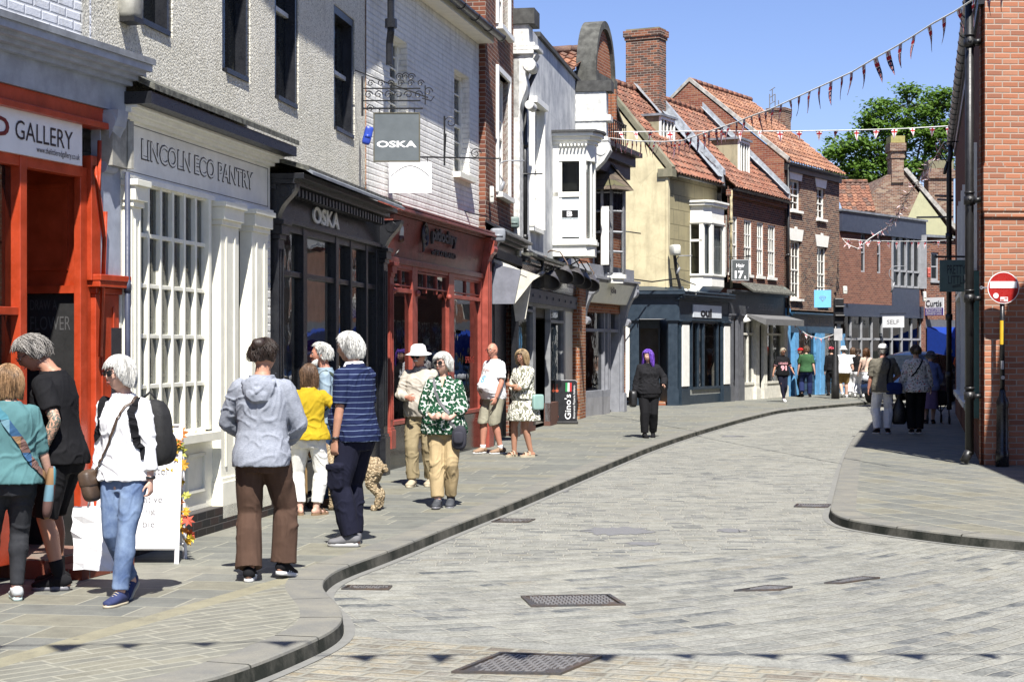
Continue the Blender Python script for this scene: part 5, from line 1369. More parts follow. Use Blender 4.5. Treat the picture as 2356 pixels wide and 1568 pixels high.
 MB().box(F.u(1316),L-.02,-.18,.2,0,zf1-.1).build('brick_pier',brick('orange brick',[(.40,.14,.06),(.50,.19,.08),(.10,.05,.04),(.33,.11,.055)],(.2,.17,.14)),r)
 rooms(F,.3,L-.3,[.08,zf0],3.5,ROOM(),.1)
 mb=MB();u=F.u(1238)
 for k in range(4):mb.box(u+.3*k,u+.3*k+.24,1.2,1.25,1.2,1.9)
 mb.build('menu_boards',paint('striped print',(.45,.43,.4),.6),r)
 MB().box(d0+.1,d1-.1,.6,.66,.1,2.0).build('inner_door',paint('dark wood',(.06,.035,.02),.4),r)
whitehouse()
def gothic():
 F=Fac((1.63,42.6),(2.95,46.5),'salon_shop','brick house with round topped stone gable, oriel window and grey shopfront','shop')
 r=F.root;L=F.L;zf1=F.at((1345,605),.2)[1]
 ob=brick('orange gable brick',[(.36,.12,.055),(.42,.15,.07),(.30,.10,.05),(.46,.18,.09)],(.36,.30,.24))
 st=paint('weathered stone',(.11,.11,.095),.85,.35,.8,5)
 zs=F.at((1366,172))[1];zt=F.at((1382,56))[1];ua_,ub_=F.u(1366),F.u(1406);uc=(ua_+ub_)/2;hw=(ub_-ua_)/2;ra=zt-zs
 zl=F.at((1428,285))[1];n=20;arc=lambda g,h:[(uc-(hw+g)*cos(pi*i/n),zs+(ra+h)*sin(pi*i/n))for i in range(n+1)]
 def side(g,s_):return[(uc+s_*(hw+g+(L-uc-hw-.1)*(t**1.7)),zs-.1-(zs-zl)*t**.8)for t in[k/6 for k in range(7)]]
 mb=MB();prof=side(0,-1)[::-1]+arc(0,-.12)+side(0,1);mb.prism([(max(0,x),.0,z)for x,z in prof]+[(L,0,2.6),(0,0,2.6)],(0,.32,0));mb.box(0,L,.32,6,2.6,7.0)
 mb.build('wall',ob,r)
 mb=MB()
 for A_,B_ in((arc(.02,-.10),arc(.12,.10)),(side(.02,1),side(.14,1)),(side(.02,-1),side(.14,-1))):
  for i in range(len(A_)-1):
   q_=[A_[i],A_[i+1],B_[i+1],B_[i]];mb.prism([(max(-.1,x),-.09,z)for x,z in q_],(0,.52,0))
 for s_ in(-1,1):mb.box(uc+s_*(hw+.06)-.13,uc+s_*(hw+.06)+.13,-.12,.46,zs-.35,zs+.10)
 mb.box(uc-hw,uc+hw,-.05,.0,zs-.15,zs+.10)
 mb.build('gable_coping',st,r)
 tiled_roof(F,'roof',(-1.2,6,7.6),(-1.2,.30,7.6),(uc,6,9.35),(uc,.30,9.35),pantile('weathered pantiles',((.22,.10,.065),(.17,.08,.055),(.27,.13,.08),(.13,.08,.065)),.6));ridge(F,(uc,5,9.4),(uc,.35,9.4),MATS['weathered pantiles'])
 mb=MB();zA=F.at((1390,315))[1];hw2=hw
 for x in(uc-.35,uc+.25,uc+.75):mb.box(x,x+.12,-.14,.0,zA,zs-.15)
 mb.build('brick_mullions',ob,r);h=(uc-.9,uc+.9,zA,zs-.2)
 mb=MB();mb.box(uc-.9,uc+.9,-.012,-.006,zA,zs-.2);mb.build('attic_window',GLASS(),r)
 mb=MB();
 for k in range(9):mb.ring([(uc-.8+k*.2,-.4,zA-.2),(uc-.8+k*.2,-.4,zA+.35)],.015,5)
 mb.ring([(uc-.85,-.4,zA+.35),(uc+.85,-.4,zA+.35)],.02,5);mb.ring([(uc-.85,-.4,zA+.1),(uc+.85,-.4,zA+.1)],.012,5);mb.build('balcony_railing',IRON(),r)
 z1,z2=F.at((1370,330),.4)[1],F.at((1370,385),.4)[1]
 mb=MB();mb.box(.1,L-.5,-.50,0,z1-.25,z1);mb.box(.0,L-.4,-.66,0,z1,z1+.12);mb.box(.25,L-.6,-.38,0,z2,z1-.25);mb.build('balcony',paint('dark brown timber',(.035,.022,.018),.5),r)
 slate=brick('stone tiles',[(.14,.11,.085),(.19,.15,.11),(.10,.085,.07),(.16,.15,.08)],(.05,.045,.04),.25,.16)
 o0=F.u(1366)-.05;pj=.48;zT=F.at((1368,430),.3)[1];zB=F.at((1368,615),.3)[1];zM=F.at((1372,480),.3)[1]
 o1=F.u(1436,.68)+.3
 mb=MB();e=.28;tp=[(o0-e,0),(o0-e,-pj-e*.7),(o0+.4,-pj-.2-e),(o1-.4,-pj-.2-e),(o1+e,0)];bp=[(x*.0+o0+.2 if i<2 else(o0+.6 if i==2 else o1-.5 if i==3 else o1),y*.35)for i,(x,y)in enumerate(tp)]
 vs=[(x,y,zT)for x,y in tp]+[(x,y,zT+.75)for x,y in bp];mb.add(vs,[(i,i+1,i+6,i+5)for i in range(4)]+[(5,6,7,8,9),(0,1,2,3,4)]);mb.build('oriel_roof',slate,r)
 wh=WHITE();P_=[(o0,0),(o0,-pj),(o0+.35,-pj-.2),(o1-.3,-pj-.2),(o1+.1,0)]
 mb=MB();mb.prism([(x,y,zB-.35)for x,y in P_],(0,0,.12));mb.prism([(x,y,zB-.23)for x,y in[(a,b-.06)for a,b in P_]],(0,0,.1));mb.build('oriel_base',wh,r)
 mb=MB();g=MB();dk=MB()
 for(a,b,nn)in((P_[0],P_[1],2),(P_[1],P_[2],1),(P_[2],P_[3],4)):
  a3,b3=Vector((*a,0)),Vector((*b,0))
  for i in range(nn+1):
   p=a3.lerp(b3,i/nn);mb.box(p.x-.035,p.x+.035,p.y-.035,p.y+.035,zB-.1,zT)
  for z in(zB-.12,zB+(zM-zB)*.30,zB+(zM-zB)*.64,zM,zT-.05):mb.ring([Vector((a3.x,a3.y,z)),Vector((b3.x,b3.y,z))],.03,4)
  q=[Vector((*a,zB-.1)),Vector((*b,zB-.1)),Vector((*b,zM)),Vector((*a,zM))];g.add(q,[(0,1,2,3)])
  q=[Vector((*a,zM)),Vector((*b,zM)),Vector((*b,zT)),Vector((*a,zT))];dk.add(q,[(0,1,2,3)])
  for i in range(nn*4):
   p=a3.lerp(b3,(i+.5)/(nn*4));dk.ring([p+Vector((0,-.01,zM)),p+Vector((0,-.01,zT))],.012,4)
 o=mb.build('oriel_window',paint('pale grey frame',(.42,.43,.45),.4),r);g.build('pane',GLASS(),o,fix=False);dk.build('leaded_light',paint('leaded glass',(.02,.02,.025),.15),o,fix=False)
 mb=MB();mb.box(o0-.2,o0-.16,-pj+.02,-pj+.22,zB+.1,zM+.1);mb.build('open_casement',wh,o)
 MB().box(o0+.3,o1-.1,-.2,.0,zB-.1,zT).build('blind',ROOM(),o)
 zs1=F.at((1345,650),.25)[1];zs0=F.at((1345,692),.25)[1]
 gp=paint('pale grey paint',(.30,.31,.34),.45,.12)
 mb=MB();cornice(mb,-.05,L+.1,zs1+.06,[(.06,.40),(.06,.48)]);fb(mb,-.05,L+.1,-.1,.30,zs1+.18,zf1);mb.build('cornice',gp,r)
 mb=MB();mb.prism([(.3,-.18,zs0),(.3,-.40,zs1+.05),(.3,.0,zs1+.05),(.3,.0,zs0)],(L-.5,0,0));mb.build('sign_board',CREAM(),r)
 t=MB();a,b=F.at((1395,0),.3)[0],F.at((1408,0),.3)[0];z=F.at((1400,678),.3)[1];add_text(t,'jolie',a,b,z-.02,z+.20,-.41,.04);t.build('lettering',paint('black letters',(.015,.015,.02),.4,0,0),r,fix=False)
 for x in(.02,L-.22):mb=MB();console(mb,x,.22,zs0-.75,zs1+.1,.42);fb(mb,x,x+.2,-.1,.06,.5,zs0-.6);fb(mb,x-.03,x+.24,-.1,.12,0,.5);mb.build('pilaster',gp,r,bevel=.005)
 d0=F.u(1402);zr=F.at((1380,763))[1]
 mb=MB()
 for x in(.25,d0-.08,F.u(1392),d0+.1):fb(mb,x,x+.09,-.2,-.02,.5,zs0)
 fb(mb,.25,L-.2,-.2,-.02,zr,zr+.08);fb(mb,.25,d0,-.2,.02,.45,.62);fb(mb,.25,L-.2,-.2,-.0,zs0-.08,zs0+.02);fb(mb,d0+.15,L-.25,-.35,-.28,.05,zr);fb(mb,L-.32,L-.2,-.3,0,0,zs0)
 for k in range(8):fb(mb,.4+k*.22,.42+k*.22,-.16,-.14,zr,zs0)
 wf=mb.build('shop_window',gp,r);g=MB();glass(g,.3,d0,.6,zr,.10);glass(g,.3,L-.2,zr,zs0,.12);g.build('pane',GLASS(),wf,fix=False)
 MB().box(.2,d0,-.02,.2,0,.45).build('stall_riser',render_mat('grey render',(.30,.30,.31),(.15,.15,.15),.5),r)
 rooms(F,.15,L-.15,[.05,zs0+.1],3,ROOM(),.22)
 MB().box(L,L+.35,.0,.8,0,zf1+.3).build('brick_pier',brick('orange brick',[(.40,.14,.06),(.50,.19,.08),(.10,.05,.04),(.33,.11,.055)],(.2,.17,.14)),r)
 MB().box(L+.36,L+1.0,.4,1.0,0,2.9).build('white_return',WHITE(),r)
gothic()
def chimney(mb,x0,x1,y0,y1,z0,z1,cap=.22,out=.07):
 mb.box(x0,x1,y0,y1,z0,z1-cap);mb.box(x0-out*.5,x1+out*.5,y0-out*.5,y1+out*.5,z1-cap,z1-cap*.66);mb.box(x0-out,x1+out,y0-out,y1+out,z1-cap*.66,z1)
def dormer(F,pl,pr,ytop,ybot,v,depth,name='dormer'):
 """small flat topped attic window standing in the roof: px of its front's left and right, readings of its top and bottom"""
 a,b=F.u(pl,v),F.u(pr,v);zt=F.at((pl,ytop),v)[1];zb=F.at((pl,ybot),v)[1];y=-v
 mb=MB();mb.box(a,b,y+.04,y+depth,zb,zt);o=mb.build(name,render_mat('lichened render',(.33,.30,.20),(.14,.14,.10),.9),F.root)
 MB().box(a-.10,b+.12,y-.08,y+depth,zt,zt+.07).build('dormer_roof',LEAD(),o)
 mb=MB();w=b-a
 for x in(a,b-.07):mb.box(x,x+.07,y-.02,y+.04,zb,zt)
 mb.box(a+.07,b-.07,y-.02,y+.04,zt-.09,zt);mb.box(a-.03,b+.03,y-.05,y+.04,zb-.06,zb+.02)
 for k in(1,2,3):x=a+w*k/4;mb.box(x-.018,x+.018,y-.01,y+.03,zb+.02,zt-.09)
 mb.box(a+.07,b-.07,y-.012,y+.034,(zt+zb)/2-.03,(zt+zb)/2+.03)
 mb.build('window',WHITE(),o);MB().quad((a,y+.036,zb),(b,y+.036,zb),(b,y+.036,zt),(a,y+.036,zt)).build('pane',GLASS(),o,fix=False)
 return o
def flash(F,pts,w=.32,name='lead_flashing',up=.24):
 mb=MB();P_=[Vector(p)for p in pts];rr=random.Random(8);vs=[]
 for i,p in enumerate(P_):
  vs+=[p+Vector((-w/2*rr.uniform(.7,1.2),0,up)),p+Vector((w/2*rr.uniform(.7,1.2),0,up))]
 mb.add(vs,[(2*i,2*i+1,2*i+3,2*i+2)for i in range(len(P_)-1)]);return mb.build(name,paint('pale lead',(.42,.45,.48),.38,.25,1.0,7),F.root,fix=False)
def lerp3(a,b,t):return tuple(x+(y-x)*t for x,y in zip(a,b))
def corner():
 """yellow rendered corner house, gallery door facing the camera, front running away to the right"""
 A=(4.90,51.5);B=(6.87,55.4)
 F=Fac(A,B,'corner_shop','yellow rendered corner house with tall brick chimney, white bay window and navy blue gallery front','shop')
 r=F.root;L=F.L;D=5.2
 ze=F.at((1545,392))[1]+.05
 yel=render_mat('pale yellow render',(.62,.55,.35),(.30,.25,.16),.6);olive=render_mat('olive scored render',(.33,.29,.17),(.16,.14,.09),.5,True)
 zf=F.at((1545,662))[1]
 apex=F.at((1412,160),-2.45);YB=.35;RD=2.45+YB;za=9.95
 W=[]
 b0,b1=F.u(1588,-.35),F.u(1664,.05)
 mb=MB();wall(mb,0,L,zf-.3,ze,[],YB,.2);mb.build('wall',olive,r)
 mb=MB();mb.poly([(0,YB,zf-.3),(0,YB,ze),(0,RD,za),(0,RD*2,ze),(0,RD*2+.8,zf-.3)][::-1]);mb.box(-.02,.14,YB-.06,YB+.02,zf,ze+.1);mb.poly([(L,YB,zf),(L,RD*2,zf),(L,RD*2,ze),(L,RD,za),(L,YB,ze)]);mb.build('gable_wall',yel,r,fix=False)
 mb=MB();mb.prism([(-.04,YB-.15,ze-.08),(-.04,RD,za+.12),(-.04,RD,za+.30),(-.04,YB-.2,ze+.12)],(.28,0,0));mb.box(-.08,.26,YB-.22,YB+.25,ze-.18,ze+.06);mb.build('gable_parapet',render_mat('mossy stone',(.22,.20,.14),(.08,.09,.06),.8),r)
 e0,e1,r0,r1=(.24,YB-.2,ze-.05),(L,YB-.2,ze-.05),(.26,RD,za),(L,RD,za)
 tiled_roof(F,'roof',e0,e1,r0,r1);tiled_roof(F,'roof',(L,RD*2+.2,ze),(.26,RD*2+.2,ze),(L,RD,za),(.26,RD,za));ridge(F,(.2,RD,za+.05),(L+.1,RD,za+.05))
 gutter(F,.3,L,ze-.1,-.12)
 ya=RD-.75;c0=F.u(1516,-ya);yb_=ya+1.15;ct=F.at((1516,66),-ya)[1]
 mb=MB();chimney(mb,c0,c0+.62,ya,yb_,za-2.4,ct,.30,.07);ch=mb.build('chimney',brick('chimney brick',[(.20,.075,.045),(.27,.10,.055),(.09,.055,.045),(.33,.14,.08),(.13,.075,.055)],(.40,.36,.30)),r)
 MB().box(c0,c0+.62,ya,yb_,ct,ct+.06).build('flaunching',render_mat('mossy stone',(.22,.20,.14),(.08,.09,.06),.8),ch)
 zq=lambda t:ze+(za-ze)*t
 flash(F,[(c0-.15,YB-.2+(RD-YB+.2)*t,ze-.05+(za-ze+.05)*t)for t in(.58,.7,.8,.9,1.0)],.34)
 dormer(F,1519,1552,266,368,-1.25,1.3)
 flash(F,[(L-.2,YB-.2+(RD-YB+.2)*t,ze-.05+(za-ze+.05)*t)for t in(0,.15,.3,.45,.6,.75,.9,1)],.6)
 mb=MB();mb.prism([(L-.05,YB-.22,ze-.1),(L-.05,RD,za+.05),(L-.05,RD,za+.52),(L-.05,YB-.22,ze+.42)],(.22,0,0));mb.build('lead_parapet',paint('pale lead',(.42,.45,.48),.38,.25,1.0,7),r)
 zt,zb=F.at((1592,462),.1)[1],F.at((1592,655),.1)[1];zw1,zw0=F.at((1598,508),.3)[1],F.at((1598,628),.3)[1]
 P_=[(b0,YB),(b0+.02,-.06),(b0+.30,-.24),(b1-.45,-.24),(b1,-.02),(b1,YB)]
 def band(mb,z0,z1,g):mb.prism([(x+(g if i>2 else-g),y-(g if y<.3 else 0),z0)for i,(x,y)in enumerate(P_)],(0,0,z1-z0))
 mb=MB();band(mb,zb,zw0,0);band(mb,zw0-.02,zw0+.04,.04);band(mb,zw1,zt-.05,0);band(mb,zw1+.04,zw1+.10,.03);band(mb,zt-.05,zt+.04,.09);band(mb,zt+.04,zt+.10,.13)
 for(x,y),w_ in zip(P_[:5],(.1,.16,.16,.12,.1)):mb.box(x-.02,x+w_,y-.01,y+.12,zw0,zw1)
 mb.box(b0,b0+.05,-.05,YB,(zw0+zw1)/2+.25,(zw0+zw1)/2+.32);mb.prism([(x,y,zb)for x,y in P_],(0,.2,-.22))
 o=mb.build('bay_window',WHITE(),r,bevel=.005)
 g=MB();q=[(x+.03,y+.05)for x,y in P_]
 for i in range(4):g.add([(*q[i],zw0),(*q[i+1],zw0),(*q[i+1],zw1),(*q[i],zw1)],[(0,1,2,3)])
 g.build('pane',GLASS(),o,fix=False)
 net=MB();q=[(x+.10,y+.16)for x,y in P_]
 for i in range(1,4):
  a,b=Vector((*q[i],0)),Vector((*q[i+1],0));n=24;dn=Vector((0,-1,0))
  pts=[a.lerp(b,k/n)+dn*.025*sin(k*1.7+sin(k))for k in range(n+1)]
  for k in range(n):
   if i==1 and n*.42<k<n*.52:continue
   net.add([(pts[k].x,pts[k].y,zw0),(pts[k+1].x,pts[k+1].y,zw0),(pts[k+1].x,pts[k+1].y,zw1),(pts[k].x,pts[k].y,zw1)],[(0,1,2,3)])
 net.build('curtain',cloth('net curtain',(.75,.75,.74)),o,fix=False)
 MB().box(b0+.1,b1-.1,YB+.02,YB+.04,zw0,zw1).build('window_back',ROOM(),o)
 nv=NAVY();zs1,zs0=F.at((1590,700))[1],F.at((1590,733))[1];zc=zf-.08
 mb=MB();fb(mb,0,L,-.05,.04,zs0,zc-.25);cornice(mb,-.15,L,zc-.25,[(.06,.12),(.06,.2),(.08,.26)]);hood(mb,-.1,L,zc,.28,zf+.04,-.36,.04);fb(mb,0,L,-.05,.08,zs0-.06,zs0);mb.build('fascia',nv,r,bevel=.005)
 ua,ub=F.u(1592),F.u(1648)
 s_=MB().box(ua-.05,F.u(1655)+.0,-.075,-.042,zs0+.05,zs1).build('sign_board',paint('pale sign panel',(.60,.64,.68),.4,.05),r)
 t=MB();a,b=F.at((1612,0),.08)[0],F.at((1638,0),.08)[0];z=F.at((1612,729),.08)[1];add_text(t,'oui',a,b,z+.0,z+.27,-.08,.05,None,.004);t.build('lettering',paint('black letters',(.015,.015,.02),.4,0,0),s_,fix=False)
 for p0,p1 in((1560,1578),(1657,1672)):
  mb=MB();pilaster(mb,F.u(p0),F.u(p1),0,zs0-.05,.10,.5,.12);o=mb.build('pilaster',nv,r,bevel=.005);MB().box(F.u(p0)+.05,F.u(p1)-.05,-.135,-.10,.56,zs0-.2).build('white_panel',WHITE(),o)
 z0,z1=F.at((1595,890))[1],zs0-.12
 mb=MB();
 for x in(F.u(1590),F.u(1606)-.03,F.u(1618)-.03,F.u(1650)):fb(mb,x,x+.08,-.1,.03,z0,z1)
 fb(mb,F.u(1590),F.u(1655),-.1,.06,z0-.08,z0);fb(mb,F.u(1590),F.u(1655),-.1,.04,z1,z1+.1);fb(mb,F.u(1586),F.u(1657),-.1,.02,0,.28);wf=mb.build('shop_window',nv,r)
 g=MB();glass(g,F.u(1590),F.u(1655),z0,z1,.03);g.build('pane',GLASS(),wf,fix=False)
 MB().box(F.u(1588),F.u(1656),-.01,.1,.28,z0-.08).build('stall_riser',paint('grey green board',(.33,.34,.31),.6),r)
 rooms(F,.75,L-.1,[.08,zs0],2.5,ROOM(),.12)
 Gf=Fac((3.28,51.52),(4.90,51.50),'corner_shop_part',None,None);g_=Gf.root;g_.name='door_front';g_.parent=r;g_.matrix_parent_inverse=Matrix();
 bpy.context.view_layer.update()
 Mi=(Matrix.Translation(r.location)@Matrix.Rotation(r.rotation_euler.z,4,'Z')).inverted()@(Matrix.Translation(Gf.A)@Matrix.Rotation(atan2(Gf.d.y,Gf.d.x),4,'Z'))
 bpy.data.objects.remove(g_)
 def put(mb,name,m,**k):
  mb.v=[tuple(Mi@Vector(v))for v in mb.v];return mb.build(name,m,r,**k)
 LG=Gf.L;zt=Gf.at((1480,733))[1];yz=Gf.at((1480,665))[1]
 mb=MB();wl=MB()
 mb.box(0,LG+.02,-.05,.3,zt,yz-.1);z=cornice(mb,-.05,LG+.2,yz-.28,[(.06,.10),(.07,.18),(.10,.26)]);fb(mb,.05,LG+.05,0,.10,zt+.0,zt+.35);hood(mb,-.05,LG+.2,yz-.04,.26,yz+.1,-.36,.04)
 put(mb,'fascia',nv)
 mb=MB();pilaster(mb,.22,.42,0,zt,.08,.5,.1);pilaster(mb,LG-.28,LG+.0,0,zt,.10,.5,.12)
 mb.prism([(.42,.0,0),(.50,.9,0),(.56,.9,0),(.48,0,0)],(0,0,zt));mb.prism([(LG-.3,0,0),(LG-.46,.9,0),(LG-.40,.9,0),(LG-.24,0,0)],(0,0,zt));put(mb,'door_surround',nv)
 mb=MB();mb.box(-.05,.20,.0,.1,.25,yz-.1);put(mb,'white_panel',WHITE())
 dz=Gf.at((1450,755),-1)[1];mb=MB();mb.box(.5,LG-.45,.9,.95,dz,zt);mb.box(.5,.57,.88,.96,0,dz);mb.box(LG-.5,LG-.44,.88,.96,.1,dz);put(mb,'door_frame',nv)
 mb=MB();mb.box(.5,LG-.35,-.05,1.0,.0,.10);put(mb,'step',brick('orange brick',[(.40,.14,.06),(.50,.19,.08),(.10,.05,.04),(.33,.11,.055)],(.2,.17,.14)))
 yb=paint('mustard gallery wall',(.42,.28,.06),.8);mb=MB();y0,y1=.97,2.4
 mb.quad((.1,y1,.1),(LG,y1,.1),(LG,y1,zt),(.1,y1,zt));mb.quad((.1,y0,.1),(.1,y1,.1),(.1,y1,zt),(.1,y0,zt));mb.quad((LG,y0,.1),(LG,y1,.1),(LG,y1,zt),(LG,y0,zt));mb.quad((.1,y0,zt),(LG,y0,zt),(LG,y1,zt),(.1,y1,zt));mb.quad((.1,y0,.1),(LG,y0,.1),(LG,y1,.1),(.1,y1,.1));put(mb,'interior',yb,fix=False)
 rr=random.Random(2)
 for k,(x,z,w_,h)in enumerate(((.55,1.25,.3,.4),(.95,1.35,.28,.30),(.95,1.75,.36,.3),(.58,1.8,.26,.36),(1.3,1.55,.2,.3),(.95,.95,.3,.25))):
  mb=MB();mb.box(x,x+w_,y1-.05,y1-.01,z,z+h);o=put(mb,'framed_picture',paint('picture frame',(.55,.5,.38)if k%2 else(.05,.04,.03),.5));mb=MB();mb.box(x+.05,x+w_-.05,y1-.06,y1-.052,z+.05,z+h-.05);mb.v=[tuple(Mi@Vector(v))for v in mb.v];mb.build('print',paint('picture %d'%(k%3),(.3,.25,.2),.5),o)
 mb=MB();mb.quad((-.05,.001,yz-.05),(LG+.0,.001,yz-.05),(LG+.0,.001,ze),(-.05,.001,ze));
 return F
CO=corner()
def hair():
 F=Fac((6.87,55.4),(9.50,60.7),'hairdresser_shop','long low brick house with four sash windows over a charcoal and white shopfront','shop')
 r=F.root;L=F.L;ze=F.at((1674,425))[1]+.0;ze2=F.at((1800,460))[1];zf=F.at((1690,650))[1];ze=(ze+ze2)/2
 W=[]
 for xl,xr,yt,yb in((1674,1697,494,588),(1711,1730,504,596),(1741,1757,510,634),(1766,1784,516,640)):
  u0=F.u(xl)+.02;u1=F.u(xr);z0=F.at((1741,634))[1];W.append((u0,u1,z0,F.at((xl,yt))[1]))
 W[0]=(max(.12,W[0][0]),*W[0][1:])
 mb=MB();wall(mb,0,L,zf,ze,W,0,.2);mb.build('wall',brick('old red brick',BR,MORT),r)
 for h in W:sash(F,*h,WHITE(),3,4,y=.03,fr=.06,bar=.03,curtain=cloth('net curtain',(.75,.75,.74))if h is W[0]else None,proud=.06)
 rooms(F,.05,L-.05,[zf,ze],2.0,ROOM(),.22)
 RD=3.0;a=F.at((1532,215),-RD);za=F.at((1600,251),-RD)[1];zb=F.at((1659,282),-RD)[1];zr=(za+zb)/2
 mb=MB();mb.prism([(L,0,zf),(L,0,ze),(L,RD,zr-.1),(L,RD*2,ze),(L,RD*2,zf)],(.0,0,0));
 tiled_roof(F,'roof',(-.0,-.22,ze-.05),(L,-.22,ze-.05),(-.3,RD,zr),(L,RD,zr));tiled_roof(F,'roof',(L,RD*2,ze),(0,RD*2,ze),(L,RD,zr),(0,RD,zr));ridge(F,(-.3,RD,zr+.05),(L,RD,zr+.05))
 gutter(F,0,L,ze-.1,.26);mb=MB();fb(mb,0,L,-.05,.12,ze-.32,ze-.12);mb.build('eaves_course',brick('brown brick',BR,MORT),r)
 dormer(F,1700,1724,320,480,-.55,1.5)
 flash(F,[(L-.1,-.22+(RD+.22)*t,ze-.05+(zr-ze+.05)*t)for t in(0,.12,.24,.36,.48,.6,.72,.84,1)],.5)
 mb=MB();mb.prism([(L-.06,-.22,ze-.1),(L-.06,RD,zr+.05),(L-.06,RD,zr+.42),(L-.06,-.22,ze+.36)],(.04,0,0));mb.build('lead_upstand',MATS['pale lead'],r);ch=paint('charcoal paint',(.055,.058,.065),.45,.15);zs0=F.at((1690,722))[1];zs1=F.at((1690,682))[1]
 mb=MB();fb(mb,0,L,-.05,.05,zs0-.0,zs1+.1);cornice(mb,0,L,zs1+.1,[(.06,.14),(.05,.22)]);mb.build('fascia',ch,r)
 t=MB();add_text(t,'HOUSE OF CARDS',F.u(1742),F.u(1776),zs0+.16,zs0+.40,-.056,.02);t.build('lettering',paint('grey letters',(.18,.18,.18),.4,0,0),r,fix=False)
 t=MB();hood(t,F.u(1705),L,zs1+.22,.42,zs1+.5,.0,.06);t.build('lead_hood',paint('mossy lead',(.17,.17,.14),.8,.5,1.0,14),r)
 a0=F.u(1712);mb=MB();mb.prism([(a0,-.1,zs0+.02),(a0,-.75,zs0-.14),(a0,-.75,zs0-.34),(a0,-.72,zs0-.34),(a0,-.1,zs0-.05)],(L-a0-.1,0,0));mb.build('awning',cloth('striped grey canvas',(.20,.20,.20)),r)
 mb=MB();pilaster(mb,.0,.3,0,zs0,.1,.5,.15);pilaster(mb,F.u(1691),F.u(1704),0,zs0,.1,.7,.15);fb(mb,.3,F.u(1691),-.3,-.2,.0,zs0);mb.build('grey_doorway',GREY(),r)
 z0=F.at((1712,885))[1];d0,d1=F.u(1738),F.u(1750);wp=paint('warm white paint',(.66,.64,.56),.45)
 for p0,p1 in((1733,1741),(1751,1759),(1797,1806)):mb=MB();pilaster(mb,F.u(p0),F.u(p1),0,zs0-.15,.1,.4,.2);mb.build('pilaster',wp,r)
 mb=MB();fb(mb,F.u(1704),F.u(1736),-.1,.02,0,z0);fb(mb,F.u(1758),L,-.1,.02,0,z0);fb(mb,F.u(1704),F.u(1736),-.1,.05,z0,z0+.08);fb(mb,F.u(1758),L,-.1,.05,z0,z0+.08)
 for x in(1706,1720,1732,1760,1776,1797):fb(mb,F.u(x)-.03,F.u(x)+.03,-.08,.03,z0,zs0-.1)
 zz=F.at((1712,770))[1];fb(mb,F.u(1704),F.u(1736),-.08,.03,zz,zz+.07);fb(mb,F.u(1758),L,-.08,.03,zz,zz+.07);fb(mb,d0,d1+.2,-.4,-.34,0,zs0);wf=mb.build('shop_window',wp,r)
 for a_,b_ in((F.u(1704),F.u(1736)),(F.u(1758),L)):g=MB();glass(g,a_,b_,z0,zs0,.04);g.build('pane',GLASS(),wf,fix=False)
 rooms(F,F.u(1704),L-.05,[.06,zs0],2.0,ROOM(),.1)
 pipe(F,.06,.1,zf-.2,ze-.15,.045,paint('cream pipe',(.45,.38,.22),.6,.4))
hair()
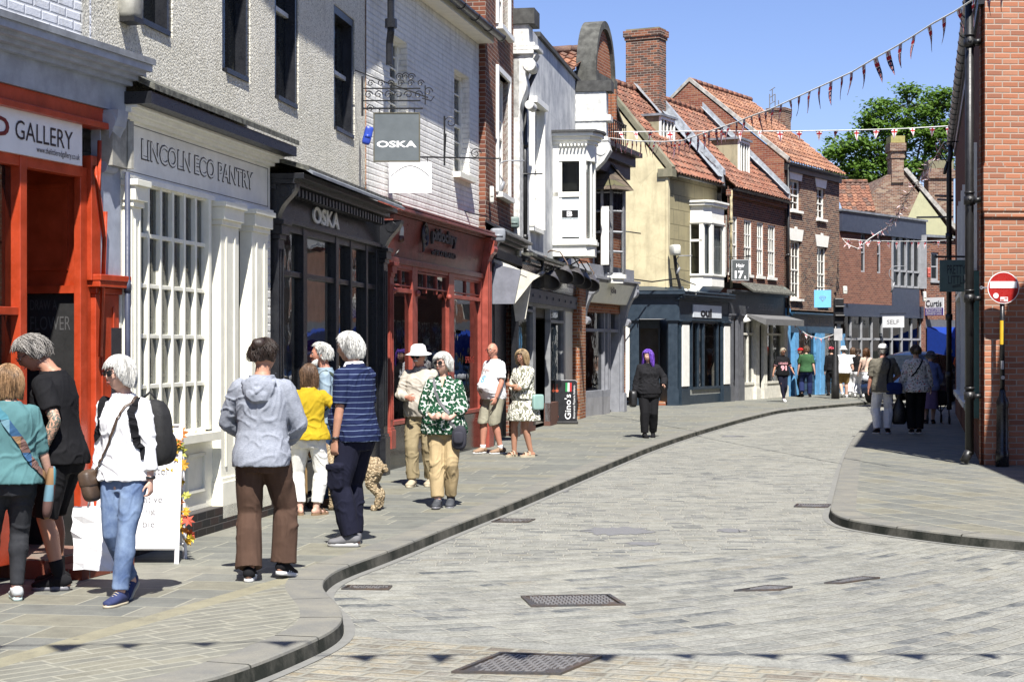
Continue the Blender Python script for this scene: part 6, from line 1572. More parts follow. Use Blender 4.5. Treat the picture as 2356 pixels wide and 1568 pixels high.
def jewel():
 F=Fac((9.50,60.7),(12.35,65.6),'jewellery_shop','tall brown brick house with white sash windows and splayed lintels over a bright blue shopfront','shop')
 r=F.root;L=F.L;ze=F.at((1806,372))[1];zf=F.at((1810,712))[1];bk=brick('sooty brown brick',BR2,(.42,.38,.31));W=[]
 for xl,xr,yt,yb in((1819,1842,412,482),(1879,1898,430,502),(1819,1843,552,686),(1880,1902,566,692)):
  u0,z0=F.at((xl,yb));W.append((u0,F.u(xr),z0,F.at((xl,yt))[1]))
 mb=MB();wall(mb,0,L,zf,ze,W,0,.2);mb.box(L-.001,L,0,7,0,ze);mb.build('wall',bk,r)
 for i,h in enumerate(W):
  sash(F,*h,WHITE(),3 if i>1 else 2,4,y=.08,fr=.06,bar=.03,proud=.10);zt=h[3];m=(h[0]+h[1])/2;hw=(h[1]-h[0])/2
  mb=MB();mb.prism([(h[0]-.06,-.02,zt),(h[1]+.06,-.02,zt),(h[1]+.22,-.02,zt+.42),(m+.12,-.02,zt+.42),(m+.10,-.02,zt+.50),(m-.10,-.02,zt+.50),(m-.12,-.02,zt+.42),(h[0]-.22,-.02,zt+.42)],(0,.06,0));mb.build('lintel',WHITE(),r)
 rooms(F,.05,L-.05,[zf,(zf+ze)/2,ze],2.0,ROOM(),.22)
 RD=3.6;ap=F.at((1618,203),-RD);a=F.at((1640,210),-RD);b=F.at((1770,254),-RD);zr=(a[1]+b[1])/2+.1
 u_=-.02;pts=[(u_,0,3),(u_,0,ze+.05),(u_,RD,zr-.05),(u_,RD*2,ze+.05),(u_,RD*2,3)]
 mb=MB();mb.prism(pts,(.25,0,0));mb.build('gable_wall',brick('red gable brick',[(.28,.09,.055),(.33,.12,.07),(.24,.08,.05),(.36,.16,.09)],(.35,.28,.22)),r)
 mb=MB();mb.prism([(u_-.03,-.15,ze+.02),(u_-.03,RD,zr+.02),(u_-.03,RD,zr+.16),(u_-.03,-.2,ze+.14)],(.14,0,0));mb.prism([(u_-.03,RD*2,ze+.02),(u_-.03,RD,zr+.02),(u_-.03,RD,zr+.16),(u_-.03,RD*2,ze+.14)],(.14,0,0));mb.build('verge',paint('pale mortar',(.50,.48,.43),.8,.3),r)
 tiled_roof(F,'roof',(.06,-.22,ze),(L,-.22,ze),(.06,RD,zr),(L,RD,zr),pantile('orange pantiles',((.30,.145,.085),(.27,.125,.07),(.34,.175,.11),(.28,.15,.10),(.22,.10,.065)),.5));tiled_roof(F,'roof',(L,RD*2,ze),(0,RD*2,ze),(L,RD,zr),(0,RD,zr));ridge(F,(0,RD,zr+.05),(L,RD,zr+.05))
 gutter(F,0,L+.1,ze-.05,.26);c0=F.u(1768,-RD);ct=F.at((1790,248),-RD)[1]
 mb=MB();cu=F.u(1786,-RD);cz=F.at((1786,248),-RD)[1];chimney(mb,cu,cu+.7,RD-.35,RD+.40,cz-2.6,cz,.16,.04);mb.build('chimney',bk,r)
 mb=MB();fb(mb,0,L,-.05,.10,ze-.30,ze-.06);mb.build('eaves_course',IRON(),r)
 pipe(F,.14,.1,zf-.2,ze-.1,.05)
 blue=paint('sky blue paint',(.12,.34,.60),.4,.15);db=paint('deep teal blue',(.022,.075,.14),.4,.12);zs1,zs0=zf-.1,F.at((1830,765))[1]
 mb=MB();fb(mb,.5,L,-.05,.06,zs0,zs1-.1);cornice(mb,.4,L,zs1-.1,[(.06,.16),(.06,.24)]);mb.build('fascia',db,r)
 t=MB();add_text(t,'COLONIA JEWELLERY',F.u(1855),F.u(1910),zs0+.22,zs0+.55,-.066,.02);t.build('lettering',paint('grey letters',(.18,.18,.18),.4,0,0),r,fix=False)
 MB().box(0,.5,-.05,.1,0,zf+.05).build('blue_pier',blue,r)
 for p0,p1 in((1824,1833),(1873,1881),(1884,1893),(1932,1940)):mb=MB();fb(mb,F.u(p0),F.u(p1),-.1,.08,0,zs0);mb.build('pilaster',blue,r)
 z0=F.at((1838,862))[1];mb=MB();fb(mb,F.u(1833),F.u(1873),-.1,.03,0,z0);fb(mb,F.u(1893),L,-.1,.03,0,z0)
 for p0,p1 in((1836,1870),(1896,1930)):fb(mb,F.u(p0)+.05,F.u(p1),.03,.05,.2,.25);fb(mb,F.u(p0)+.05,F.u(p1),.03,.05,z0-.25,z0-.2)
 wf=mb.build('stall_riser',db,r)
 for a_,b_ in((F.u(1833),F.u(1873)),(F.u(1893),L)):g=MB();glass(g,a_,b_,z0,zs0,.02);g.build('pane',GLASS(),wf,fix=False)
 mb=MB();fb(mb,F.u(1876),F.u(1890),-.25,-.2,0,zs0);mb.build('door',blue,r)
 MB().box(F.u(1833),F.u(1871),.5,.55,z0,zs0-.2).build('display_back',paint('pale display',(.45,.47,.47),.6),r);MB().box(F.u(1893),L-.1,.5,.55,z0,zs0-.2).build('display_back',paint('pale display',(.45,.47,.47),.6),r)
 rooms(F,.5,L-.05,[.06,zs0],1.8,ROOM(),.08)
jewel()
def selfb():
 F=Fac((12.35,65.6),(16.9,71.4),'modern_shop','low modern flat roofed brick shop with slate blue panels and wide pale framed windows','shop')
 r=F.root;L=F.L;zr=F.at((1945,487))[1];zp0=F.at((1945,527))[1];zf1=F.at((1945,698))[1];zf0=F.at((1945,727))[1]
 zr2=F.at((2119,530))[1];
 W=[]
 zb=F.at((1985,620))[1]
 for xl,xr in((1981,1992),(2018,2028)):W.append((F.u(xl),F.u(xr),zb-.1,zp0-.05))
 p0,p1=F.u(2052),F.u(2114)
 mb=MB();wall(mb,0,p0,zf1,zp0,W,0,.2);mb.box(p1+.02,L,-.05,.15,zf1,zp0);shell(mb,0,L,zr,7);mb.build('wall',brick('plain red brick',[(.26,.10,.065),(.30,.12,.08),(.21,.085,.06),(.33,.14,.09)],(.30,.25,.21)),r)
 sl=paint('slate blue panel',(.045,.058,.095),.45,.08);mb=MB();fb(mb,0,L,-.1,.12,zr-.75,zr);sb_=mb.build('roof_fascia',sl,r);MB().box(-.05,L+.05,-.18,7,zr,zr+.08).build('roof',LEAD(),r)
 fr=paint('pale grey frame',(.42,.43,.45),.4)
 mb=MB();z=zr-.75;fb(mb,0,L-.2,-.1,-.05,zp0-.15,z)
 k=0
 while k*.75<L-.2:fb(mb,k*.75,k*.75+.05,-.05,.0,zp0-.1,z);k+=1
 mb.build('clerestory',fr,r)
 for h in W:sash(F,*h,fr,1,2,y=.05,fr=.06,sill=False)
 mb=MB();zm0=F.at((2052,660))[1];fb(mb,p0,p1,-.1,.03,zf1,zm0);mb.build('panel',sl,r)
 mb=MB();zt=zp0+.1;
 for i in range(5):x=p0+(p1-p0)*i/4;fb(mb,x-.05,x+.05,-.1,.05,zm0,zt)
 for z in(zm0,zm0+.62,zt-.05):fb(mb,p0,p1,-.1,.05,z,z+.08)
 fb(mb,p1,p1+.1,-.1,.3,zm0,zt);o=mb.build('window',fr,r);g=MB();glass(g,p0,p1,zm0,zt,.03);g.build('pane',GLASS(),o,fix=False)
 rooms(F,.05,L-.05,[zf1,zr],3.0,ROOM(),.22)
 mb=MB();fb(mb,0,L-.3,-.1,.15,zf0,zf1);mb.build('fascia',sl,r)
 mb=MB();zq=F.at((1960,800))[1]
 for i in range(9):x=(L-.3)*i/8;fb(mb,x-.03,x+.04,-.1,.04,.3,zf0)
 fb(mb,0,L-.3,-.1,.04,zf0-.9,zf0-.82);fb(mb,0,L-.3,-.1,.06,.25,.35);fb(mb,0,L-.3,-.1,.03,0,.25);o=mb.build('shop_window',fr,r);g=MB();glass(g,0,L-.3,.3,zf0,.02);g.build('pane',GLASS(),o,fix=False)
 MB().box(L-.3,L,-.1,.16,0,zr).build('brick_pier',MATS['plain red brick'],r)
 MB().box(.1,L*.42,.5,.55,.3,zf0-.2).build('display_back',paint('pale display',(.45,.47,.47),.6),r)
 rooms(F,.05,L-.3,[.06,zf0],2.2,ROOM(),.08)
 a,z=F.at((2037,726),.8);
 s=tag(MB().box(F.u(2033,.3)-.0,F.u(2033,.3)+.04,-1.15,-.25,F.at((2037,753),.5)[1],F.at((2037,727),.5)[1]).build('hanging_sign',paint('white sign board',(.72,.73,.74),.35,.04)),'small white hanging sign of a clothes shop on the modern slate blue shop','sign','hanging shop signs');s.location=r.location;s.rotation_euler=r.rotation_euler
 x=F.u(2033,.3)-.004;t=MB();vs,fs,_,_=text_geo('SELF',.0);zz=F.at((2037,745),.5)[1];t.add([(x,-.45-.5*v.x,zz+.16*v.y)for v in vs],fs);t.build('lettering',paint('grey letters',(.18,.18,.18),.4,0,0),s,fix=False)
 MB().ring([(x+.02,0,F.at((2037,721),.5)[1]),(x+.02,-1.25,F.at((2037,721),.5)[1])],.015,5).build('bracket',IRON(),s)
 F2=Fac((16.9,71.4),(21.8,75.2),'bakery_shop','brick shop at the far end with a bright blue sheet awning','shop');r2=F2.root;L2=F2.L
 z1=F2.at((2125,545))[1];za=F2.at((2140,735))[1];h=(F2.u(2142),F2.u(2160),F2.at((2142,645))[1],F2.at((2142,580))[1]);h2=(F2.u(2178),F2.u(2186),h[2]+.5,h[3])
 mb=MB();wall(mb,0,L2,za,z1,[h,h2],0,.2);shell(mb,0,L2,z1,7);mb.build('wall',brick('brown brick',BR,MORT),r2)
 for q in(h,h2):sash(F2,*q,fr,1,2,y=.05,fr=.08,sill=True)
 rooms(F2,.05,L2-.05,[za,z1],3.0,ROOM(),.22);MB().box(0,L2,-.15,7,z1,z1+.1).build('roof',LEAD(),r2)
 mb=MB();fb(mb,0,L2,-.1,.1,za-.35,za);mb.build('fascia',GREY(),r2);rooms(F2,.05,L2-.05,[.06,za],2.5,paint('warm shop interior',(.22,.17,.06),.8),.05)
 mb=MB();n=10;vs=[]
 for i in range(n+1):
  for j in range(n+1):
   s,t=i/n,j/n;x=.1+(4.3-.1)*s;d=.1+1.5*t;z=za-.3-.5*t-1.2*(t**3)*(.4+.6*abs(sin(s*4+.5)))-.12*sin(s*9)*t*(1-s*.3);vs.append((x,-d,z))
 mb.add(vs,[(i*(n+1)+j,(i+1)*(n+1)+j,(i+1)*(n+1)+j+1,i*(n+1)+j+1)for i in range(n)for j in range(n)]);mb.build('awning',cloth('royal blue tarpaulin',(.012,.05,.33)),r2,True)
 mb=MB();vs=[(.1,-.1,za-.3),(.1,-1.6,za-.8),(.15,-1.5,za-2.3),(.1,-.9,za-2.6),(.1,-.1,za-1.9)];mb.poly(vs);mb.build('awning_side',cloth('royal blue tarpaulin',(.012,.05,.33)),r2,fix=False)
 s=MB().box(F2.u(2141,.4)-.0,F2.u(2141,.4)+.04,-1.05,-.1,F2.at((2141,683+42),.6)[1],F2.at((2141,684),.6)[1]).build('hanging_sign',paint('white sign board',(.72,.73,.74),.35,.04));tag(s,'white and purple bakery sign hanging beside the blue awning at the far end','sign','hanging shop signs');s.location=r2.location;s.rotation_euler=r2.rotation_euler
 x=F2.u(2141,.4)-.004;zt,zb=F2.at((2141,684),.6)[1],F2.at((2141,725),.6)[1];MB().box(x-.006,x+.003,-1.05,-.1,zb,zb+(zt-zb)*.42).build('purple_panel',paint('purple panel',(.09,.05,.28),.4),s)
 for body,a,b,m in(('Curtis',.50,.86,'black letters'),('SPECIALIST BAKERS',.33,.39,'white letters'),('& BUTCHERS',.24,.30,'white letters'),('FRESH BAKED FOODS',.14,.20,'white letters'),('COFFEE & CAKES',.04,.10,'white letters')):
  t=MB();vs,fs,_,_=text_geo(body,.01);hh=zt-zb;t.add([(x-.009,-.17-.8*v.x,zb+hh*(a+(b-a)*v.y))for v in vs],fs);t.build('lettering',MATS[m],s,fix=False)
selfb()
def behind():
 """gabled brick house with chimney seen over the flat roof"""
 r=empty('gabled_house',(24,86,0),0,'brick house with pale green gable, twin chimneys and tiled roofs behind the flat roofed shop','house')
 def Q(px,py,Y=86):p=P(px,py,Y);return Vector((p.x-24,Y-86,p.z))
 bk=brick('patchy old brick',[(.20,.10,.065),(.28,.16,.11),(.14,.08,.06),(.36,.26,.18),(.24,.13,.08)],(.40,.36,.30))
 ap=Q(2052,400);l=Q(1965,505);rr_=Q(2210,560)
 mb=MB();mb.prism([Vector((l.x,0,3)),l,Q(2040,402),Q(2080,402),Q(2215,570),Vector((Q(2215,570).x,0,3))],(0,6,0));mb.build('gable_wall',bk,r)
 mb=MB();mb.prism([v-Vector((0,.03,0))for v in(Q(2068,545),Q(2116,440),Q(2195,545),Q(2195,700),Q(2068,700))],(0,.02,0));mb.build('rendered_gable',render_mat('pale green render',(.40,.39,.24),(.25,.25,.17),.4),r)
 mb=MB();c=Q(2046,313);d=Q(2083,313);z0=Q(2050,420).z;mb.box(c.x+.1,d.x-.1,-.1,.9,z0,c.z-.5);mb.box(c.x,d.x,-.2,1.0,c.z-.75,c.z-.35);mb.box(c.x+.05,d.x-.05,-.15,.95,z0+1.2,z0+1.35);o=mb.build('chimney',bk,r);MB().box(c.x+.05,d.x-.05,-.15,.95,c.z-.35,c.z).build('chimney_cap',paint('lichened cap',(.36,.32,.10),.8),o)
 mb=MB();c=Q(2142,366);d=Q(2200,366);mb.box(c.x,d.x,.5,1.5,6,c.z-.4);mb.box(c.x-.1,d.x+.1,.4,1.6,c.z-.9,c.z-.5);o=mb.build('chimney',bk,r);MB().box(c.x,d.x,.5,1.5,c.z-.4,c.z).build('chimney_cap',paint('mossy cap',(.22,.20,.12),.8),o)
 class Z:root=r
 pt=pantile();a,b,c,d=Q(1925,492),Q(2000,492),Q(1925,415),Q(2045,412)
 tiled_roof(Z,'roof',Vector((a.x,-1.5,a.z)),Vector((Q(2000,0).x,-1.5,a.z)),Vector((c.x,1.2,c.z)),Vector((d.x-.8,1.2,c.z)),pantile('weathered pantiles',((.20,.11,.075),(.15,.085,.065),(.25,.14,.09),(.12,.08,.065)),.6));ridge(Z,Vector((c.x,1.2,c.z+.05)),Vector((d.x-.8,1.2,c.z+.05)),MATS['weathered pantiles'])
 MB().box(a.x,b.x+1,-1.4,3,2,a.z).build('wall',bk,r)
 e0,r0=Q(2110,425),Q(2084,390);mb=MB();mb.prism([Q(2076,388)+Vector((0,-.1,0)),Q(2225,562)+Vector((0,-.1,0)),Q(2225,548)+Vector((0,-.1,0)),Q(2086,386)+Vector((0,-.1,0))],(0,.3,0));mb.build('verge',paint('pale mortar',(.50,.48,.43),.8,.3),r)
 tiled_roof(Z,'roof',Q(2225,560)+Vector((0,.0,0)),Q(2225,560)+Vector((1.5,9,0)),Q(2084,390),Q(2084,390)+Vector((1.5,9,0)),pantile('grey tiles',((.13,.11,.10),(.17,.14,.12),(.10,.09,.085)),.5))
 t=empty('aerial_mast',(21.0,140,0),0,'thin lattice aerial mast rising behind the orange roof ridge','mast');x,y=G(1777,1000)[0]*0,0
 p=P(1777,205,140);q=P(1777,262,140);mb=MB();t.location=(p.x,140,0)
 for dx in(-.22,.22):mb.ring([(dx,0,q.z-6),(dx,0,p.z-.4)],.05,5)
 for k in range(8):z=q.z-2+k*.55;mb.ring([(-.22,0,z),(.22,0,z+.3)],.035,4)
 mb.ring([(0,0,p.z-1),(0,0,p.z)],.04,4);mb.ring([(.22,0,p.z-1.4),(.5,0,p.z-1.4),(.5,0,p.z-.9)],.05,5);mb.build('lattice',paint('galvanised steel',(.2,.21,.24),.5),t)
behind()
def rightb():
 A=(11.55,45.3);B=(6.80,25.2)
 F=Fac(A,B,'corner_building','tall red brick building at the right edge with black gutters and downpipes','building')
 r=F.root;L=F.L;ze=7.0;fbk=brick('smooth orange brick',[(.48,.195,.11),(.53,.225,.13),(.43,.175,.10),(.50,.235,.145),(.37,.16,.10)],(.40,.33,.27),.235,.083,.011);dbk=brick('shade darkened side brick',[(.15,.045,.03),(.19,.055,.035),(.13,.04,.03)],(.12,.09,.07))  # side wall brick is a darker copy, with the unlit side's shade in its colour
 W=[(L-3.2,L-2.0,3.0,4.9),(L-6.4,L-5.0,3.0,4.9),(L-10.5,L-9.2,3.0,4.9),(L-14.4,L-13.2,3.0,4.9)]
 SW=[(L-4.6,L-.9,.75,2.75),(L-9.5,L-5.6,.75,2.75),(L-14.8,L-10.6,.75,2.75)]
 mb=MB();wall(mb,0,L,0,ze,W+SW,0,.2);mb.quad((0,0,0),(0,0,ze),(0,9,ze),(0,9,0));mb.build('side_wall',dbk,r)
 wf=WHITE()
 for h in W:
  o=sash(F,*h,wf,2,4,y=.02,fr=.09,proud=.10);mb=MB();fb(mb,h[0]-.06,h[0],-.02,.07,h[2],h[3]);fb(mb,h[1],h[1]+.06,-.02,.07,h[2],h[3]);mb.build('architrave',wf,o)
 tl=paint('teal shop paint',(.06,.17,.16),.4)
 for i,h in enumerate(SW):
  mb=MB();m_=tl if i==0 else wf
  fb(mb,h[0]-.1,h[0],-.1,.08,h[2]-.0,h[3]+.1);fb(mb,h[1],h[1]+.1,-.1,.08,h[2],h[3]+.1);fb(mb,h[0]-.1,h[1]+.1,-.1,.14,h[2]-.1,h[2]);fb(mb,h[0],h[1],-.1,.1,h[3],h[3]+.1)
  o=mb.build('shop_window',m_,r);g=MB();glass(g,h[0],h[1],h[2],h[3],.06);g.build('pane',GLASS(),o,fix=False)
 rooms(F,.1,L-1.2,[.05,2.9,ze],2.5,ROOM(),.22)
 mb=MB();fb(mb,0,L,-.1,.08,ze-.12,ze+.02);fb(mb,0,L,-.05,.04,ze-.32,ze-.12);mb.build('soffit',IRON(),r)
 gutter(F,-.1,L+.15,ze+.05,.12,paint('grey black gutter',(.05,.055,.065),.3,.1),.10)
 mb=MB();mb.prism([(0,-.12,ze+.08),(0,4.5,ze+3.0),(0,9,ze),(0,9,ze-.1),(0,4.5,ze+2.9),(0,-.12,ze-.02)],(L-2.3,0,0));mb.build('roof',brick('slate',[],())if 'slate' not in MATS else MATS['slate'],r)
 K=Fac((6.85,25.2),(16.0,25.6),'x',None,None);bpy.data.objects.remove(K.root)
 Mi=(Matrix.Translation(F.A)@Matrix.Rotation(atan2(F.d.y,F.d.x),4,'Z')).inverted()@(Matrix.Translation(K.A)@Matrix.Rotation(atan2(K.d.y,K.d.x),4,'Z'))
 z1=K.at((2266,382))[1];z2=K.at((2266,485))[1]
 mb=MB()
 mb.box(0,8,0,.25,0,z2);mb.box(-.03,8,-.05,.25,z2,z1);mb.box(-.0,8,-.02,.25,z1,7.4);mb.box(1.5,8,-.0,.25,7.4,7.6)
 mb.box(-.012,8,-.035,.2,z2-.085,z2);mb.box(-.012,8,-.03,.2,z1,z1+.0415)
 o=mb.build('front_wall',fbk,r);o.matrix_local=Mi
 u=F.u(2251,.12);mb=MB()
 mb.ring([(L-.16,-.16,0.15),(L-.16,-.16,ze+.3)],.062,12)
 for z in(1.0,2.42,3.85,6.15):mb.ring([(L-.16,-.16,z-.06),(L-.16,-.16,z+.06)],.080,12);mb.ring([(L-.16,-.16,z+.10),(L-.16,-.16,z+.13)],.074,12);mb.box(L-.30,L-.02,-.10,-.0,z-.03,z+.03);mb.sphere((L+.0,-.16,z),.03,8,6)
 mb.ring([(L-.16,-.16,.2),(L-.16,-.24,.03)],.065,12)
 mb.build('downpipe',IRON(),r,True)
 mb=MB();mb.ring([(.2,-.12,ze),(.2,-.12,ze-.3),(.2,-.16,ze-.5),(.2,-.16,.1)],.07,10)
 for z in(2.5,4.6,1.0):mb.ring([(.2,-.16,z-.08),(.2,-.16,z+.08)],.095,10)
 mb.build('downpipe',IRON(),r,True)
 ua,za=F.at((2190,326),.3)
 return F
RB=rightb()
def opposite():
 """the house across the side lane, just out of the frame on the right; its shadow falls on the brick corner"""
 r=empty('lane_house',(6.9,15,0),0,'brick house out of frame on the right that shades the corner','house')
 mb=MB();pts=[(6.75-6.9,-1.5,0),(12-6.9,-1.5,0),(12-6.9,6.9,0),(7.65-6.9,6.9,0)];mb.prism(pts,(0,0,7.3));mb.build('wall',MATS['old red brick'],r)
 mb=MB();mb.prism([(.75,-1.7,7.3),(2.9,-1.7,9.4),(5.3,-1.7,7.3)],(0,8.6,0));mb.build('roof',MATS['slate'],r)
opposite()
def terrace():
 for nm,A,B,h,m,lab in(('far_house',(25.0,77.2),(31.5,80.5),8.5,painted_brick(),'white painted brick house beyond the bakery, hidden by the right building'),('far_house',(31.6,80.5),(43,86),9.5,MATS['old red brick'],'red brick house beyond the white one, hidden by the right building'),('lane_terrace',(19.2,69.0),(13.1,49.0),7.5,MATS['old red brick'],'brick row house behind the right building facing the jewellery shop')):
  F=Fac(A,B,nm,lab,'house');W=[];x=1.0
  while x<F.L-2:W+=[(x,x+1.1,4.2,6.2),(x,x+1.7,.6,2.7)];x+=2.6
  mb=MB();wall(mb,0,F.L,0,h,W,0,.2);shell(mb,0,F.L,h,6);mb.build('wall',m,F.root)
  for q in W:sash(F,*q,WHITE(),2,4,y=.06)
  rooms(F,.1,F.L-.1,[.05,3.4,h],2.5,ROOM(),.22)
  mb=MB();mb.prism([(0,-.3,h),(0,3,h+2.6),(0,6,h)],(F.L,0,0));mb.build('roof',pantile(),F.root)
terrace()
def pretty():
 Y=31.0;a=P(2162,598,Y);b=P(2237,671,Y)
 r=empty('hanging_sign',(a.x,Y,0),0,'dark green hanging sign with thin hand drawn capitals above the right pavement','sign','hanging shop signs')
 w,zt,zb=b.x-a.x,a.z,b.z
 o=MB().box(0,w,-.02,.02,zb,zt).build('board',paint('dark sage board',(.12,.19,.18),.5,.08),r)
 t=MB();add_text(t,'PRETTY',w*.22,w*.78,zb+(zt-zb)*.56,zb+(zt-zb)*.84,-.023,.0);add_text(t,'LITTLE',w*.25,w*.78,zb+(zt-zb)*.25,zb+(zt-zb)*.50,-.023,.0)
 for k in range(7):
  x=w*(.38+.035*k);z=zb+(zt-zb)*.16+.004*k
  for s in(1,-1):t.add([(x,-.023,z),(x+.012,-.023,z+s*.022),(x+.026,-.023,z+s*.024),(x+.018,-.023,z+s*.006)],[(0,1,2,3)])
 t.box(w*.36,w*.68,-.0235,-.0225,zb+(zt-zb)*.155,zb+(zt-zb)*.167);t.build('lettering',paint('black letters',(.015,.015,.02),.4,0,0),o,fix=False)
 mb=MB();mb.ring([(-.05,0,zt+.06),(w+.35,0,zt+.06)],.018,6);
 for x in(.1,w-.1):mb.ring([(x,0,zt),(x,0,zt+.07)],.01,5)
 mb.ring([(w+.3,0,zt+.08),(w+.0,0,zt+.32),(w-.12,0,zt+.20),(w+.02,0,zt+.12)],.014,6);mb.ring([(w+.3,0,zt+.3),(w+.12,0,zt+.42),(w+.02,0,zt+.34)],.012,6)
 mb.sphere((-.06,0,zt+.06),.03,8,6);mb.build('bracket',IRON(),r)
pretty()
def noentry():
 x,y=G(2306,1073);r=empty('no_entry_sign',(x,y,0),0,'round red no entry sign on a black pole with a fat base and yellow strip','road sign')
 ppm=FPX/y;zc=CH-(662-HY)/ppm;R_=36.5/ppm;ir=paint('scuffed black pole',(.014,.014,.016),.3,.3,.3)
 mb=MB();mb.lathe((0,0,0),[(.095,0),(.098,.22),(.085,.24),(.082,.85),(.09,.88),(.085,.95),(.06,1.0),(.05,1.03),(.045,1.1)],16);mb.ring([(0,0,1.05),(0,0,zc+.1)],.036,12);mb.build('pole',ir,r,True)
 fy=-.06
 mb=MB();n=40
 def disc(mb,rad,y):mb.poly([(cos(2*pi*k/n)*rad,y,zc+sin(2*pi*k/n)*rad)for k in range(n)])
 mb=MB();mb.prism([(cos(2*pi*k/n)*R_,fy,zc+sin(2*pi*k/n)*R_)for k in range(n)],(0,.012,0));o=mb.build('plate',paint('white sign vinyl',(.72,.72,.72),.3,.03),r)
 mb=MB();disc(mb,R_*.95,fy-.002);mb.build('red_disc',paint('sign red',(.42,.018,.015),.3,.15),o,fix=False)
 mb=MB();mb.box(-R_*.86,R_*.86,fy-.007,fy-.003,zc-R_*.02,zc+R_*.40)
 mb.prism([(-R_*.48+cos(2*pi*k/20)*R_*.17,fy-.007,zc-R_*.50+sin(2*pi*k/20)*R_*.17)for k in range(20)],(0,.003,0));mb.box(-R_*.2,R_*.27,fy-.007,fy-.003,zc-R_*.86,zc-R_*.58);mb.build('white_bar',MATS['white sign vinyl'],o)
 mb=MB();mb.box(-R_*.18,R_*.02,fy-.009,fy-.0075,zc-R_*.83,zc-R_*.73);mb.box(R_*.05,R_*.24,fy-.009,fy-.0075,zc-R_*.70,zc-R_*.62);mb.build('sticker_print',paint('sticker red',(.5,.1,.06),.5),o)
 mb=MB();mb.ring([(0,-.02,zc+.1),(0,-.05,zc+.1)],.02,6);mb.ring([(-R_*1.35,-.03,zc),(-.02,-.03,zc)],.012,6);mb.ring([(-R_*1.35+.02*cos(a),-.03,zc+.02*sin(a))for a in[2*pi*k/8 for k in range(9)]],.007,5,cap=False);mb.build('clamp',paint('galvanised steel',(.2,.21,.24),.5),r)
 z0,z1=CH-(792-HY)/ppm,CH-(737-HY)/ppm;MB().prism([(cos(a)*.038-.0,sin(a)*.038,z0)for a in[pi+.2+k*.3 for k in range(6)]]+[(cos(a)*.030,sin(a)*.030,z0)for a in[pi+1.7-k*.3 for k in range(6)]],(0,0,z1-z0)).build('yellow_strip',paint('yellow reflective tape',(.70,.42,.02),.4),r)
 mb=MB();z=CH-(868-HY)/ppm;mb.prism([(cos(2*pi*k/16)*.028,-.040,z+sin(2*pi*k/16)*.028)for k in range(16)],(0,.01,0));mb.box(-.03,.01,-.042,-.030,z+.12,z+.24);mb.build('badge',paint('pale sticker',(.5,.5,.5),.4),r)
noentry()
def signalpost():
 x,y=G(1922,917);r=empty('traffic_post',(x,y,0),0,'slim black post with a small signal box standing on the far left pavement','post')
 ir=IRON();MB().lathe((0,0,0),[(.14,0),(.14,.5),(.12,.55),(.11,1.4),(.06,1.5),(.055,3.3)],12).build('pole',ir,r,True)
 mb=MB();mb.box(-.05,.26,-.12,.12,2.5,3.35);mb.box(-.05,.28,-.24,-.12,3.05,3.10);mb.box(-.05,.28,-.24,-.12,2.75,2.8);mb.build('signal_box',ir,r,bevel=.02)
 MB().box(-.06,.22,-.08,-.065,1.95,2.35).build('notice',paint('paper notice',(.5,.5,.5),.6),r)
signalpost()
def unit(F,name,px,py,v,label,cat,group=None):
 u,z=F.at((px,py),v);w=F.w(u,v,z);return empty(name,w,atan2(F.d.y,F.d.x),label,cat,group)
def hangsign(name,px0,py0,px1,py1,Y,label,mat_,texts,frame=None,reach=.25,group='hanging shop signs',scroll=True):
 """board facing down the street, hung from an iron arm; reach = arm length towards the wall (minus = to the right)"""
 a=P(px0,py0,Y);b=P(px1,py1,Y);r=empty(name,(a.x,Y,0),0,label,'sign',group);w=b.x-a.x;zt,zb=a.z,b.z
 o=MB().box(0,w,-.02,.02,zb,zt).build('board',mat_,r)
 if frame:mb=MB();mb.box(-.015,0,-.026,.026,zb,zt);mb.box(w,w+.015,-.026,.026,zb,zt);mb.box(-.015,w+.015,-.026,.026,zt,zt+.015);mb.box(-.015,w+.015,-.026,.026,zb-.015,zb);mb.build('frame',frame,r)
 for body,x0,x1,z0,z1,m,bold in texts:
  t=MB();add_text(t,body,w*x0,w*x1,zb+(zt-zb)*z0,zb+(zt-zb)*z1,-.0225,bold);t.build('lettering',m,o,fix=False)
 mb=MB();x0=-reach;mb.ring([(x0,0,zt+.07),(w+.05,0,zt+.07)],.012,6)
 for x in(.06,w-.06):mb.ring([(x,0,zt),(x,0,zt+.07)],.007,5)
 mb.build('bracket_arm',IRON(),r)
 return r,w,zt,zb
wl=paint('white letters',(.8,.8,.8),.4,0,0);bl=paint('black letters',(.015,.015,.02),.4,0,0)
def spiral(mb,c,r,turns=1.6,dirx=1,rad=.007,start=0.0):
 n=26;pts=[]
 for k in range(n+1):
  t=k/n;a=start+turns*2*pi*t;q=r*(1-.8*t);pts.append((c[0]+dirx*q*cos(a),c[1],c[2]+q*sin(a)))
 mb.ring(pts,rad,5,cap=False)
gm=paint('slate grey sign',(.12,.14,.15),.45,.06)
r,w,zt,zb=hangsign('hanging_sign',862,262,964,370,22.7,'square slate grey hanging sign on an ornate iron bracket above the black shop',gm,[('OSKA',.05,.95,.28,.42,wl,.03)],paint('thin brass edge',(.12,.11,.07),.4),.16)
mb=MB();zz=zt+.07;x0,x1=-.16,w+.02
for z in(zz+.10,zz+.26):mb.ring([(x0,0,z),(x1,0,z)],.010,5)
mb.ring([(x0,0,zz-.1),(x0,0,zz+.42)],.014,6);mb.ring([(x0-.1,0,zz+.5),(x0+.25,0,zz+.36),(x1+.1,0,zz+.14)],.009,5);mb.ring([(x1+.06,0,zz+.05),(x1+.06,0,zz+.30)],.008,5)
k=x0+.08
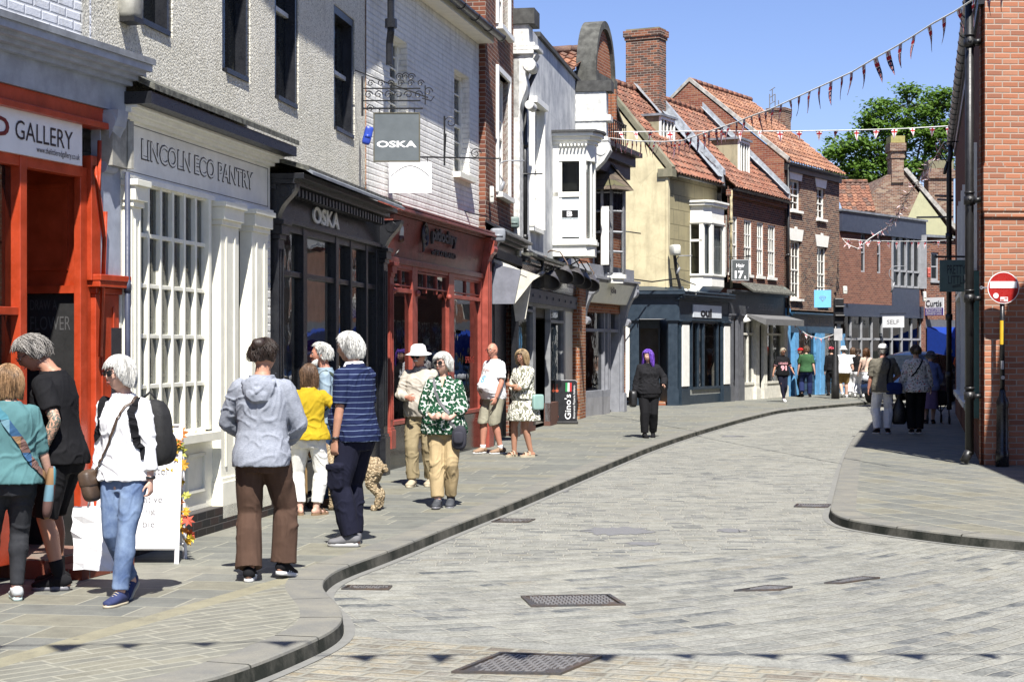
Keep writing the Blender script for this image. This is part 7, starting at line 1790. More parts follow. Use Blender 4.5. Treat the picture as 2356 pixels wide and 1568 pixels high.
while k<x1:spiral(mb,(k,0,zz+.18),.055,1.3,1 if int(k*20)%2 else-1);spiral(mb,(k+.03,0,zz+.33),.045,1.3);k+=.13
for q in(.32,.40,.48):spiral(mb,(q,0,zz+.42-.1*abs(q-.4)),.05,1.5)
spiral(mb,(x1+.10,0,zz+.22),.06,1.2);mb.ring([(x1+.02,0,zz+.13),(x1+.14,0,zz+.1),(x1+.18,0,zz+.16)],.007,5);spiral(mb,(x0+.1,0,zz-.0),.05);mb.build('bracket_scroll',IRON(),r)
r,w,zt,zb=hangsign('hanging_sign',895,373,993,444,24.5,'plain white oblong hanging sign with faint grey writing under the scroll bracket',paint('bright white board',(.82,.82,.82),.4,.02),[('THERAPY CENTRE',.32,.99,.03,.12,paint('grey letters',(.18,.18,.18),.4,0,0),-.01)],None,.0)
mb=MB();n=16;mb.ring([(w*(.05+.9*k/n),-.024,zb+(zt-zb)*(.55+.33*sin(pi*k/n)))for k in range(n+1)],.004,4);mb.build('printed_arc',MATS['grey letters'],r)
mb=MB();mb.ring([(w*.85,0,zt+.07),(w+.95,0,zt+.05)],.012,5);mb.ring([(w+.18,0,zt-.05),(w+.18,0,zt+.65)],.014,5);mb.ring([(w+.18,0,zt+.06),(w+.2,0,zt+.4)],.012,5);spiral(mb,(w+.27,0,zt+.56),.09,1.4,-1);spiral(mb,(w+.62,0,zt+.12),.08,1.4);mb.build('bracket_scroll',IRON(),r)
dg=paint('dark grey sign',(.085,.095,.095),.45,.06)
r,w,zt,zb=hangsign('hanging_sign',1682,596,1724,646,55.2,'dark grey hairdresser hanging sign with a big white 17a',dg,[('Hair',.28,.74,.62,.80,wl,.02),('at',.45,.55,.53,.58,wl,0),('17',.20,.68,.10,.47,wl,.05),('a',.72,.82,.10,.24,wl,.03)],None,.1)
mb=MB();w_=.02
for q in((w_,w-w_,zb+w_,zb+w_+.008),(w_,w-w_,zt-w_-.008,zt-w_),(w_,w_+.008,zb+w_,zt-w_),(w-w_-.008,w-w_,zb+w_,zt-w_)):mb.box(q[0],q[1],-.0235,-.021,q[2],q[3])
mb.build('white_border',wl,r)
r,w,zt,zb=hangsign('hanging_sign',1873,667,1912,707,61.5,'plain sky blue square hanging sign above the blue shop',paint('sky blue board',(.16,.46,.78),.4,.03),[],None,.0)
mb=MB();gy=paint('faded gold print',(.28,.33,.36),.5,0,0);cx,cz=w*.5,(zt+zb)/2
for a,b in(((-.12,.05),(.12,.05)),((-.12,.05),(0,-.10)),((.12,.05),(0,-.10)),((-.08,.09),(.08,.09)),((-.08,.09),(-.12,.05)),((.08,.09),(.12,.05)),((-.05,.05),(0,-.1)),((.05,.05),(0,-.1))):mb.ring([(cx+a[0],-.023,cz+a[1]),(cx+b[0],-.023,cz+b[1])],.006,4)
mb.build('diamond_print',gy,r);mb=MB();mb.ring([(-1.0,0,zt+.6),(w+.3,0,zt+.1)],.008,4);spiral(mb,(-.35,0,zt+.25),.12);spiral(mb,(.5,0,zt+.25),.12);spiral(mb,(-.35,0,zt+.5),.12);mb.build('bracket_scroll',IRON(),r)
def plate(px0,py0,px1,py1,Y,m,label,cat='sign',name='projecting_sign'):
 a=P(px0,py0,Y);b=P(px1,py1,Y);o=MB().box(0,b.x-a.x,-.04,.04,b.z,a.z).build(name,m);o.location=(a.x,Y,0);return tag(o,label,cat)
plate(1432,697,1443,752,48.2,render_mat('aged yellow sign',(.55,.50,.33),(.2,.2,.2),.8),'narrow aged yellow plate projecting beside the cream name board')
s=plate(1938,1,1939,2,60,IRON(),'x');bpy.data.objects.remove(s)
def box_unit(px,py,Y,w,h,d,m,label,cat='alarm box',name='alarm_box',extra=None,tilt=0):
 p=P(px,py,Y);mb=MB();blob(mb,(0,0,0),(w/2,d/2,h/2),16,10,None,.35)
 mb.box(-w*.3,w*.3,-d*.52,-d*.47,-h*.15,h*.05);o=mb.build(name,m,None,True);o.location=p;o.rotation_euler=(0,tilt,.15);return tag(o,label,cat)
box_unit(846,312,22.6,.11,.24,.10,paint('royal blue plastic',(.02,.06,.42),.35),'tilted bright blue alarm box left of the square grey hanging sign',tilt=.25)
box_unit(1747,487,59.6,.16,.40,.12,paint('faded red plastic',(.55,.12,.09),.4),'faded red alarm box high between the sash windows of the low brick house')
box_unit(2137,627,71.0,.14,.42,.12,paint('faded red plastic',(.55,.12,.09),.4),'faded red alarm box on the far end brick shop')
box_unit(1131,448,30.5,.08,.30,.10,paint('off white plastic',(.62,.62,.56),.4),'slim off white box on the corner of the narrow brown brick house')
box_unit(1944,667,65.0,.16,.30,.12,paint('off white plastic',(.62,.62,.56),.4),'white box at the join of the brown brick and modern shops')
box_unit(2127,682,70.4,.13,.42,.15,paint('off white plastic',(.62,.62,.56),.4),'white box on the brick pier near the blue awning')
box_unit(1245,521,34.0,.26,.30,.2,paint('grey green box',(.17,.23,.21),.5),'grey green electrical box under the white rendered wall')if False else None
box_unit(1182,512,33.4,.20,.22,.2,paint('grey green box',(.17,.23,.21),.5),'grey green electrical box beside the black downpipe')
box_unit(1145,541,30.0,.26,.24,.2,LEAD(),'dented lead covered box on top of the terracotta shop pilaster','box','electrical_box')
box_unit(1661,614+517.7*0,56,.01,.01,.01,LEAD(),'x')if False else None
box_unit(1803,672,60.3,.18,.30,.12,paint('grey green box',(.17,.23,.21),.5),'grey green electrical box at the foot of the tall black pipe')
box_unit(1759,669,58.8,.18,.32,.16,paint('cream plastic',(.5,.48,.33),.5),'cream alarm box above the shop awning of the low brick house')
box_unit(1570,672,51.6,.30,.20,.2,paint('off white plastic',(.62,.62,.56),.4),'off white junction box above the navy shop corner','box','electrical_box')
box_unit(1592,672,52.2,.26,.20,.2,paint('off white plastic',(.62,.62,.56),.4),'off white junction box under the bay window of the yellow house','box','electrical_box')
r=empty('wall_lamp',P(921,532,24.6),.2,'small white and amber bulkhead lamp on the terracotta fascia','lamp')
mb=MB();blob(mb,(0,0,0),(.05,.05,.085),12,8,None,.5);mb.build('lens',paint('off white plastic',(.62,.62,.56),.4),r,True);mb=MB();blob(mb,(0,-.01,-.11),(.055,.055,.05),12,8,None,.5);mb.build('housing',paint('amber plastic',(.10,.03,.015),.3),r,True)
r=empty('flood_lamp',P(300,15,14.9),-.2,'weathered cream floodlight with a hanging cable at the top left','lamp')
mb=MB();blob(mb,(0,0,.03),(.085,.12,.15),14,10,None,.4);mb.build('housing',paint('aged cream box',(.40,.39,.34),.6,.3),r,True);mb=MB();mb.box(-.08,.08,-.1,.1,-.145,-.10);mb.build('underside',IRON(),r)
mb=MB();mb.ring([(-.08,.05,.1),(-.22,.1,.05),(-.26,.12,-.1),(-.25,.12,-.3)],.014,6);mb.build('cable',IRON(),r)
def swan(px,py,Y,w,h,label,m,dirx=1,lampm=None):
 """slender swan neck lamp: straight arm then a hook down to the lamp"""
 r=empty('swan_neck_lamp',P(px,py,Y),0,label,'lamp');n=10;d=dirx
 pts=[(w*d,0,0)]+[(.12*w*d-.0+h*.32*cos(a)*d*-1*.9,0,-h*.32+h*.32*sin(a))for a in[pi/2-pi*k/n*.0 for k in range(1)]]
 pts=[(w*d,0,0),(w*.25*d,0,0)]+[(w*.25*d-d*h*.3*sin(a),0,-h*.3+h*.3*cos(a))for a in[pi*k/8 for k in range(1,7)]]+[(w*.12*d,0,-h*.72)]
 MB().ring(pts,.014,6).build('arm',m,r,True);MB().ring([(w*.12*d,0,-h*.68),(w*.0*d,0,-h*.9),(-w*.10*d,0,-h*1.1)],[.03,.045,.035],8).build('lamp_head',lampm or m,r,True);return r
si=paint('silver grey paint',(.30,.31,.33),.35)
swan(1153,370,31.5,.42,.55,'grey swan neck lamp reaching in front of the tall white window',si)
swan(1178,400,34.0,.60,.55,'dark swan neck lamp beside the black downpipe',IRON())
swan(1560,588,51.4,.42,.50,'pale grey swan neck lamp on the olive scored wall',si)
swan(2176,326,41.0,.35,.70,'dark swan neck lamp on the right building below the gutter end',IRON()).rotation_euler.z=0
swan(2054,612,66.0,.5,.9,'long pale lamp arm on the modern shop window',si)
for k,(px,py,Y,lab)in enumerate(((1268,636,36.6,'first'),(1300,624,37.6,'second'),(1326,628,38.6,'third'),(1343,638,39.6,'fourth'),(1361,644,40.6,'fifth'))):
 r=empty('shop_lamp',P(px,py,Y),.25,'dark %s lamp from the left in the row of five gooseneck lamps over the cafe'%lab,'lamp','gooseneck lamps over the cafe')
 pm=paint('grey brown lamp enamel',(.075,.07,.075),.45,.2);mb=MB();a=-.55;R_=Matrix.Rotation(.5,3,'Y')@Matrix.Rotation(-.5,3,'X')
 prof=[(.05,.13),(.07,.11),(.10,.05),(.17,-.03),(.235,-.13),(.24,-.15),(.225,-.15),(.16,-.04),(.09,.04)];b2=MB();b2.lathe((0,0,0),prof,18,caps=False);b2.v=[tuple(R_@Vector(v))for v in b2.v];b2.build('shade',pm,r,True)
 mb.ring([R_@Vector((0,0,.12)),R_@Vector((0,0,.22)),(-.08,.1,.42),(-.25,.25,.46),(-.42,.4,.34)],.017,6);mb.build('neck',paint('brown pipe',(.10,.055,.03),.5),r,True)
r=empty('shop_lamp',P(1713,727,57.0),0,'white gooseneck lamp hanging over the charcoal shopfront','lamp');b2=MB();b2.lathe((0,0,0),[(.04,.14),(.07,.11),(.10,.03),(.2,-.08),(.25,-.2),(.24,-.2),(.1,.0)],18,caps=False);R_=Matrix.Rotation(-.3,3,'Y');b2.v=[tuple(R_@Vector(v))for v in b2.v];b2.build('shade',WHITE(),r,True)
MB().ring([(.03,0,.12),(.12,.05,.3),(.0,.1,.45),(-.2,.15,.3),(-.6,.2,.22)],.02,6).build('neck',WHITE(),r,True)
r=empty('security_camera',P(1553,575,51.3),.3,'white security camera on the corner above the navy shop','camera');mb=MB();blob(mb,(0,0,0),(.12,.22,.16),12,8,None,.4);mb.build('housing',paint('off white plastic',(.62,.62,.56),.4),r,True);MB().ring([(.0,.05,-.1),(.08,.1,-.6),(.22,.1,-1.15)],.05,7).build('bracket',IRON(),r)
def rod(pts,rad,label,m=None,cat='bracket',name='wall_bracket'):
 w_=[P(*p)for p in pts];o=MB().ring([p-w_[0]for p in w_],rad,6).build(name,m or IRON(),None,True);o.location=w_[0];return tag(o,label,cat)
rod([(1438,532,50.5),(1474,537,50.8)],.018,'bare black iron rod sticking out of the yellow wall')
rod([(1677,590,57),(1727,588,57.2)],.02,'black iron arm carrying the dark grey hairdresser sign')
rod([(2110,500,47),(2192,499,45)],.025,'thin black flag arm pointing left from the right building')
rod([(2152,450,46),(2192,452,45.2)],.03,'short upper flag arm by the far black downpipe')
rod([(2158,459,46),(2192,461,45.2)],.03,'short lower flag arm by the far black downpipe')
rod([(2,75,13.0),(60,92,13.2),(130,120,13.6),(155,122,13.8),(210,140,14.2),(262,150,14.8)],.016,'loose grey cable sagging along the top of the gallery cornice',paint('grey cable',(.16,.16,.16),.5),'cable','cable')
rod([(6,85,12.9),(80,110,13.2),(130,140,13.7),(170,135,14.0),(270,165,14.8),(264,172,14.8)],.012,'second pale cable lying on the gallery cornice',paint('pale cable',(.5,.5,.48),.5),'cable','cable')
rod([(1440,640,50),(1500,648,51),(1560,640,51.5),(1600,655,53)],.02,'tangled black cable above the navy fascia',None,'cable','cable')
rod([(1195,575,34),(1230,602,35.2),(1262,612,36.5),(1300,606,38)],.02,'black cable looping above the cafe lamps',None,'cable','cable')
rod([(904,545,24.4),(902,595,24.4),(918,575,24.4)],.012,'short black cable under the amber bulkhead lamp',None,'cable','cable')
rod([(1030,470,28.5),(1080,490,29.4),(1122,498,30.0)],.010,'thin cable on the white brick wall over the terracotta shop',None,'cable','cable')
def aboard(px,py,w,h,lean,label,bm,fm,rot=0.0,leg=.12):
 x,y=G(px,py);r=empty('pavement_board',(x,y,0),rot,label,'sign board')
 a=lean
 for sgn,nm in((1,'board'),(-1,'rear_board')):
  mb=MB();y0=-a*sgn
  mb.add([(-w/2,y0+.0,leg),(w/2,y0,leg),(w/2,0,h),(-w/2,0,h),(-w/2,y0+.012,leg),(w/2,y0+.012,leg),(w/2,.012,h),(-w/2,.012,h)],[(0,1,2,3),(7,6,5,4),(0,4,5,1),(1,5,6,2),(2,6,7,3),(3,7,4,0)]);o=mb.build(nm,bm,r)
  if sgn==1:front=o
  mb=MB();y1=y0*(1+leg/(h-leg))
  for s in(-1,1):mb.ring([(s*(w/2+.01),y1,0),(s*(w/2+.01),0,h+.01)],(.018,.014),4,ax=(1,0,0))
  mb.ring([(-w/2,y0,leg),(w/2,y0,leg)],.014,4);mb.ring([(-w/2,0,h),(w/2,0,h)],.014,4);mb.build('frame',fm,r)
 def wr(lines,m,bold=0.0):
  for body,x0,x1,t0,t1 in lines:
   t=MB();f=lambda vx,vy:(-w/2+w*(x0+(x1-x0)*vx),-a*(1-(t0+(t1-t0)*vy))-.006,leg+(h-leg)*(t0+(t1-t0)*vy))
   add_text(t,body,0,1,0,1,0,bold,warp=f);t.build('lettering',m,front,fix=False)
 return r,wr
WB=paint('white painted board',(.74,.74,.75),.4,.04)
r,wr=aboard(318,1290,.66,1.08,.16,'white pavement board with grey printed words and a garland of autumn leaves on its side',WB,WB,.0)
GT=paint('mid grey print',(.16,.16,.16),.5,0,0)
wr([('y',.76,.80,.69,.735),('water',.60,.90,.60,.65),('ative',.60,.82,.375,.425),('ing',.60,.74,.27,.325),('ble',.60,.74,.175,.225)],GT,-.01)
def garland():
 x,y=G(398,1290);r=empty('leaf_garland',(x,y-.02,0),0,'hanging garland of yellow and orange maple leaves on the side of the white board','garland');rr=random.Random(4)
 cs=[paint('leaf yellow',(.70,.50,.04),.6,.2),paint('leaf gold',(.62,.34,.03),.6,.2),paint('leaf orange',(.60,.20,.04),.6,.2),paint('leaf red',(.50,.09,.05),.6,.2),paint('leaf lime',(.42,.42,.06),.6,.2)]
 MB().ring([(0,0,1.02),(.02,0,.8),(.04,-.02,.6),(.06,0,.4),(.08,0,.22)],.006,5).build('string',cs[1],r)
 prof=[(0,-.5),(.14,-.16),(.5,-.25),(.36,-.02),(.62,.12),(.34,.2),(.38,.48),(.14,.32),(0,.66)];prof=prof+[(-a,b)for a,b in prof[-2:0:-1]]
 for k in range(30):
  z=1.05-.031*k;c=Vector((.01+.09*(1-z)+rr.uniform(-.06,.06),rr.uniform(-.05,.03),z));s=rr.uniform(.055,.09);Rm=Matrix.Rotation(rr.uniform(0,6.28),3,'Y')@Matrix.Rotation(rr.uniform(-.8,.8),3,'X')@Matrix.Rotation(rr.uniform(-.8,.8),3,'Z')
  mb=MB();pts=[c+Rm@Vector((a*s*1.3,.012*sin(a*6),b*s*1.3))for a,b in prof];n=len(pts);mb.add([c]+pts,[(0,i+1,(i+1)%n+1)for i in range(n)]);mb.build('leaf',cs[(k*7+k//3)%5 if z>.45 else(k%4)],r,fix=False)
garland()
cb=paint('chalkboard',(.008,.008,.008),.7,.05,.05);wd=paint('pine frame',(.42,.28,.13),.5,.2);chk=paint('white chalk',(.55,.55,.55),.9,0,0)
r,wr=aboard(634,1165,.60,1.0,.13,'black chalkboard with white handwriting in a pine frame, between hooded and yellow jackets',cb,wd,.0,.1)
wr([('LAST',.55,.92,.80,.86),('YOUR',.58,.92,.70,.76),('FOODS',.52,.92,.585,.64),('CLEANING',.50,.96,.52,.565),('HEALTH & BEAUTY',.40,.97,.45,.495),('MUCH MORE',.50,.95,.34,.395),('TIMES - ON THE GO',.42,.97,.265,.29),('OATH - LOCAL HONEY',.42,.97,.215,.24),('SKINCARE - ESSENTIAL OILS',.35,.98,.165,.19),('SHOPPING AT ITS BEST',.40,.97,.06,.11)],chk,0)
def gino():
 x,y=G(1301,974);r=empty('forecourt_sign',(x,y,0),0,'black pavement sign with white handwriting running up it and a small Italian flag','sign board');w,h=.52,.97
 n=6;out=[]
 for cx,cz,a0 in((w/2-.06,h-.06,0),(-w/2+.06,h-.06,pi/2)):out+=[(cx+.06*cos(a0+pi/2*k/n),-.02,cz+.06*sin(a0+pi/2*k/n))for k in range(n+1)]
 out+=[(-w/2,-.02,.05),(w/2,-.02,.05)];mb=MB();mb.prism(out,(0,.03,0));o=mb.build('panel',paint('glossy black panel',(.015,.015,.018),.2,.05,.02),r)
 MB().ring([Vector(p)+Vector((0,.012,0))for p in out],.012,6,cap=False).build('rim',paint('silver rim',(.4,.4,.42),.3),r)
 mb=MB();mb.box(-w/2-.02,w/2+.02,-.22,.22,0,.06);mb.build('base',paint('black rubber',(.02,.02,.02),.7),r,bevel=.02)
 def up(body,x0,x1,z0,z1,m,b=0):t=MB();add_text(t,body,0,1,0,1,0,b,warp=lambda vx,vy:(x0+(x1-x0)*(1-vy),-.0225,z0+(z1-z0)*vx));t.build('lettering',m,o,fix=False)
 up("Gino's",-.02,.12,.10,.66,wl,.01);up('Ristorante Pizzeria Italiano',.17,.215,.12,.86,wl,.0)
 for k,c in enumerate(((.02,.30,.08),(.7,.7,.7),(.55,.03,.03))):MB().prism([(.0+.045*k,-.024,.72),(.045+.045*k,-.024,.72),(.07+.045*k-.02,-.024,.92),(.02+.045*k-.02,-.024,.92)],(0,.002,0)).build('flag_stripe',paint('flag %d'%k,c,.5,0,0),o)
 for z in(.16,.74):mb=MB();mb.prism([(-w/2+.07+.035*cos(a),-.023,z+.035*sin(a))for a in[2*pi*k/14 for k in range(14)]],(0,.002,0));mb.box(-w/2+.055,-w/2+.085,-.023,-.021,z+.05,z+.15);mb.build('red_emblem',paint('sign orange red',(.55,.10,.04),.4),o)
gino()
def bunting(pts,spacing,size,wid,kind,label,seed=1,jit=.5,skip=None,group='strings of bunting',world=False,blow=0.0):
 """pts: (px, py, Y) readings or world points; one thing: cord and its pennants"""
 W=[Vector(p)if world else P(*p)for p in pts];o0=W[0].copy();r=empty('bunting',o0,0,label,'bunting',group);rr=random.Random(seed)
 W=[w-o0 for w in W];MB().ring(W,.013,4,cap=False).build('cord',paint('white tape',(.62,.62,.60),.7),r)
 nv,wt,rd=cloth('navy flag cloth',(.012,.016,.075)),cloth('white flag cloth',(.68,.68,.68)),cloth('red flag cloth',(.50,.02,.025))
 L=[0]
 for a,b in zip(W[:-1],W[1:]):L.append(L[-1]+(b-a).length)
 d=spacing*.5;k=0
 while d<L[-1]:
  i=max(j for j in range(len(L))if L[j]<=d);i=min(i,len(W)-2);t=(d-L[i])/(L[i+1]-L[i]);p=W[i].lerp(W[i+1],t);dr=(W[i+1]-W[i]);dr.z*=.9;dr.normalize()
  an=rr.gauss(blow,jit);sw=rr.gauss(0,jit*.35);X=dr;s=size*rr.uniform(.9,1.05);w=wid*rr.uniform(.55,1.0)
  dn=Vector((0,0,-1));dn=(Matrix.Rotation(an,3,X)@dn);dn=(dn+X*sw).normalized();nn=X.cross(dn).normalized()
  def q(a,b,o=0):tw=rr_tw*b*b;return p+X*(a*w*(1-b)*cos(tw))+nn*(a*w*(1-b)*sin(tw)+.03*sin(b*3+k)*b)+dn*b*s+nn*o
  rr_tw=rr.gauss(0,.9)
  mb=MB();nS=6;union=kind=='union' or(kind=='mix' and rr.random()<.3)
  def strip(a0,a1,b0,b1,mi,th):
   for sg in(1,-1):
    vs=[];
    for j in range(nS+1):
     b=b0+(b1-b0)*j/nS;f=min(1,.98)
     vs+=[q(a0(b),b,sg*th),q(a1(b),b,sg*th)]
    mb.m(mi).add(vs,[(2*j,2*j+1,2*j+3,2*j+2)for j in range(nS)])
  e=.5
  strip(lambda b:-e,lambda b:e,0,1,0 if union else 1,.0008)
  if union:
   strip(lambda b:-e+.0+b*.55,lambda b:-e+.20+b*.55,0,.9,1,.0018);strip(lambda b:e-.20-b*.55,lambda b:e-b*.55,0,.9,1,.0018)
   strip(lambda b:-.19-.1*b,lambda b:.19+.1*b,0,1,1,.0028);strip(lambda b:-.5,lambda b:.5,.16,.40,1,.0028)
  elif rr.random()<.6:
   strip(lambda b:-.5,lambda b:-.36,0,.12,0,.0018);strip(lambda b:.36,lambda b:.5,0,.12,0,.0018)
  strip(lambda b:-.10-.08*b,lambda b:.10+.08*b,0,1,2,.0038);strip(lambda b:-.5,lambda b:.5,.21,.35,2,.0038)
  mb.build('pennant',[nv,wt,rd],r,True,fix=False)
  d+=spacing*rr.uniform(.85,1.15);k+=1
 return r
P1,P2=Vector((5.83,22.0)),Vector((2.12,45.5))
def onplane(px,py,A,B):
 k=(px-CX)/FPX;d=B-A;t=(k*A.y-A.x)/(d.x-k*d.y);Y=A.y+d.y*t;return(px,py,Y)
s1=[(2330,-45),(2290,-27),(2238,0),(2196,27),(2145,55),(2097,86),(2057,110),(2013,134),(1962,165),(1910,189),(1870,207),(1802,238),(1769,253),(1732,266),(1692,282),(1659,293),(1615,308),(1571,323),(1527,326),(1468,325),(1399,317),(1366,301)]
bunting([onplane(x,y,P1,P2)for x,y in s1],.47,.36,.19,'union','string of union flag pennants crossing the sky from the top right to the stone gable',3,.13,blow=.05)
bunting([(1370,304,44.0),(1500,303,44.6),(1650,302,45),(1800,302,45.2),(1950,300,45.3),(2080,296,45.3),(2186,290,45.2)],.47,.27,.20,'george','level string of white and red pennants stretched from the stone gable to the right building',5,.25)
bunting([(1940,549,64.5),(1985,553,64.2),(2060,555,63),(2130,555,61.5),(2193,552,60)],.42,.28,.20,'george','short level string of white and red pennants in front of the modern shop windows',6,.3)
bunting([(2172,326,42),(2157,352,44),(2141,381,46),(2120,412,49),(2097,436,52),(2075,475,56),(2053,513,60),(2029,530,64)],.22,.26,.16,'mix','tattered tangled string of pennants drooping from the right building lamp',7,1.6)
bunting([(1938,548,65),(1950,562,64),(1975,572,63.5),(1996,552,63.5),(2029,530,64)],.22,.26,.16,'george','bunched end of pennants knotted by the corner of the sooty brown brick house',8,1.4)
bunting([(1824,738,60.5),(1838,757,60.4),(1860,771,60.5),(1890,779,61),(1923,767,61.5)],.28,.20,.14,'mix','small string of pennants swagged across the blue shopfront',9,.4)
bunting([(-9,4.9,6.4),(-4,5.7,6.0),(0,6.1,5.95),(4,6.12,5.95),(9,6.1,6.3)],.42,.34,.24,'union','string of pennants overhead whose shadow crosses the foreground paving',10,.12,world=True)
def tree(name,px,py,Y,lobes,trunk,label,seed=2,leafn=60,leaf=.26):
 base=P(px,800,Y);r=empty(name,(base.x,Y,0),0,label,'tree');rr=random.Random(seed)
 def lf(n):
  rv=n.noise(n.obj(),1.1,3);f=n.white(n.obj())[0];g=n.noise(n.obj(),9,2)
  c=n.mix(g,(.04,.095,.012),(.13,.215,.035));b=n.pbsdf(c,.55,spec=.3)
  t=n.n('ShaderNodeBsdfTranslucent');n.l(n.mix(g,(.08,.19,.012),(.22,.36,.04)),t.inputs[0]);m=n.n('ShaderNodeMixShader');m.inputs[0].default_value=.3
  n.l(b.outputs[0],m.inputs[1]);n.l(t.outputs[0],m.inputs[2]);n.l(m.outputs[0],n.out.inputs[0])
 LM=mat('maple leaves',lf);bk=paint('bark',(.10,.08,.06),.9,.3,.6)
 mb=MB();lb=MB();cen=P(px,py,Y)-Vector((base.x,Y,0))
 for(lx,ly,lrx,lrz)in lobes:
  c=P(lx,ly,Y)-Vector((base.x,Y,0));rx=lrx/FPX*Y;rz=lrz/FPX*Y;nc=int(9+rx*rz*16)
  lb.ring([(0,0,trunk),(c.x*.5,rr.uniform(-.6,.6),(trunk+c.z)*.5+.5),(c.x,0,c.z)],[.28,.14,.04],6)
  for k in range(nc):
   a,b_=rr.uniform(0,2*pi),rr.uniform(-1,1);q=rr.uniform(.35,1.02)**.6;s=sqrt(1-b_*b_)
   cc=c+Vector((cos(a)*s*rx*q,sin(a)*s*rx*q*1.1,b_*rz*q));lb.ring([c.lerp(cc,.2),cc],[.035,.012],4)
   cr=rr.uniform(.35,.8)
   for _ in range(leafn):
    v=Vector((rr.gauss(0,1),rr.gauss(0,1),rr.gauss(0,.55)))*cr*.55;p=cc+v;n_=Vector((rr.gauss(0,.5),rr.gauss(-.25,.5),1)).normalized();t=n_.cross(Vector((rr.gauss(0,1),rr.gauss(0,1),0))).normalized();u=n_.cross(t);s_=leaf*rr.uniform(.6,1.15)
    mb.add([p-t*s_*.5,p+u*s_*.38+n_*.03,p+t*s_*.6,p-u*s_*.38+n_*.03],[(0,1,2,3)])
 lb.ring([(0,0,0),(.1,0,trunk*.5),(0,0,trunk+1)],[.45,.35,.25],9);mb.build('crown',LM,r,fix=False);lb.build('trunk',bk,r,True)
tree('maple_tree',2060,330,112,[(2090,245,60,42),(2160,250,50,45),(2010,262,32,30),(2035,300,55,28),(2120,315,70,40),(1960,335,55,24),(1925,352,35,14),(2010,360,60,28),(1965,385,45,24),(2060,385,60,25),(2150,380,50,35),(2170,320,40,40),(1935,400,25,12),(2000,410,50,18)],6,'big leafy maple tree rising behind the far roofs against the sky',3,38,.30)
def car():
 x,y=G(2096,925);y=54.5;x=(2098-CX)/FPX*y
 r=empty('parked_car',(x,y,0),radians(-122),'dark blue family car at the far end of the street behind the walking people','car')
 pb=paint('dark blue car paint',(.012,.03,.085),.12,.05,.01);gl=paint('dark car glass',(.01,.014,.018),.05,0,0);bk=paint('black rubber',(.02,.02,.02),.7)
 prof=[(2.15,.35),(2.22,.55),(2.12,.78),(1.25,.98),(.45,1.50),(-.3,1.62),(-1.35,1.55),(-2.0,1.05),(-2.15,.70),(-2.12,.35)]
 ys=[(-.88,.90),(-.93,1),(-.80,1.0),(0,1.0),(.80,1.0),(.93,1),(.88,.90)]
 mb=MB();vs=[];n=len(prof)
 for j,yy in enumerate((-.90,-.86,-.55,0,.55,.86,.90)):
  for px_,pz in prof:
   top=max(0,(pz-.98)/.6);k=abs(yy)/.9;yv=yy*(1-.22*top);z=pz-(.05*k*k)*(1+top);xx=px_*(1-.05*k*k);vs.append((xx,yv,z))
 mb.add(vs,[(j*n+i,j*n+(i+1)%n,(j+1)*n+(i+1)%n,(j+1)*n+i)for j in range(6)for i in range(n)]+[tuple(range(n)),tuple(range(6*n,7*n))]);b=mb.build('body',pb,r,True,bevel=.05)
 def pane(pts,nm='window'):mb=MB();mb.poly(pts);mb.prism(pts,(0,0,.004));mb.build(nm,gl,r,fix=True)
 pane([(1.16,-.70,1.045),(1.16,.70,1.045),(.50,.58,1.478),(.50,-.58,1.478)],'windscreen')
 for s in(1,-1):
  mb=MB();mb.prism([(1.0,s*.865,1.03),(.40,s*.745,1.42),(-.25,s*.725,1.50),(-.25,s*.865,1.03)],(0,s*.012,0));mb.build('side_window',gl,r)
  mb=MB();mb.prism([(-.32,s*.865,1.03),(-.32,s*.725,1.50),(-1.25,s*.735,1.45),(-1.70,s*.85,1.06)],(0,s*.012,0));mb.build('side_window',gl,r)
  mb=MB();blob(mb,(2.08,s*.64,.78),(.10,.20,.09),12,8);mb.build('headlight',paint('headlight glass',(.6,.62,.65),.08,0,0),r,True)
  mb=MB();blob(mb,(.85,s*1.0,1.05),(.08,.12,.08),10,8);mb.build('wing_mirror',pb,r,True)
  for wx in(1.35,-1.35):
   mb=MB();mb.lathe((0,0,0),[(.20,-.11),(.33,-.11),(.35,-.06),(.35,.06),(.33,.11),(.20,.11)],22);mb.v=[(v[0]+wx,v[2]+s*.82,v[1]+.35)for v in mb.v];wh=mb.build('wheel',bk,r,True)
   mb=MB();mb.lathe((0,0,0),[(.02,-.12),(.20,-.115),(.21,.115),(.02,.12)],16);mb.v=[(v[0]+wx,v[2]+s*.82,v[1]+.35)for v in mb.v];mb.build('rim',paint('alloy',(.35,.36,.38),.3),wh)
 mb=MB();mb.box(2.08,2.20,-.45,.45,.40,.60);mb.build('grille',bk,r);mb=MB();mb.box(2.17,2.215,-.26,.26,.42,.53);mb.build('number_plate',paint('plate white',(.6,.6,.55),.4),r)
car()
def patt(name,fn,rough=.85):
 def f(n):
  c=fn(n);b=n.bump(n.noise(n.map(n.obj(),(1,1,.45),(.4,.3,0)),24,3,.5,.3),.22,.012);n.pbsdf(c,rough,b,spec=.2)
 return mat(name,f)
def f_stripe(n):
 z=n.sep(n.obj())[2];q=n.math('ADD',z,n.math('MULTIPLY',n.noise(n.obj(),3,2),.03));k=n.math('LESS_THAN',n.math('FRACT',n.math('DIVIDE',q,.048)),.12)
 return n.mix(k,(.006,.011,.045),(.12,.16,.24))
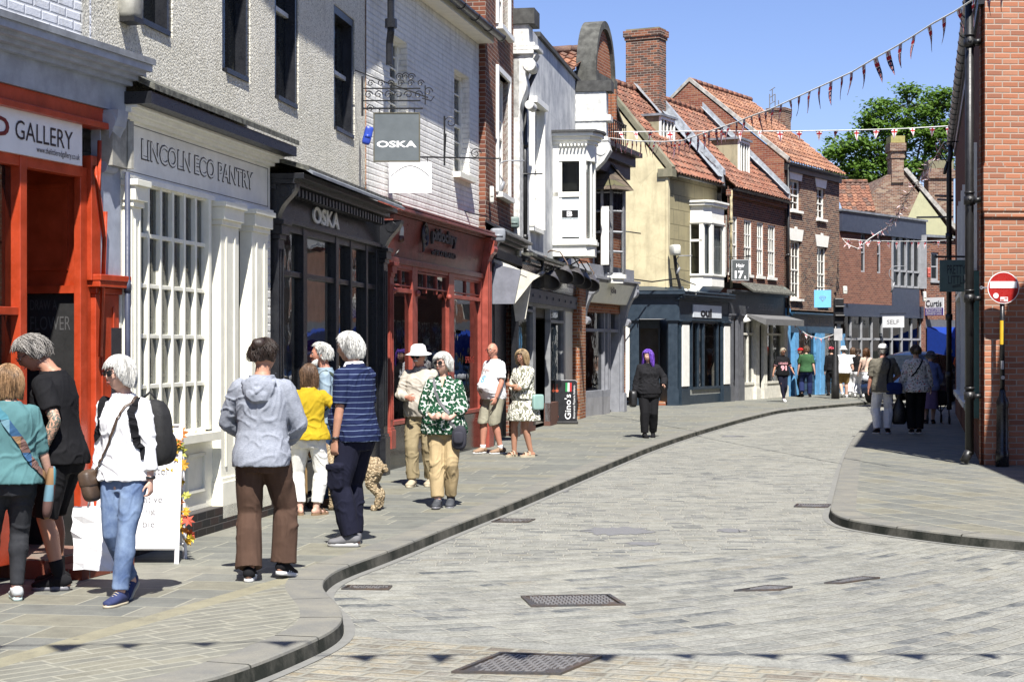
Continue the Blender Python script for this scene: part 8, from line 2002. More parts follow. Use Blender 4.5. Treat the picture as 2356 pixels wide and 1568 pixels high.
def f_clover(n):
 o=n.obj();v=n.voro(o,31,'F1',.8).outputs['Distance'];w=n.noise(o,60,2);d=n.math('ADD',v,n.math('MULTIPLY',w,.12))
 c=n.mix(n.maprange(d,.67,.71),(.010,.055,.026),(.58,.60,.55));return n.mix(n.maprange(n.voro(o,41).outputs['Distance'],.25,.3,.35,0),c,(.03,.05,.03))
def f_leaf(n):
 o=n.obj();x=n.noise(n.map(o,(1,1,1)),6,2,.5,0);w=n.n('ShaderNodeTexWave');w.inputs['Scale'].default_value=7;w.inputs['Distortion'].default_value=14;w.inputs['Detail'].default_value=1;w.inputs['Detail Scale'].default_value=1.6;n.l(o,w.inputs['Vector'])
 return n.mix(n.maprange(w.outputs['Fac'],.45,.6),(.17,.17,.12),(.66,.65,.58))
def f_floral(n):
 o=n.obj();v=n.voro(o,30);w=n.noise(o,35,3,.7);c=n.ramp(n.sep(v.outputs['Color'])[0],[(0,(.55,.52,.48)),(.3,(.10,.13,.07)),(.5,(.6,.55,.5)),(.68,(.42,.10,.06)),(.85,(.05,.06,.09))],'CONSTANT')
 return n.mix(n.maprange(w,.45,.5),c,(.62,.60,.56))
def f_denimf(a,b):
 def g(n):
  o=n.obj();big=n.noise(o,5,4,.6);fi=n.noise(o,260,2);c=n.mix(n.maprange(big,.35,.65),a,b);return n.mix(.4,c,n.mix(fi,(.4,.4,.4),(1.2,1.2,1.2)),'MULTIPLY')
 return g
def f_heather(n):return n.mix(n.maprange(n.noise(n.map(n.obj(),(60,60,240)),1,3,.8),.3,.7),(.17,.185,.22),(.30,.32,.365))
def f_patch(n):
 x,y,z=n.sep(n.obj())[:3];r=n.white(n.comb(n.math('FLOOR',n.math('MULTIPLY',z,9)),n.math('FLOOR',n.math('MULTIPLY',x,14))))[0]
 return n.ramp(r,[(0,(.03,.08,.16)),(.25,(.12,.22,.27)),(.45,(.14,.06,.05)),(.6,(.12,.07,.06)),(.75,(.20,.12,.06)),(.9,(.05,.16,.20))],'CONSTANT')
wht=cloth('white cotton',(.78,.78,.79));wlin=cloth('white linen',(.72,.71,.67));blk=cloth('black cotton',(.010,.010,.012));jn=patt('light jeans',f_denimf((.055,.09,.18),(.19,.26,.38)));jd=patt('dark jeans',f_denimf((.022,.045,.10),(.05,.09,.17)));jb=patt('washed black jeans',f_denimf((.016,.017,.02),(.035,.037,.042)))
khk=cloth('khaki cotton',(.36,.29,.17));tan=cloth('tan cotton',(.50,.38,.21));stn=cloth('stone shorts',(.40,.38,.29));nvt=cloth('navy trousers',(.010,.011,.026));sol=paint('white rubber sole',(.68,.68,.66),.5);soc=paint('cream rubber sole',(.55,.48,.34),.5)
wh_h=hairm('white hair',(.70,.70,.67),(.42,.41,.38));bk_h=hairm('dark hair',(.018,.010,.007),(.035,.02,.013));br_h=hairm('brown hair',(.06,.035,.02),(.16,.09,.05));bl_h=hairm('blonde hair',(.42,.31,.17),(.20,.13,.07));gi_h=hairm('ginger hair',(.36,.22,.11),(.17,.095,.045));gr_h=hairm('grey hair',(.32,.30,.27),(.13,.12,.11));pu_h=hairm('purple hair',(.22,.10,.62),(.10,.03,.30));sp=paint('black plastic',(.01,.01,.012),.15,0,0)
s_tan=skin('tanned skin',(.47,.25,.165));s_pale=skin('pale skin',(.62,.39,.30));s_red=skin('ruddy skin',(.56,.27,.19))
def carried(p,name,label,cat,mb,m,smooth=True,**k):
 """a thing that hangs on or is held by a person: its own top-level object standing in the person's frame"""
 o=mb.build(name,m,None,smooth,**k);o.location=p.body.location;o.rotation_euler=p.body.rotation_euler;return tag(o,label,cat)
def drape_bag(mb,c,w,d,h,e=.45,M=None):return blob(mb,c,(w/2,d/2,h/2),18,12,M,e)
V3=lambda x,y,z:Vector((x,y,z))
p=Person(G(287,1382),1.63,pi-.30,'white haired woman in sunglasses, white top and light jeans with a black backpack',.0075,True,1.0,.0,.03,head=(-.55,.02,0),feet=((.055,-.24,.0,.05,.55),(-.055,.16,0,-.05)),armR=dict(w=(.22,.0,.80),curl=(.9,.95,1,1,.6)),armL=dict(w=(.235,.03,.79),curl=(.7,.8,.9,.9,.5)),skinm=s_pale,seed=3)
hh=p.hair((.050,-.055,-.085,.022,.04,.35),wh_h,700);t=p.top('shirt',wht,hem=.875,sleeve=1.72,loose=.55,amp=1.1,cuff=.012,sl=.9);p.trousers('jeans',jn,1.95,.015,flare=.010,amp=.9,hipi=.01);p.shoes(paint('navy canvas',(.018,.03,.11),.8),soc,.018,.006,-.02);p.glasses(sp)
MB().ring([p.J['wristL']+V3(.0,0,.03),p.J['wristL']+V3(0,0,.012)],.034,12).build('wristwatch',IRON(),p.body,True)
mb=MB();drape_bag(mb,(-.10,-.19,1.12),.28,.20,.46,.65,Matrix.Rotation(.08,3,'Y'));drape_bag(mb,(-.13,-.25,1.02),.22,.18,.24,.7);mb.ring([(-.05,-.16,1.36),(-.08,-.2,1.40),(-.12,-.2,1.36)],.010,6);bp=carried(p,'backpack','black rucksack on the back of the woman in the white top','backpack',mb,paint('black nylon',(.006,.006,.007),.75,.3,.8,14))
p.strap(t,[(-.12,-.10,1.40),(-.12,.02,1.46),(-.13,.13,1.38),(-.16,.13,1.2),(-.19,.02,1.02)],.055,blk,'shoulder_strap',.008,bp);p.strap(t,[(.13,-.08,1.42),(.14,.04,1.45),(.15,.12,1.35),(.18,.06,1.22),(.20,-.05,1.12)],.05,blk,'shoulder_strap',.008,bp)
mb=MB();drape_bag(mb,(.20,.10,.78),.09,.17,.22,.6,Matrix.Rotation(.2,3,'Y'));drape_bag(mb,(.205,.105,.82),.10,.175,.12,.5,Matrix.Rotation(.2,3,'Y'));bg=carried(p,'shoulder_bag','soft brown leather crossbody bag at the hip of the woman in the white top','bag',mb,paint('brown leather',(.085,.05,.028),.5,.3,.4));p.strap(t,[(-.09,.0,1.46),(-.05,.14,1.36),(.02,.16,1.2),(.10,.15,1.06),(.16,.13,.96),(.19,.11,.87)],.018,MATS['brown leather'],'bag_strap',.010,bg)
a=P(170,1165,12.35);b=P(262,1308,12.35);w=b.x-a.x;r=empty('paper_bag',(a.x+w/2,12.35,0),-.12,'crumpled white paper carrier bag held low beside the woman in the white top','bag');h=.47
mb=MB();n=8;vs=[];rr=random.Random(3)
for j in range(n+1):
 z=a.z-.0-(a.z-b.z)*j/n;s=1+.03*sin(j*2.1)
 for k,(x,y)in enumerate(((-.5,-.5),(-.2,-.56),(.15,-.54),(.5,-.5),(.56,0),(.5,.5),(0,.52),(-.5,.5),(-.54,0))):vs.append((x*w*s*(.94+.06*j/n)+rr.gauss(0,.004)+.02*j/n,y*.12*(1+.3*j/n)+rr.gauss(0,.006),z+rr.gauss(0,.004)))
for j in range(n):
 for k in range(9):mb.add([],[])
mb.add(vs,[(j*9+k,j*9+(k+1)%9,(j+1)*9+(k+1)%9,(j+1)*9+k)for j in range(n)for k in range(9)]+[tuple(range(n*9,n*9+9))]);mb.build('body',paint('white kraft paper',(.74,.74,.75),.6,.05,.3,18),r,fix=False)
mb=MB();mb.ring([(-.03,-.04,a.z-.01),(-.01,-.04,a.z+.09),(.07,-.04,a.z+.10),(.10,-.04,a.z-.01)],.008,6);mb.build('handle',MATS['white kraft paper'],r,True)
p=Person(G(22,1380),1.57,.28,'ginger haired woman in a teal top and washed black jeans seen from behind',.008,True,1.12,.08,.0,head=(.35,-.05,0),feet=((.05,.0,0,.1),(-.16,.1,0,0)),armR=dict(w=(.30,.10,.88),curl=(.7,.8,.8,.8,.5)),armL=dict(w=(.10,.25,1.1)),skinm=s_pale,seed=5)
p.hair((.06,-.09,-.12,.024,.06,.5),gi_h,600);t=p.top('top',cloth('teal jersey',(.10,.225,.235)),hem=.88,sleeve=1.05,loose=.9,amp=1.2);p.trousers('jeans',jb,1.93,.012);p.shoes(paint('white mesh',(.55,.58,.58),.7),paint('mint sole',(.5,.62,.58),.5),.03,.012)
mb=MB();drape_bag(mb,(.26,.02,.72),.07,.22,.36,.6,Matrix.Rotation(.12,3,'Y'));pt=patt('patchwork cloth',f_patch);bg=carried(p,'cloth_bag','colourful patchwork cloth bag hanging from the strap of the woman in teal','bag',mb,pt);p.strap(t,[(-.10,-.04,1.44),(-.02,-.13,1.34),(.08,-.15,1.2),(.16,-.14,1.06),(.22,-.10,.98),(.27,-.03,.90)],.055,pt,'bag_strap',.010,bg)
p=Person(G(140,1352),1.80,pi/2-.18,'grey haired man in black T-shirt and shorts with a tattooed arm stooping to the left',.008,False,1.05,.05,.11,neckf=.075,head=(.30,-.50,0),feet=((.10,.06,0,-.2),(-.10,-.04,0,.1)),armR=dict(w=(.12,.42,.95)),armL=dict(w=(.27,.02,.93),pole=(.25,-1,0),curl=(.8,.9,.9,.9,.5)),skinm=[s_tan,tattoo()],matfn=lambda c:1 if(c.x<-.15 and .90<c.z<1.36)else 0,seed=7)
p.hair((.075,.03,-.055,.020,0,1.3),gr_h,600);p.top('t_shirt',blk,hem=.86,sleeve=.72,loose=.7,amp=1.2,sl=1.3);p.trousers('shorts',blk,.98,.03,amp=1.1);p.glasses(IRON(),False)
[p.garment('sock',blk,lambda mb:p.leg(mb,L,2,.006,t0=1.62))for L in p.legs];p.shoes(blk,paint('grey sole',(.2,.2,.22),.5),.03,.014)
MB().ring([p.J['wristL']+V3(0,0,.01),p.J['wristL']+V3(0,-.015,.03)],.036,12).build('wristwatch',paint('orange strap',(.5,.07,.03),.5),p.body,True)
p=Person(G(602,1334),1.75,-.08,'person in a pale grey hooded top and loose brown trousers seen from behind',.0075,False,.98,.0,.04,head=(-.35,.06,0),feet=((.125,.12,.0,-.25,.18),(-.075,-.06,0,.15,.0)),armR=dict(w=(.13,.24,1.0),pole=(1,-.55,-.25)),armL=dict(w=(.13,.24,1.02),pole=(1,-.45,-.15)),skinm=s_tan,seed=8)
p.hair((.072,.02,-.030,.016,0,1.3),bk_h,600,bun=(0,-.080,.09,.045));
def hood(mb):
 sc=p.sc;o,X,Yv,Z=p.spine(1.45*sc)
 mb.ring([o+X*.13*cos(a)*sc+Yv*(.085*sin(a)-.015)*sc+Z*(.035-.03*sin(a)*(sin(a)<0)*-1)*sc for a in[2*pi*k/20 for k in range(21)]],.038*sc,10,cap=False)
 mb.sphere(o-Yv*.12*sc-Z*.05*sc,(.125*sc,.055*sc,.10*sc),16,10);mb.sphere(o-Yv*.145*sc-Z*.10*sc,(.085*sc,.045*sc,.055*sc),14,8)
 mb.ring([o-X*.12*sc-Yv*.10*sc-Z*.0*sc,o-Yv*.175*sc-Z*.07*sc,o+X*.12*sc-Yv*.10*sc-Z*.0*sc],.026*sc,10)
t=p.top('hooded_top',patt('heather grey fleece',f_heather),hem=.84,sleeve=1.9,loose=1.15,amp=1.2,extra=hood,sl=1.6);p.trousers('trousers',cloth('chocolate cotton',(.095,.055,.038)),1.98,.030,flare=.022,straight=.45,amp=1.9,hipi=.012);p.shoes(blk,sol,.028,.010)
for L in p.legs:
 sc=p.sc;pts,rad,base,R=p.foot(L);mb=MB()
 for k in range(3):y=.03+.028*k;mb.ring([base+R@V3(s*.046*sc,(y-.018*(1-abs(s)))*sc,.030*sc+(.055*(1-abs(s)**2))*sc)for s in(-1,-.6,0,.6,1)],.005,5)
 mb.build('shoe_stripes',sol,p.body)
p=Person(G(710,1184),1.52,-.12,'dark haired woman in a mustard yellow jacket and white trousers seen from behind',.008,True,1.12,.0,.0,head=(.1,.05,0),feet=((.09,.0,0,-.5),(-.10,-.0,0,.55)),armR=dict(w=(.36,.26,1.36),pole=(.6,-.6,-1)),armL=dict(w=(.20,.20,1.0),pole=(1,-.5,-.1)),skinm=s_pale,seed=9)
p.hair((.07,-.13,-.17,.020,.02,.6),br_h,600);p.top('jacket',cloth('mustard cotton',(.52,.36,.018)),hem=.885,sleeve=1.85,loose=.8,flare=.16,amp=1.1);p.trousers('trousers',wlin,1.86,.020,straight=.35,amp=1.5,hipi=.012);p.shoes(paint('brown leather strap',(.16,.09,.05),.5),paint('cork sole',(.28,.17,.09),.7),.028,sandal=True,name='sandal')
p=Person(G(752,1166),1.74,pi/2+.1,'bearded balding man in a denim shirt facing left behind the yellow jacket',.010,False,1.0,.05,.04,head=(0,.0,0),feet=((.09,.02,0,0),(-.09,.0,0,0)),armR=dict(w=(.20,.25,1.05)),armL=dict(w=(.22,.22,1.0),pole=(.5,-1,-.3)),skinm=s_red,seed=10)
p.hair('fringe',wh_h,420);mb=MB()
for k in range(60):a=p.rnd.uniform(-1,1);y=.075-.045*abs(a)**1.5;mb.ring([p.hp(a*.062,y,-.045-.03*(1-abs(a))),p.hp(a*.055,y+.012,-.085-.02*p.rnd.random()),p.hp(a*.035,y+.004,-.125-.03*p.rnd.random())],[.013,.012,.003],5)
mb.build('beard',wh_h,p.body,True);t=p.top('shirt',patt('pale denim',f_denimf((.14,.20,.26),(.26,.33,.38))),hem=.9,sleeve=1.9,loose=.6);p.trousers('jeans',jd,1.96,.02);p.shoes(paint('brown suede',(.10,.05,.03),.8),paint('dark sole',(.03,.03,.03),.7))
mb=MB();drape_bag(mb,(0,-.26,1.14),.30,.22,.46,.55);drape_bag(mb,(0,-.36,1.02),.22,.08,.22,.5);ol=cloth('olive canvas',(.05,.065,.045));bp=carried(p,'backpack','olive green rucksack on the bearded man','backpack',mb,ol);p.strap(t,[(-.12,-.14,1.38),(-.13,0,1.46),(-.13,.12,1.38),(-.15,.12,1.2),(-.16,.0,1.05)],.05,ol,'shoulder_strap',.008,bp)
p=Person(G(821,1254),1.82,.98,'tall white haired man in a striped navy polo shirt and navy cargo trousers',.0075,False,.97,.10,.05,head=(.25,-.02,0),feet=((.07,.10,0,-.1),(-.10,-.02,0,.45)),armR=dict(w=(.18,.22,.95)),armL=dict(w=(.225,.05,.83),curl=(.7,.8,.8,.8,.4)),skinm=s_tan,seed=11)
p.hair((.078,.02,-.085,.018,0,.8),wh_h,700);t=p.top('polo_shirt',patt('navy striped jersey',f_stripe),hem=.865,sleeve=.82,loose=.7,amp=1.0,sl=1.3);p.collar(wht,.068,.045)
def pocket(mb):
 L=p.legs[1];k=L[0].lerp(L[1],.80)
 blob(mb,k+V3(-.085,.0,0),(.032,.085,.105),12,8,None,.35);blob(mb,k+V3(-.095,.0,.09),(.034,.09,.03),12,8,None,.35)
p.trousers('cargo_trousers',nvt,1.97,.028,straight=.5,amp=1.5,extra=pocket,hipi=.014);p.shoes(paint('grey mesh',(.17,.17,.18),.7),paint('pale sole',(.55,.55,.54),.5),.035,.014,.03)
MB().ring([p.J['wristL']+V3(0,0,.035),p.J['wristL']+V3(0,0,.015)],.034,12).build('wristwatch',IRON(),p.body,True)
def dog():
 x,y=G(813,1172);mb=MB()
 mb.ring([(-.27,0,.43),(-.20,0,.42),(-.05,0,.43),(.12,0,.44),(.24,0,.43),(.30,0,.40)],[(.07,.06),(.125,.11),(.145,.115),(.12,.105),(.125,.11),(.07,.07)],14,ax=(0,0,1))
 mb.ring([(-.20,0,.44),(-.27,0,.54),(-.31,0,.60)],[.10,.08,.075],12);mb.sphere((-.335,0,.62),(.095,.08,.085),14,10);mb.ring([(-.36,0,.60),(-.43,0,.58),(-.475,0,.575)],[.055,.045,.030],10)
 for s in(1,-1):
  mb.ring([(-.20,s*.075,.42),(-.21,s*.08,.26),(-.20,s*.08,.12),(-.205,s*.08,.03)],[.065,.045,.036,.036],10);mb.ring([(-.20,s*.08,.03),(-.25,s*.08,.025)],[.036,.03],8)
  mb.ring([(.23,s*.075,.42),(.20,s*.08,.27),(.29,s*.08,.16),(.265,s*.08,.03)],[.085,.055,.036,.034],10);mb.ring([(.265,s*.08,.03),(.21,s*.08,.025)],[.036,.03],8)
  mb.sphere((-.315,s*.085,.575),(.035,.022,.065),8,8)
 mb.ring([(.28,0,.44),(.33,0,.45),(.35,0,.40)],[.045,.04,.03],8)
 nz=noise.noise
 def fur(n):
  v=n.voro(n.obj(),42).outputs['Distance'];x_,y_,z_=n.sep(n.obj())[:3];k=n.maprange(x_,-.30,-.26)
  c=n.mix(n.maprange(v,.1,.6),(.46,.38,.25),(.22,.165,.10));c=n.mix(k,n.mix(v,(.30,.15,.06),(.16,.08,.035)),c);n.pbsdf(c,.9,n.bump(v,.9,.012),spec=.1)
 o=bake(mb,'dog',mat('curly cream fur',fur),None,.006,2,lambda q,n:.007*nz(q*48)+.006*(1-2*abs(nz(q*26))))
 o.location=(x,y,0);o.rotation_euler=(0,0,-.12);tag(o,'curly cream poodle cross dog standing behind the man in navy','dog')
 MB().sphere((-.485,0,.588),(.014,.016,.012),8,6).build('nose',sp,o,True)
 for s in(1,-1):MB().sphere((-.405,s*.045,.645),.011,8,6).build('eye',sp,o,True)
 MB().ring([(-.225,.0,.44)]+[(-.255+.03*cos(a),.095*cos(a),.50+.095*sin(a))for a in[2*pi*k/14 for k in range(15)]][1:],.010,6,cap=False).build('collar',blk,o,True)
dog()
p=Person(G(968,1118),1.71,pi-.25,'man with moustache, white sun hat, cream shirt and khaki trousers behind the clover blouse',.009,False,1.0,.08,.05,head=(-.15,-.08,0),feet=((.07,.10,0,0),(-.10,-.1,0,0)),armR=dict(w=(.08,.30,1.12),pole=(1,-.8,-.3),palm=(0,-1,0)),armL=dict(w=(.20,.15,.95)),skinm=s_red,seed=12)
p.hair('man',wh_h,200);p.hat(cloth('white canvas',(.70,.69,.66)));p.glasses(sp);MB().ring([p.hp(-.032,.083,-.050),p.hp(-.012,.100,-.042),p.hp(.012,.100,-.042),p.hp(.032,.083,-.050)],[.004,.010,.010,.004],6).build('moustache',wh_h,p.body,True);p.top('shirt',cloth('cream cotton',(.56,.51,.43)),hem=.88,sleeve=1.9,loose=.7,amp=1.3);p.collar(MATS['cream cotton']);p.trousers('trousers',khk,1.95,.024,straight=.35,amp=1.5);p.shoes(paint('cream suede',(.45,.38,.27),.8),soc,.024,.012)
p=Person(G(1022,1165),1.63,pi-.12,'woman with white bob and big sunglasses in a green clover blouse and tan trousers',.008,True,1.13,.10,.04,head=(-.50,.12,0),feet=((.04,.20,0,.0),(-.07,-.06,0,0,.2)),armR=dict(w=(.085,.24,1.03),pole=(1,-.6,-.3),dir=(-.45,.6,.25),palm=(-.6,-.3,0),curl=(1.1,1.2,1.2,1.2,.8)),armL=dict(w=(.095,.25,1.02),pole=(1,-.6,-.3),dir=(-.4,.6,.3),palm=(-.6,-.4,0),curl=(1.2,1.2,1.2,1.2,.8)),skinm=s_pale,seed=13)
p.hair((.062,-.035,-.065,.026,.06,.6),wh_h,600);p.glasses(sp);t=p.top('blouse',patt('green clover print',f_clover),hem=.84,sleeve=1.62,loose=.9,flare=.16,amp=1.0,cuff=.01);p.collar(MATS['green clover print'],.075,.03);MB().prism([p.nb+V3(-.03,.075,.0)*p.sc,p.nb+V3(.03,.075,.0)*p.sc,p.nb+V3(.0,.125,-.13)*p.sc],(0,.008,0)).build('neckline',s_pale,p.body);p.trousers('trousers',tan,1.92,.022,straight=.35,amp=1.6,hipi=.01);p.shoes(paint('dark slate mesh',(.05,.055,.065),.7),paint('grey sole',(.2,.2,.22),.5),.024,.010)
mb=MB();drape_bag(mb,(-.185,.15,.75),.16,.10,.26,.65);drape_bag(mb,(-.185,.20,.75),.11,.05,.13,.6);gb=cloth('slate nylon',(.05,.05,.065));bg=carried(p,'shoulder_bag','slate grey nylon bag at the hip of the woman in the clover blouse','bag',mb,gb);p.strap(t,[(.09,.0,1.45),(.07,.13,1.36),(.02,.17,1.22),(-.06,.18,1.08),(-.13,.18,.95),(-.17,.17,.87)],.030,cloth('grey webbing',(.20,.20,.21)),'bag_strap',.008,bg)
p=Person(G(1136,1043),1.77,pi/2+.62,'bald man with glasses in a white printed T-shirt and stone shorts',.010,False,1.10,.13,-.02,head=(.25,.0,0),feet=((.13,.12,0,.1),(-.13,-.05,0,-.25)),armR=dict(w=(.30,.02,.84),curl=(.8,.9,.9,.9,.5)),armL=dict(w=(.24,.12,.90),pole=(1,-.8,0)),skinm=s_red,seed=14)
p.glasses(IRON(),False);t=p.top('t_shirt',wht,hem=.87,sleeve=.78,loose=.8,sl=1.5,amp=.9,flare=.02);p.decal(t,'OCTOPUS',.0,1.33,.20,.035,paint('pink print',(.5,.25,.2),.8),'print');p.decal(t,'8',.0,1.19,.11,.11,paint('pale blue print',(.18,.45,.70),.8),'print',bold=.03);p.trousers('shorts',stn,1.04,.035,amp=1.5,straight=.4)
[p.garment('sock',wht,lambda mb:p.leg(mb,L,2,.007,t0=1.80))for L in p.legs];p.shoes(paint('tan leather',(.33,.21,.13),.7),sol,.028,.014)
p=Person(G(1205,1050),1.66,pi/2+.75,'woman with blonde bob and arms folded in a cream and olive leaf print dress',.010,True,1.12,.05,.0,head=(.1,.02,0),feet=((.12,.10,0,.1),(-.13,-.04,0,-.35)),armR=dict(w=(-.06,.24,1.12),pole=(1,-.3,-.4),dir=(-1,.1,.05),palm=(0,-1,0)),armL=dict(w=(-.04,.27,1.17),pole=(1,-.3,-.4),dir=(-1,.1,.15),palm=(0,-1,0)),skinm=s_tan,seed=15)
p.hair((.066,-.09,-.13,.024,.02,.5),bl_h,500);p.glasses(sp,False);lf_=patt('olive leaf print',f_leaf)
def skirt(mb):
 sc=p.sc;n=36;vs=[];zz=[1.12,.98,.84,.70,.60];
 for i,z in enumerate(zz):
  r_=(.165,.200,.245,.285,.30)[i]
  for k in range(n):a=2*pi*k/n;q=r_*(1+.06*(i/4)*sin(a*9+1)+.03*(i/4)*sin(a*5));vs.append((cos(a)*q*sc*1.05,sin(a)*q*.85*sc,z*sc))
 mb.add(vs,[(i*n+k,i*n+(k+1)%n,(i+1)*n+(k+1)%n,(i+1)*n+k)for i in range(4)for k in range(n)]+[tuple(range(n)),tuple(range(4*n,5*n))])
t=p.top('dress',lf_,hem=.95,sleeve=1.42,loose=.9,amp=1.0,extra=skirt,sl=1.8);p.shoes(paint('gold strap',(.50,.42,.30),.4),soc,.035,sandal=True,name='sandal')
mb=MB();drape_bag(mb,(-.30,-.02,.86),.06,.22,.24,.3);mi=paint('mint leather',(.33,.52,.47),.4,.05,.1);bg=carried(p,'handbag','small mint green handbag against the leaf print dress','bag',mb,mi)
p=Person(G(1492,1006),1.65,pi+.12,'woman with long purple hair dressed in black walking alone by the kerb',.011,True,1.22,.04,.0,head=(-.75,.0,0),feet=((.10,.12,0,.1),(-.11,-.10,0,-.2,.2)),armR=dict(w=(.30,.02,.84),curl=(1,1,1,1,.6)),armL=dict(w=(.26,.20,1.04),pole=(1,-.8,-.5),dir=(.2,.7,-.2),curl=(.3,.35,.4,.5,.2)),skinm=s_pale,seed=16)
p.hair((.072,-.17,-.23,.026,.12,.9),pu_h,500);t=p.top('polo_shirt',blk,hem=.80,sleeve=1.0,loose=.9,flare=.06);p.top('open_jacket',cloth('black fleece',(.016,.016,.019)),hem=.88,sleeve=1.88,loose=.95,amp=1.3,sl=1.6);p.collar(cloth('pink edged collar',(.14,.05,.10)),.066,.035);p.trousers('trousers',blk,1.96,.026,straight=.35);p.shoes(blk,blk)
mb=MB();drape_bag(mb,(.31,.04,.74),.14,.28,.32,.5);carried(p,'tote_bag','black bag carried low by the woman with purple hair','bag',mb,paint('black leather',(.015,.015,.016),.4,.1,.2)).data
p=Person(G(1800,924),1.70,pi+.15,'blonde woman in a black baseball jersey numbered 91 walking towards the camera',.014,True,1.02,.03,.0,head=(.1,-.25,0),feet=((.0,.18,0,0),(-.06,-.12,0,0,.3)),armR=dict(w=(.33,.06,.90)),armL=dict(w=(.36,.06,.94)),skinm=s_tan,seed=17,smooth=2)
p.hair((.07,-.0,-.05,.016,0,.5),hairm('pale blonde hair',(.55,.48,.36),(.32,.27,.2)),160);p.glasses(sp);pk=paint('pink print',(.5,.25,.2),.8)
t=p.top('jersey',blk,hem=.86,sleeve=.85,loose=.9,sl=1.6);pj=paint('pink white letters',(.62,.30,.33),.7,0,0);p.decal(t,'LOS ANGELES',.0,1.25,.30,.07,pj,'lettering',bold=.04,off=.008);p.decal(t,'91',.0,1.10,.19,.17,pj,'lettering',bold=.05,off=.008)
[p.garment('cuff_band',pj,lambda mb:p.arm(mb,a,.86,.038,t0=.72))for a in p.arms];p.trousers('leggings',nvt,1.95,.008);p.shoes(wht,sol)
p=Person(G(1855,913),1.75,-.30,'man in a green T-shirt and dark blue trousers walking away past the blue shop',.014,False,1.08,.05,.0,head=(0,0,0),feet=((.10,.10,0,0),(-.12,-.18,.03,.2,.5)),armR=dict(w=(.30,.0,.84)),armL=dict(w=(.30,.05,.84)),skinm=s_pale,seed=18,smooth=2)
p.hair((.075,.02,-.07,.018,0,1),br_h,160);p.top('t_shirt',cloth('bottle green cotton',(.05,.13,.055)),hem=.87,sleeve=.85,loose=.8,sl=1.4);p.trousers('trousers',cloth('dark blue cotton',(.015,.025,.09)),1.95,.03,straight=.5);p.shoes(blk,blk)
p=Person((G(1843,912)[0]-.0,60.6),1.68,pi/2,'person in a red cap and dark jacket by the blue shop window',.014,False,seed=19,smooth=2)
p.hair('man',bk_h,60);p.hat(cloth('red cotton',(.48,.02,.02)),'cap','cap');p.top('jacket',blk,sleeve=1.9,loose=.9);p.trousers('trousers',blk,1.95,.02);p.shoes(blk,blk)
p=Person(G(1913,910),1.72,.1,'person in black with a bright pink hat partly hidden by the black post',.014,False,seed=20,smooth=2)
p.hair('man',bk_h,60);p.hat(cloth('pink cotton',(.62,.09,.12)),'cap','cap');p.top('jacket',blk,sleeve=1.9,loose=.9);p.trousers('trousers',blk,1.95,.02);p.shoes(blk,blk)
p=Person(G(1941,914),1.73,.0,'man in white sun hat, white shirt and khaki shorts walking away beside the black post',.014,False,1.22,.12,.0,feet=((.12,.12,0,0),(-.06,-.14,.02,0,.5)),armR=dict(w=(.36,-.04,.86)),armL=dict(w=(.36,.08,.86)),skinm=s_pale,seed=21,smooth=2)
p.hair('man',gr_h,60);p.hat(cloth('white canvas',(.70,.69,.66)));p.top('shirt',wht,hem=.84,sleeve=.9,loose=1.0,sl=1.6);p.trousers('shorts',cloth('ochre cotton',(.30,.20,.07)),1.0,.03);p.shoes(wht,sol)
for px,py,H,lab,hs,hm,tm,sl,tail in((1962,911,1.70,'woman with long straight brown hair half hidden by the white shirted man','long',br_h,wht,1.2,None),(1974,914,1.68,'woman in a black top with a long dark plait and white trousers',(.07,.0,-.06,.016,0,.5),bk_h,blk,.7,[(0,-.10,.0),(0,-.12,-.12),(0,-.13,-.25),(0,-.13,-.38)]),(1993,915,1.66,'woman with long curly auburn hair and white trousers',(.07,-.22,-.33,.034,.1,2.0),gi_h if False else hairm('auburn hair',(.17,.075,.03),(.08,.035,.015)),cloth('pale peach top',(.62,.45,.36)),.5,None)):
 p=Person(G(px,py),H,-.25,lab,.014,True,feet=((.08,.12,0,0),(-.09,-.10,0,0,.3)),armR=dict(w=(.26,.05,.88)),armL=dict(w=(.30,.0,.84)),skinm=s_pale,seed=px,smooth=2,group='women in white trousers by the modern shop')
 p.hair(hs,hm,260,tail=tail);p.top('top',tm,hem=.93,sleeve=sl,loose=.5);p.trousers('trousers',wht,1.95,.03,straight=.6,flare=.02);p.shoes(wht,sol)
p=Person(G(2031,997),1.76,-.10,'man in a white cap, olive grey shirt and white trousers walking away',.010,False,1.10,.06,.0,head=(-.35,.0,0),feet=((.10,.06,0,-.2),(-.10,-.02,0,.3)),armR=dict(w=(.20,.22,1.02),pole=(1,-.6,-.3)),armL=dict(w=(.27,.06,.88)),skinm=s_red,seed=23)
p.hair('man',gr_h,200);p.hat(cloth('white canvas',(.70,.69,.66)),'cap','cap');t=p.top('shirt',cloth('olive grey linen',(.175,.16,.125)),hem=.82,sleeve=.98,loose=.9,sl=1.7,amp=1.5);p.trousers('trousers',wht,1.97,.028,straight=.4,amp=1.5);p.shoes(blk,sol)
mb=MB();drape_bag(mb,(.20,-.10,.90),.34,.16,.24,.4);drape_bag(mb,(.20,-.14,.92),.30,.12,.16,.35);bb=cloth('navy nylon',(.015,.03,.13));bg=carried(p,'camera_bag','navy blue camera bag hanging behind the man in the white cap','bag',mb,bb);p.strap(t,[(.10,-.02,1.45),(.11,-.12,1.34),(.09,-.15,1.2),(.07,-.16,1.06),(.07,-.16,.96)],.035,blk,'bag_strap',.010,bg)
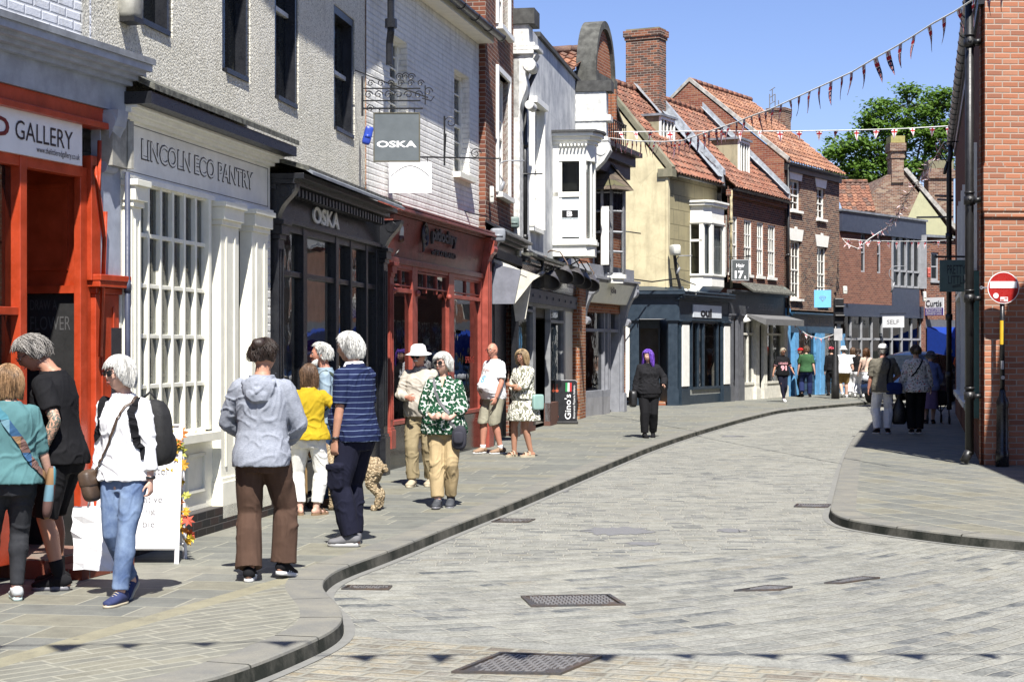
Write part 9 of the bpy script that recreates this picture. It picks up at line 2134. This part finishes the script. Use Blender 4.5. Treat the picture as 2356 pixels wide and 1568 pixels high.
p=Person(G(2108,997),1.74,-.05,'woman with a loose bun in a floral blouse and wide black trousers',.010,True,1.16,.05,.0,head=(.0,.0,0),feet=((.06,.02,0,0),(-.08,-.0,0,0)),armR=dict(w=(.30,.08,.90)),armL=dict(w=(.31,.04,.90),curl=(1.3,1.3,1.3,1.3,.8)),skinm=s_pale,seed=24)
p.hair((.072,-.01,-.05,.020,0,.8),hairm('dark blonde hair',(.13,.09,.05),(.05,.035,.02)),400,bun=(0,-.125,.02,.05));t=p.top('blouse',patt('floral print',f_floral),hem=.83,sleeve=1.85,loose=1.0,sl=2.0,flare=.12);p.trousers('trousers',blk,1.97,.03,straight=.6);p.shoes(blk,sol)
MB_=blk;p.strap(t,[(.09,-.0,1.46),(.05,-.13,1.36),(-.03,-.15,1.24),(-.12,-.14,1.14)],.03,blk,'crossbody_strap',.008)
h=p.J['handL'];mb=MB();mb.ring([h+V3(0,0,-.03),h+V3(0,.0,-.12),h+V3(0,0,-.24),h+V3(0,0,-.40),h+V3(0,0,-.58),h+V3(0,0,-.64)],[.018,(.04,.03),(.10,.06),(.145,.09),(.15,.10),(.11,.07)],16,ax=(1,0,0));carried(p,'carrier_bag','full black plastic carrier bag in the left hand of the floral blouse woman','bag',mb,paint('black polythene',(.012,.012,.013),.3,.1,1.0,16))
p=Person(G(2138,974),1.62,-.35,'elderly woman in a lavender blue jacket stooping over a wheeled walker in the shade',.011,True,1.15,.05,.26,head=(-.3,-.1,0),feet=((.08,.05,0,0),(-.08,.0,0,0)),armR=dict(w=(.20,.36,.95),pole=(1,-.6,-.2)),armL=dict(w=(.20,.34,.98),pole=(1,-.6,-.2)),skinm=s_pale,seed=25)
p.hair((.075,.0,-.05,.022,0,1.6),gr_h,300);p.hat(cloth('grey felt',(.10,.10,.12)));p.top('jacket',cloth('lavender blue cotton',(.18,.22,.42)),hem=.80,sleeve=1.9,loose=1.0)
def sk2(mb):
 sc=p.sc;n=30;vs=[];zz=[.98,.75,.5,.36]
 for i,z in enumerate(zz):
  for k in range(n):a=2*pi*k/n;q=(.175,.205,.215,.225)[i]*(1+.05*(i/3)*sin(a*7));vs.append((cos(a)*q*sc,sin(a)*q*.8*sc,z*sc))
 mb.add(vs,[(i*n+k,i*n+(k+1)%n,(i+1)*n+(k+1)%n,(i+1)*n+k)for i in range(3)for k in range(n)]+[tuple(range(n)),tuple(range(3*n,4*n))])
p.garment('skirt',cloth('dusty purple cotton',(.20,.14,.26)),sk2);p.shoes(blk,blk)
x,y=G(2168,975);r=empty('wheeled_walker',(x,y+.25,0),-.35,'black three wheeled walking frame with a bag pushed by the elderly woman','walker');ir=IRON()
mb=MB()
for s in(1,-1):mb.ring([(s*.24,-.22,.12),(s*.20,-.1,.55),(s*.18,-.05,.92),(s*.20,-.25,.97)],.014,7);mb.ring([(s*.2,-.1,.5),(0,.3,.25)],.012,6)
mb.ring([(0,.34,.1),(0,.1,.6),(0,0,.85)],.016,7);mb.build('frame',ir,r,True)
for q in((.24,-.22),(-.24,-.22),(0,.34)):
 mb=MB();mb.lathe((0,0,0),[(.03,-.02),(.095,-.018),(.10,0),(.095,.018),(.03,.02)],16);mb.v=[(v[2]+q[0],v[0]+q[1],v[1]+.10)for v in mb.v];mb.build('wheel',MATS['black rubber'],r,True)
mb=MB();drape_bag(mb,(0,.02,.58),.32,.26,.36,.5);mb.build('bag',blk,r,True)
p=Person((G(2176,903)[0],65.5),1.66,pi,'white haired woman in blue near the far blue awning',.016,True,1.1,seed=26,smooth=2);p.hair((.07,-.02,-.05,.028,0,.8),wh_h,120);p.top('top',cloth('navy jersey',(.02,.03,.09)),sleeve=1.9,loose=.9);p.trousers('trousers',jn,1.95,.03);p.shoes(blk,blk)
p=Person((G(2188,905)[0],63.5),1.64,.4,'person in an orange red top leaning on a white walking stick at the far end',.016,True,1.15,seed=27,smooth=2,armL=dict(w=(.30,.12,.86)));p.hair('man',wh_h,120);p.top('top',cloth('orange red jersey',(.52,.09,.03)),sleeve=.9,loose=.9);p.trousers('trousers',jn,1.95,.03);p.shoes(blk,blk)
h=p.J['handL'];carried(p,'walking_stick','white walking stick held by the person in the orange red top','stick',MB().ring([h+V3(0,0,.03),V3(h.x,h.y+.03,0)],.016,6),wht)
p=Person((G(1524,932)[0]*53.2/51.5,52.95,.1),1.66,pi/2,'dim figure in a cap standing inside the dark gallery doorway of the corner shop',.014,False,1.0,.05,.08,head=(0,-.25,0),seed=28,smooth=2,armL=dict(w=(.15,.25,1.0)))
p.hair('man',bk_h,60);p.hat(blk,'cap','cap');p.top('jacket',cloth('brown jacket',(.06,.045,.03)),sleeve=1.9,loose=.8);p.trousers('trousers',blk,1.95,.02);p.shoes(blk,blk)
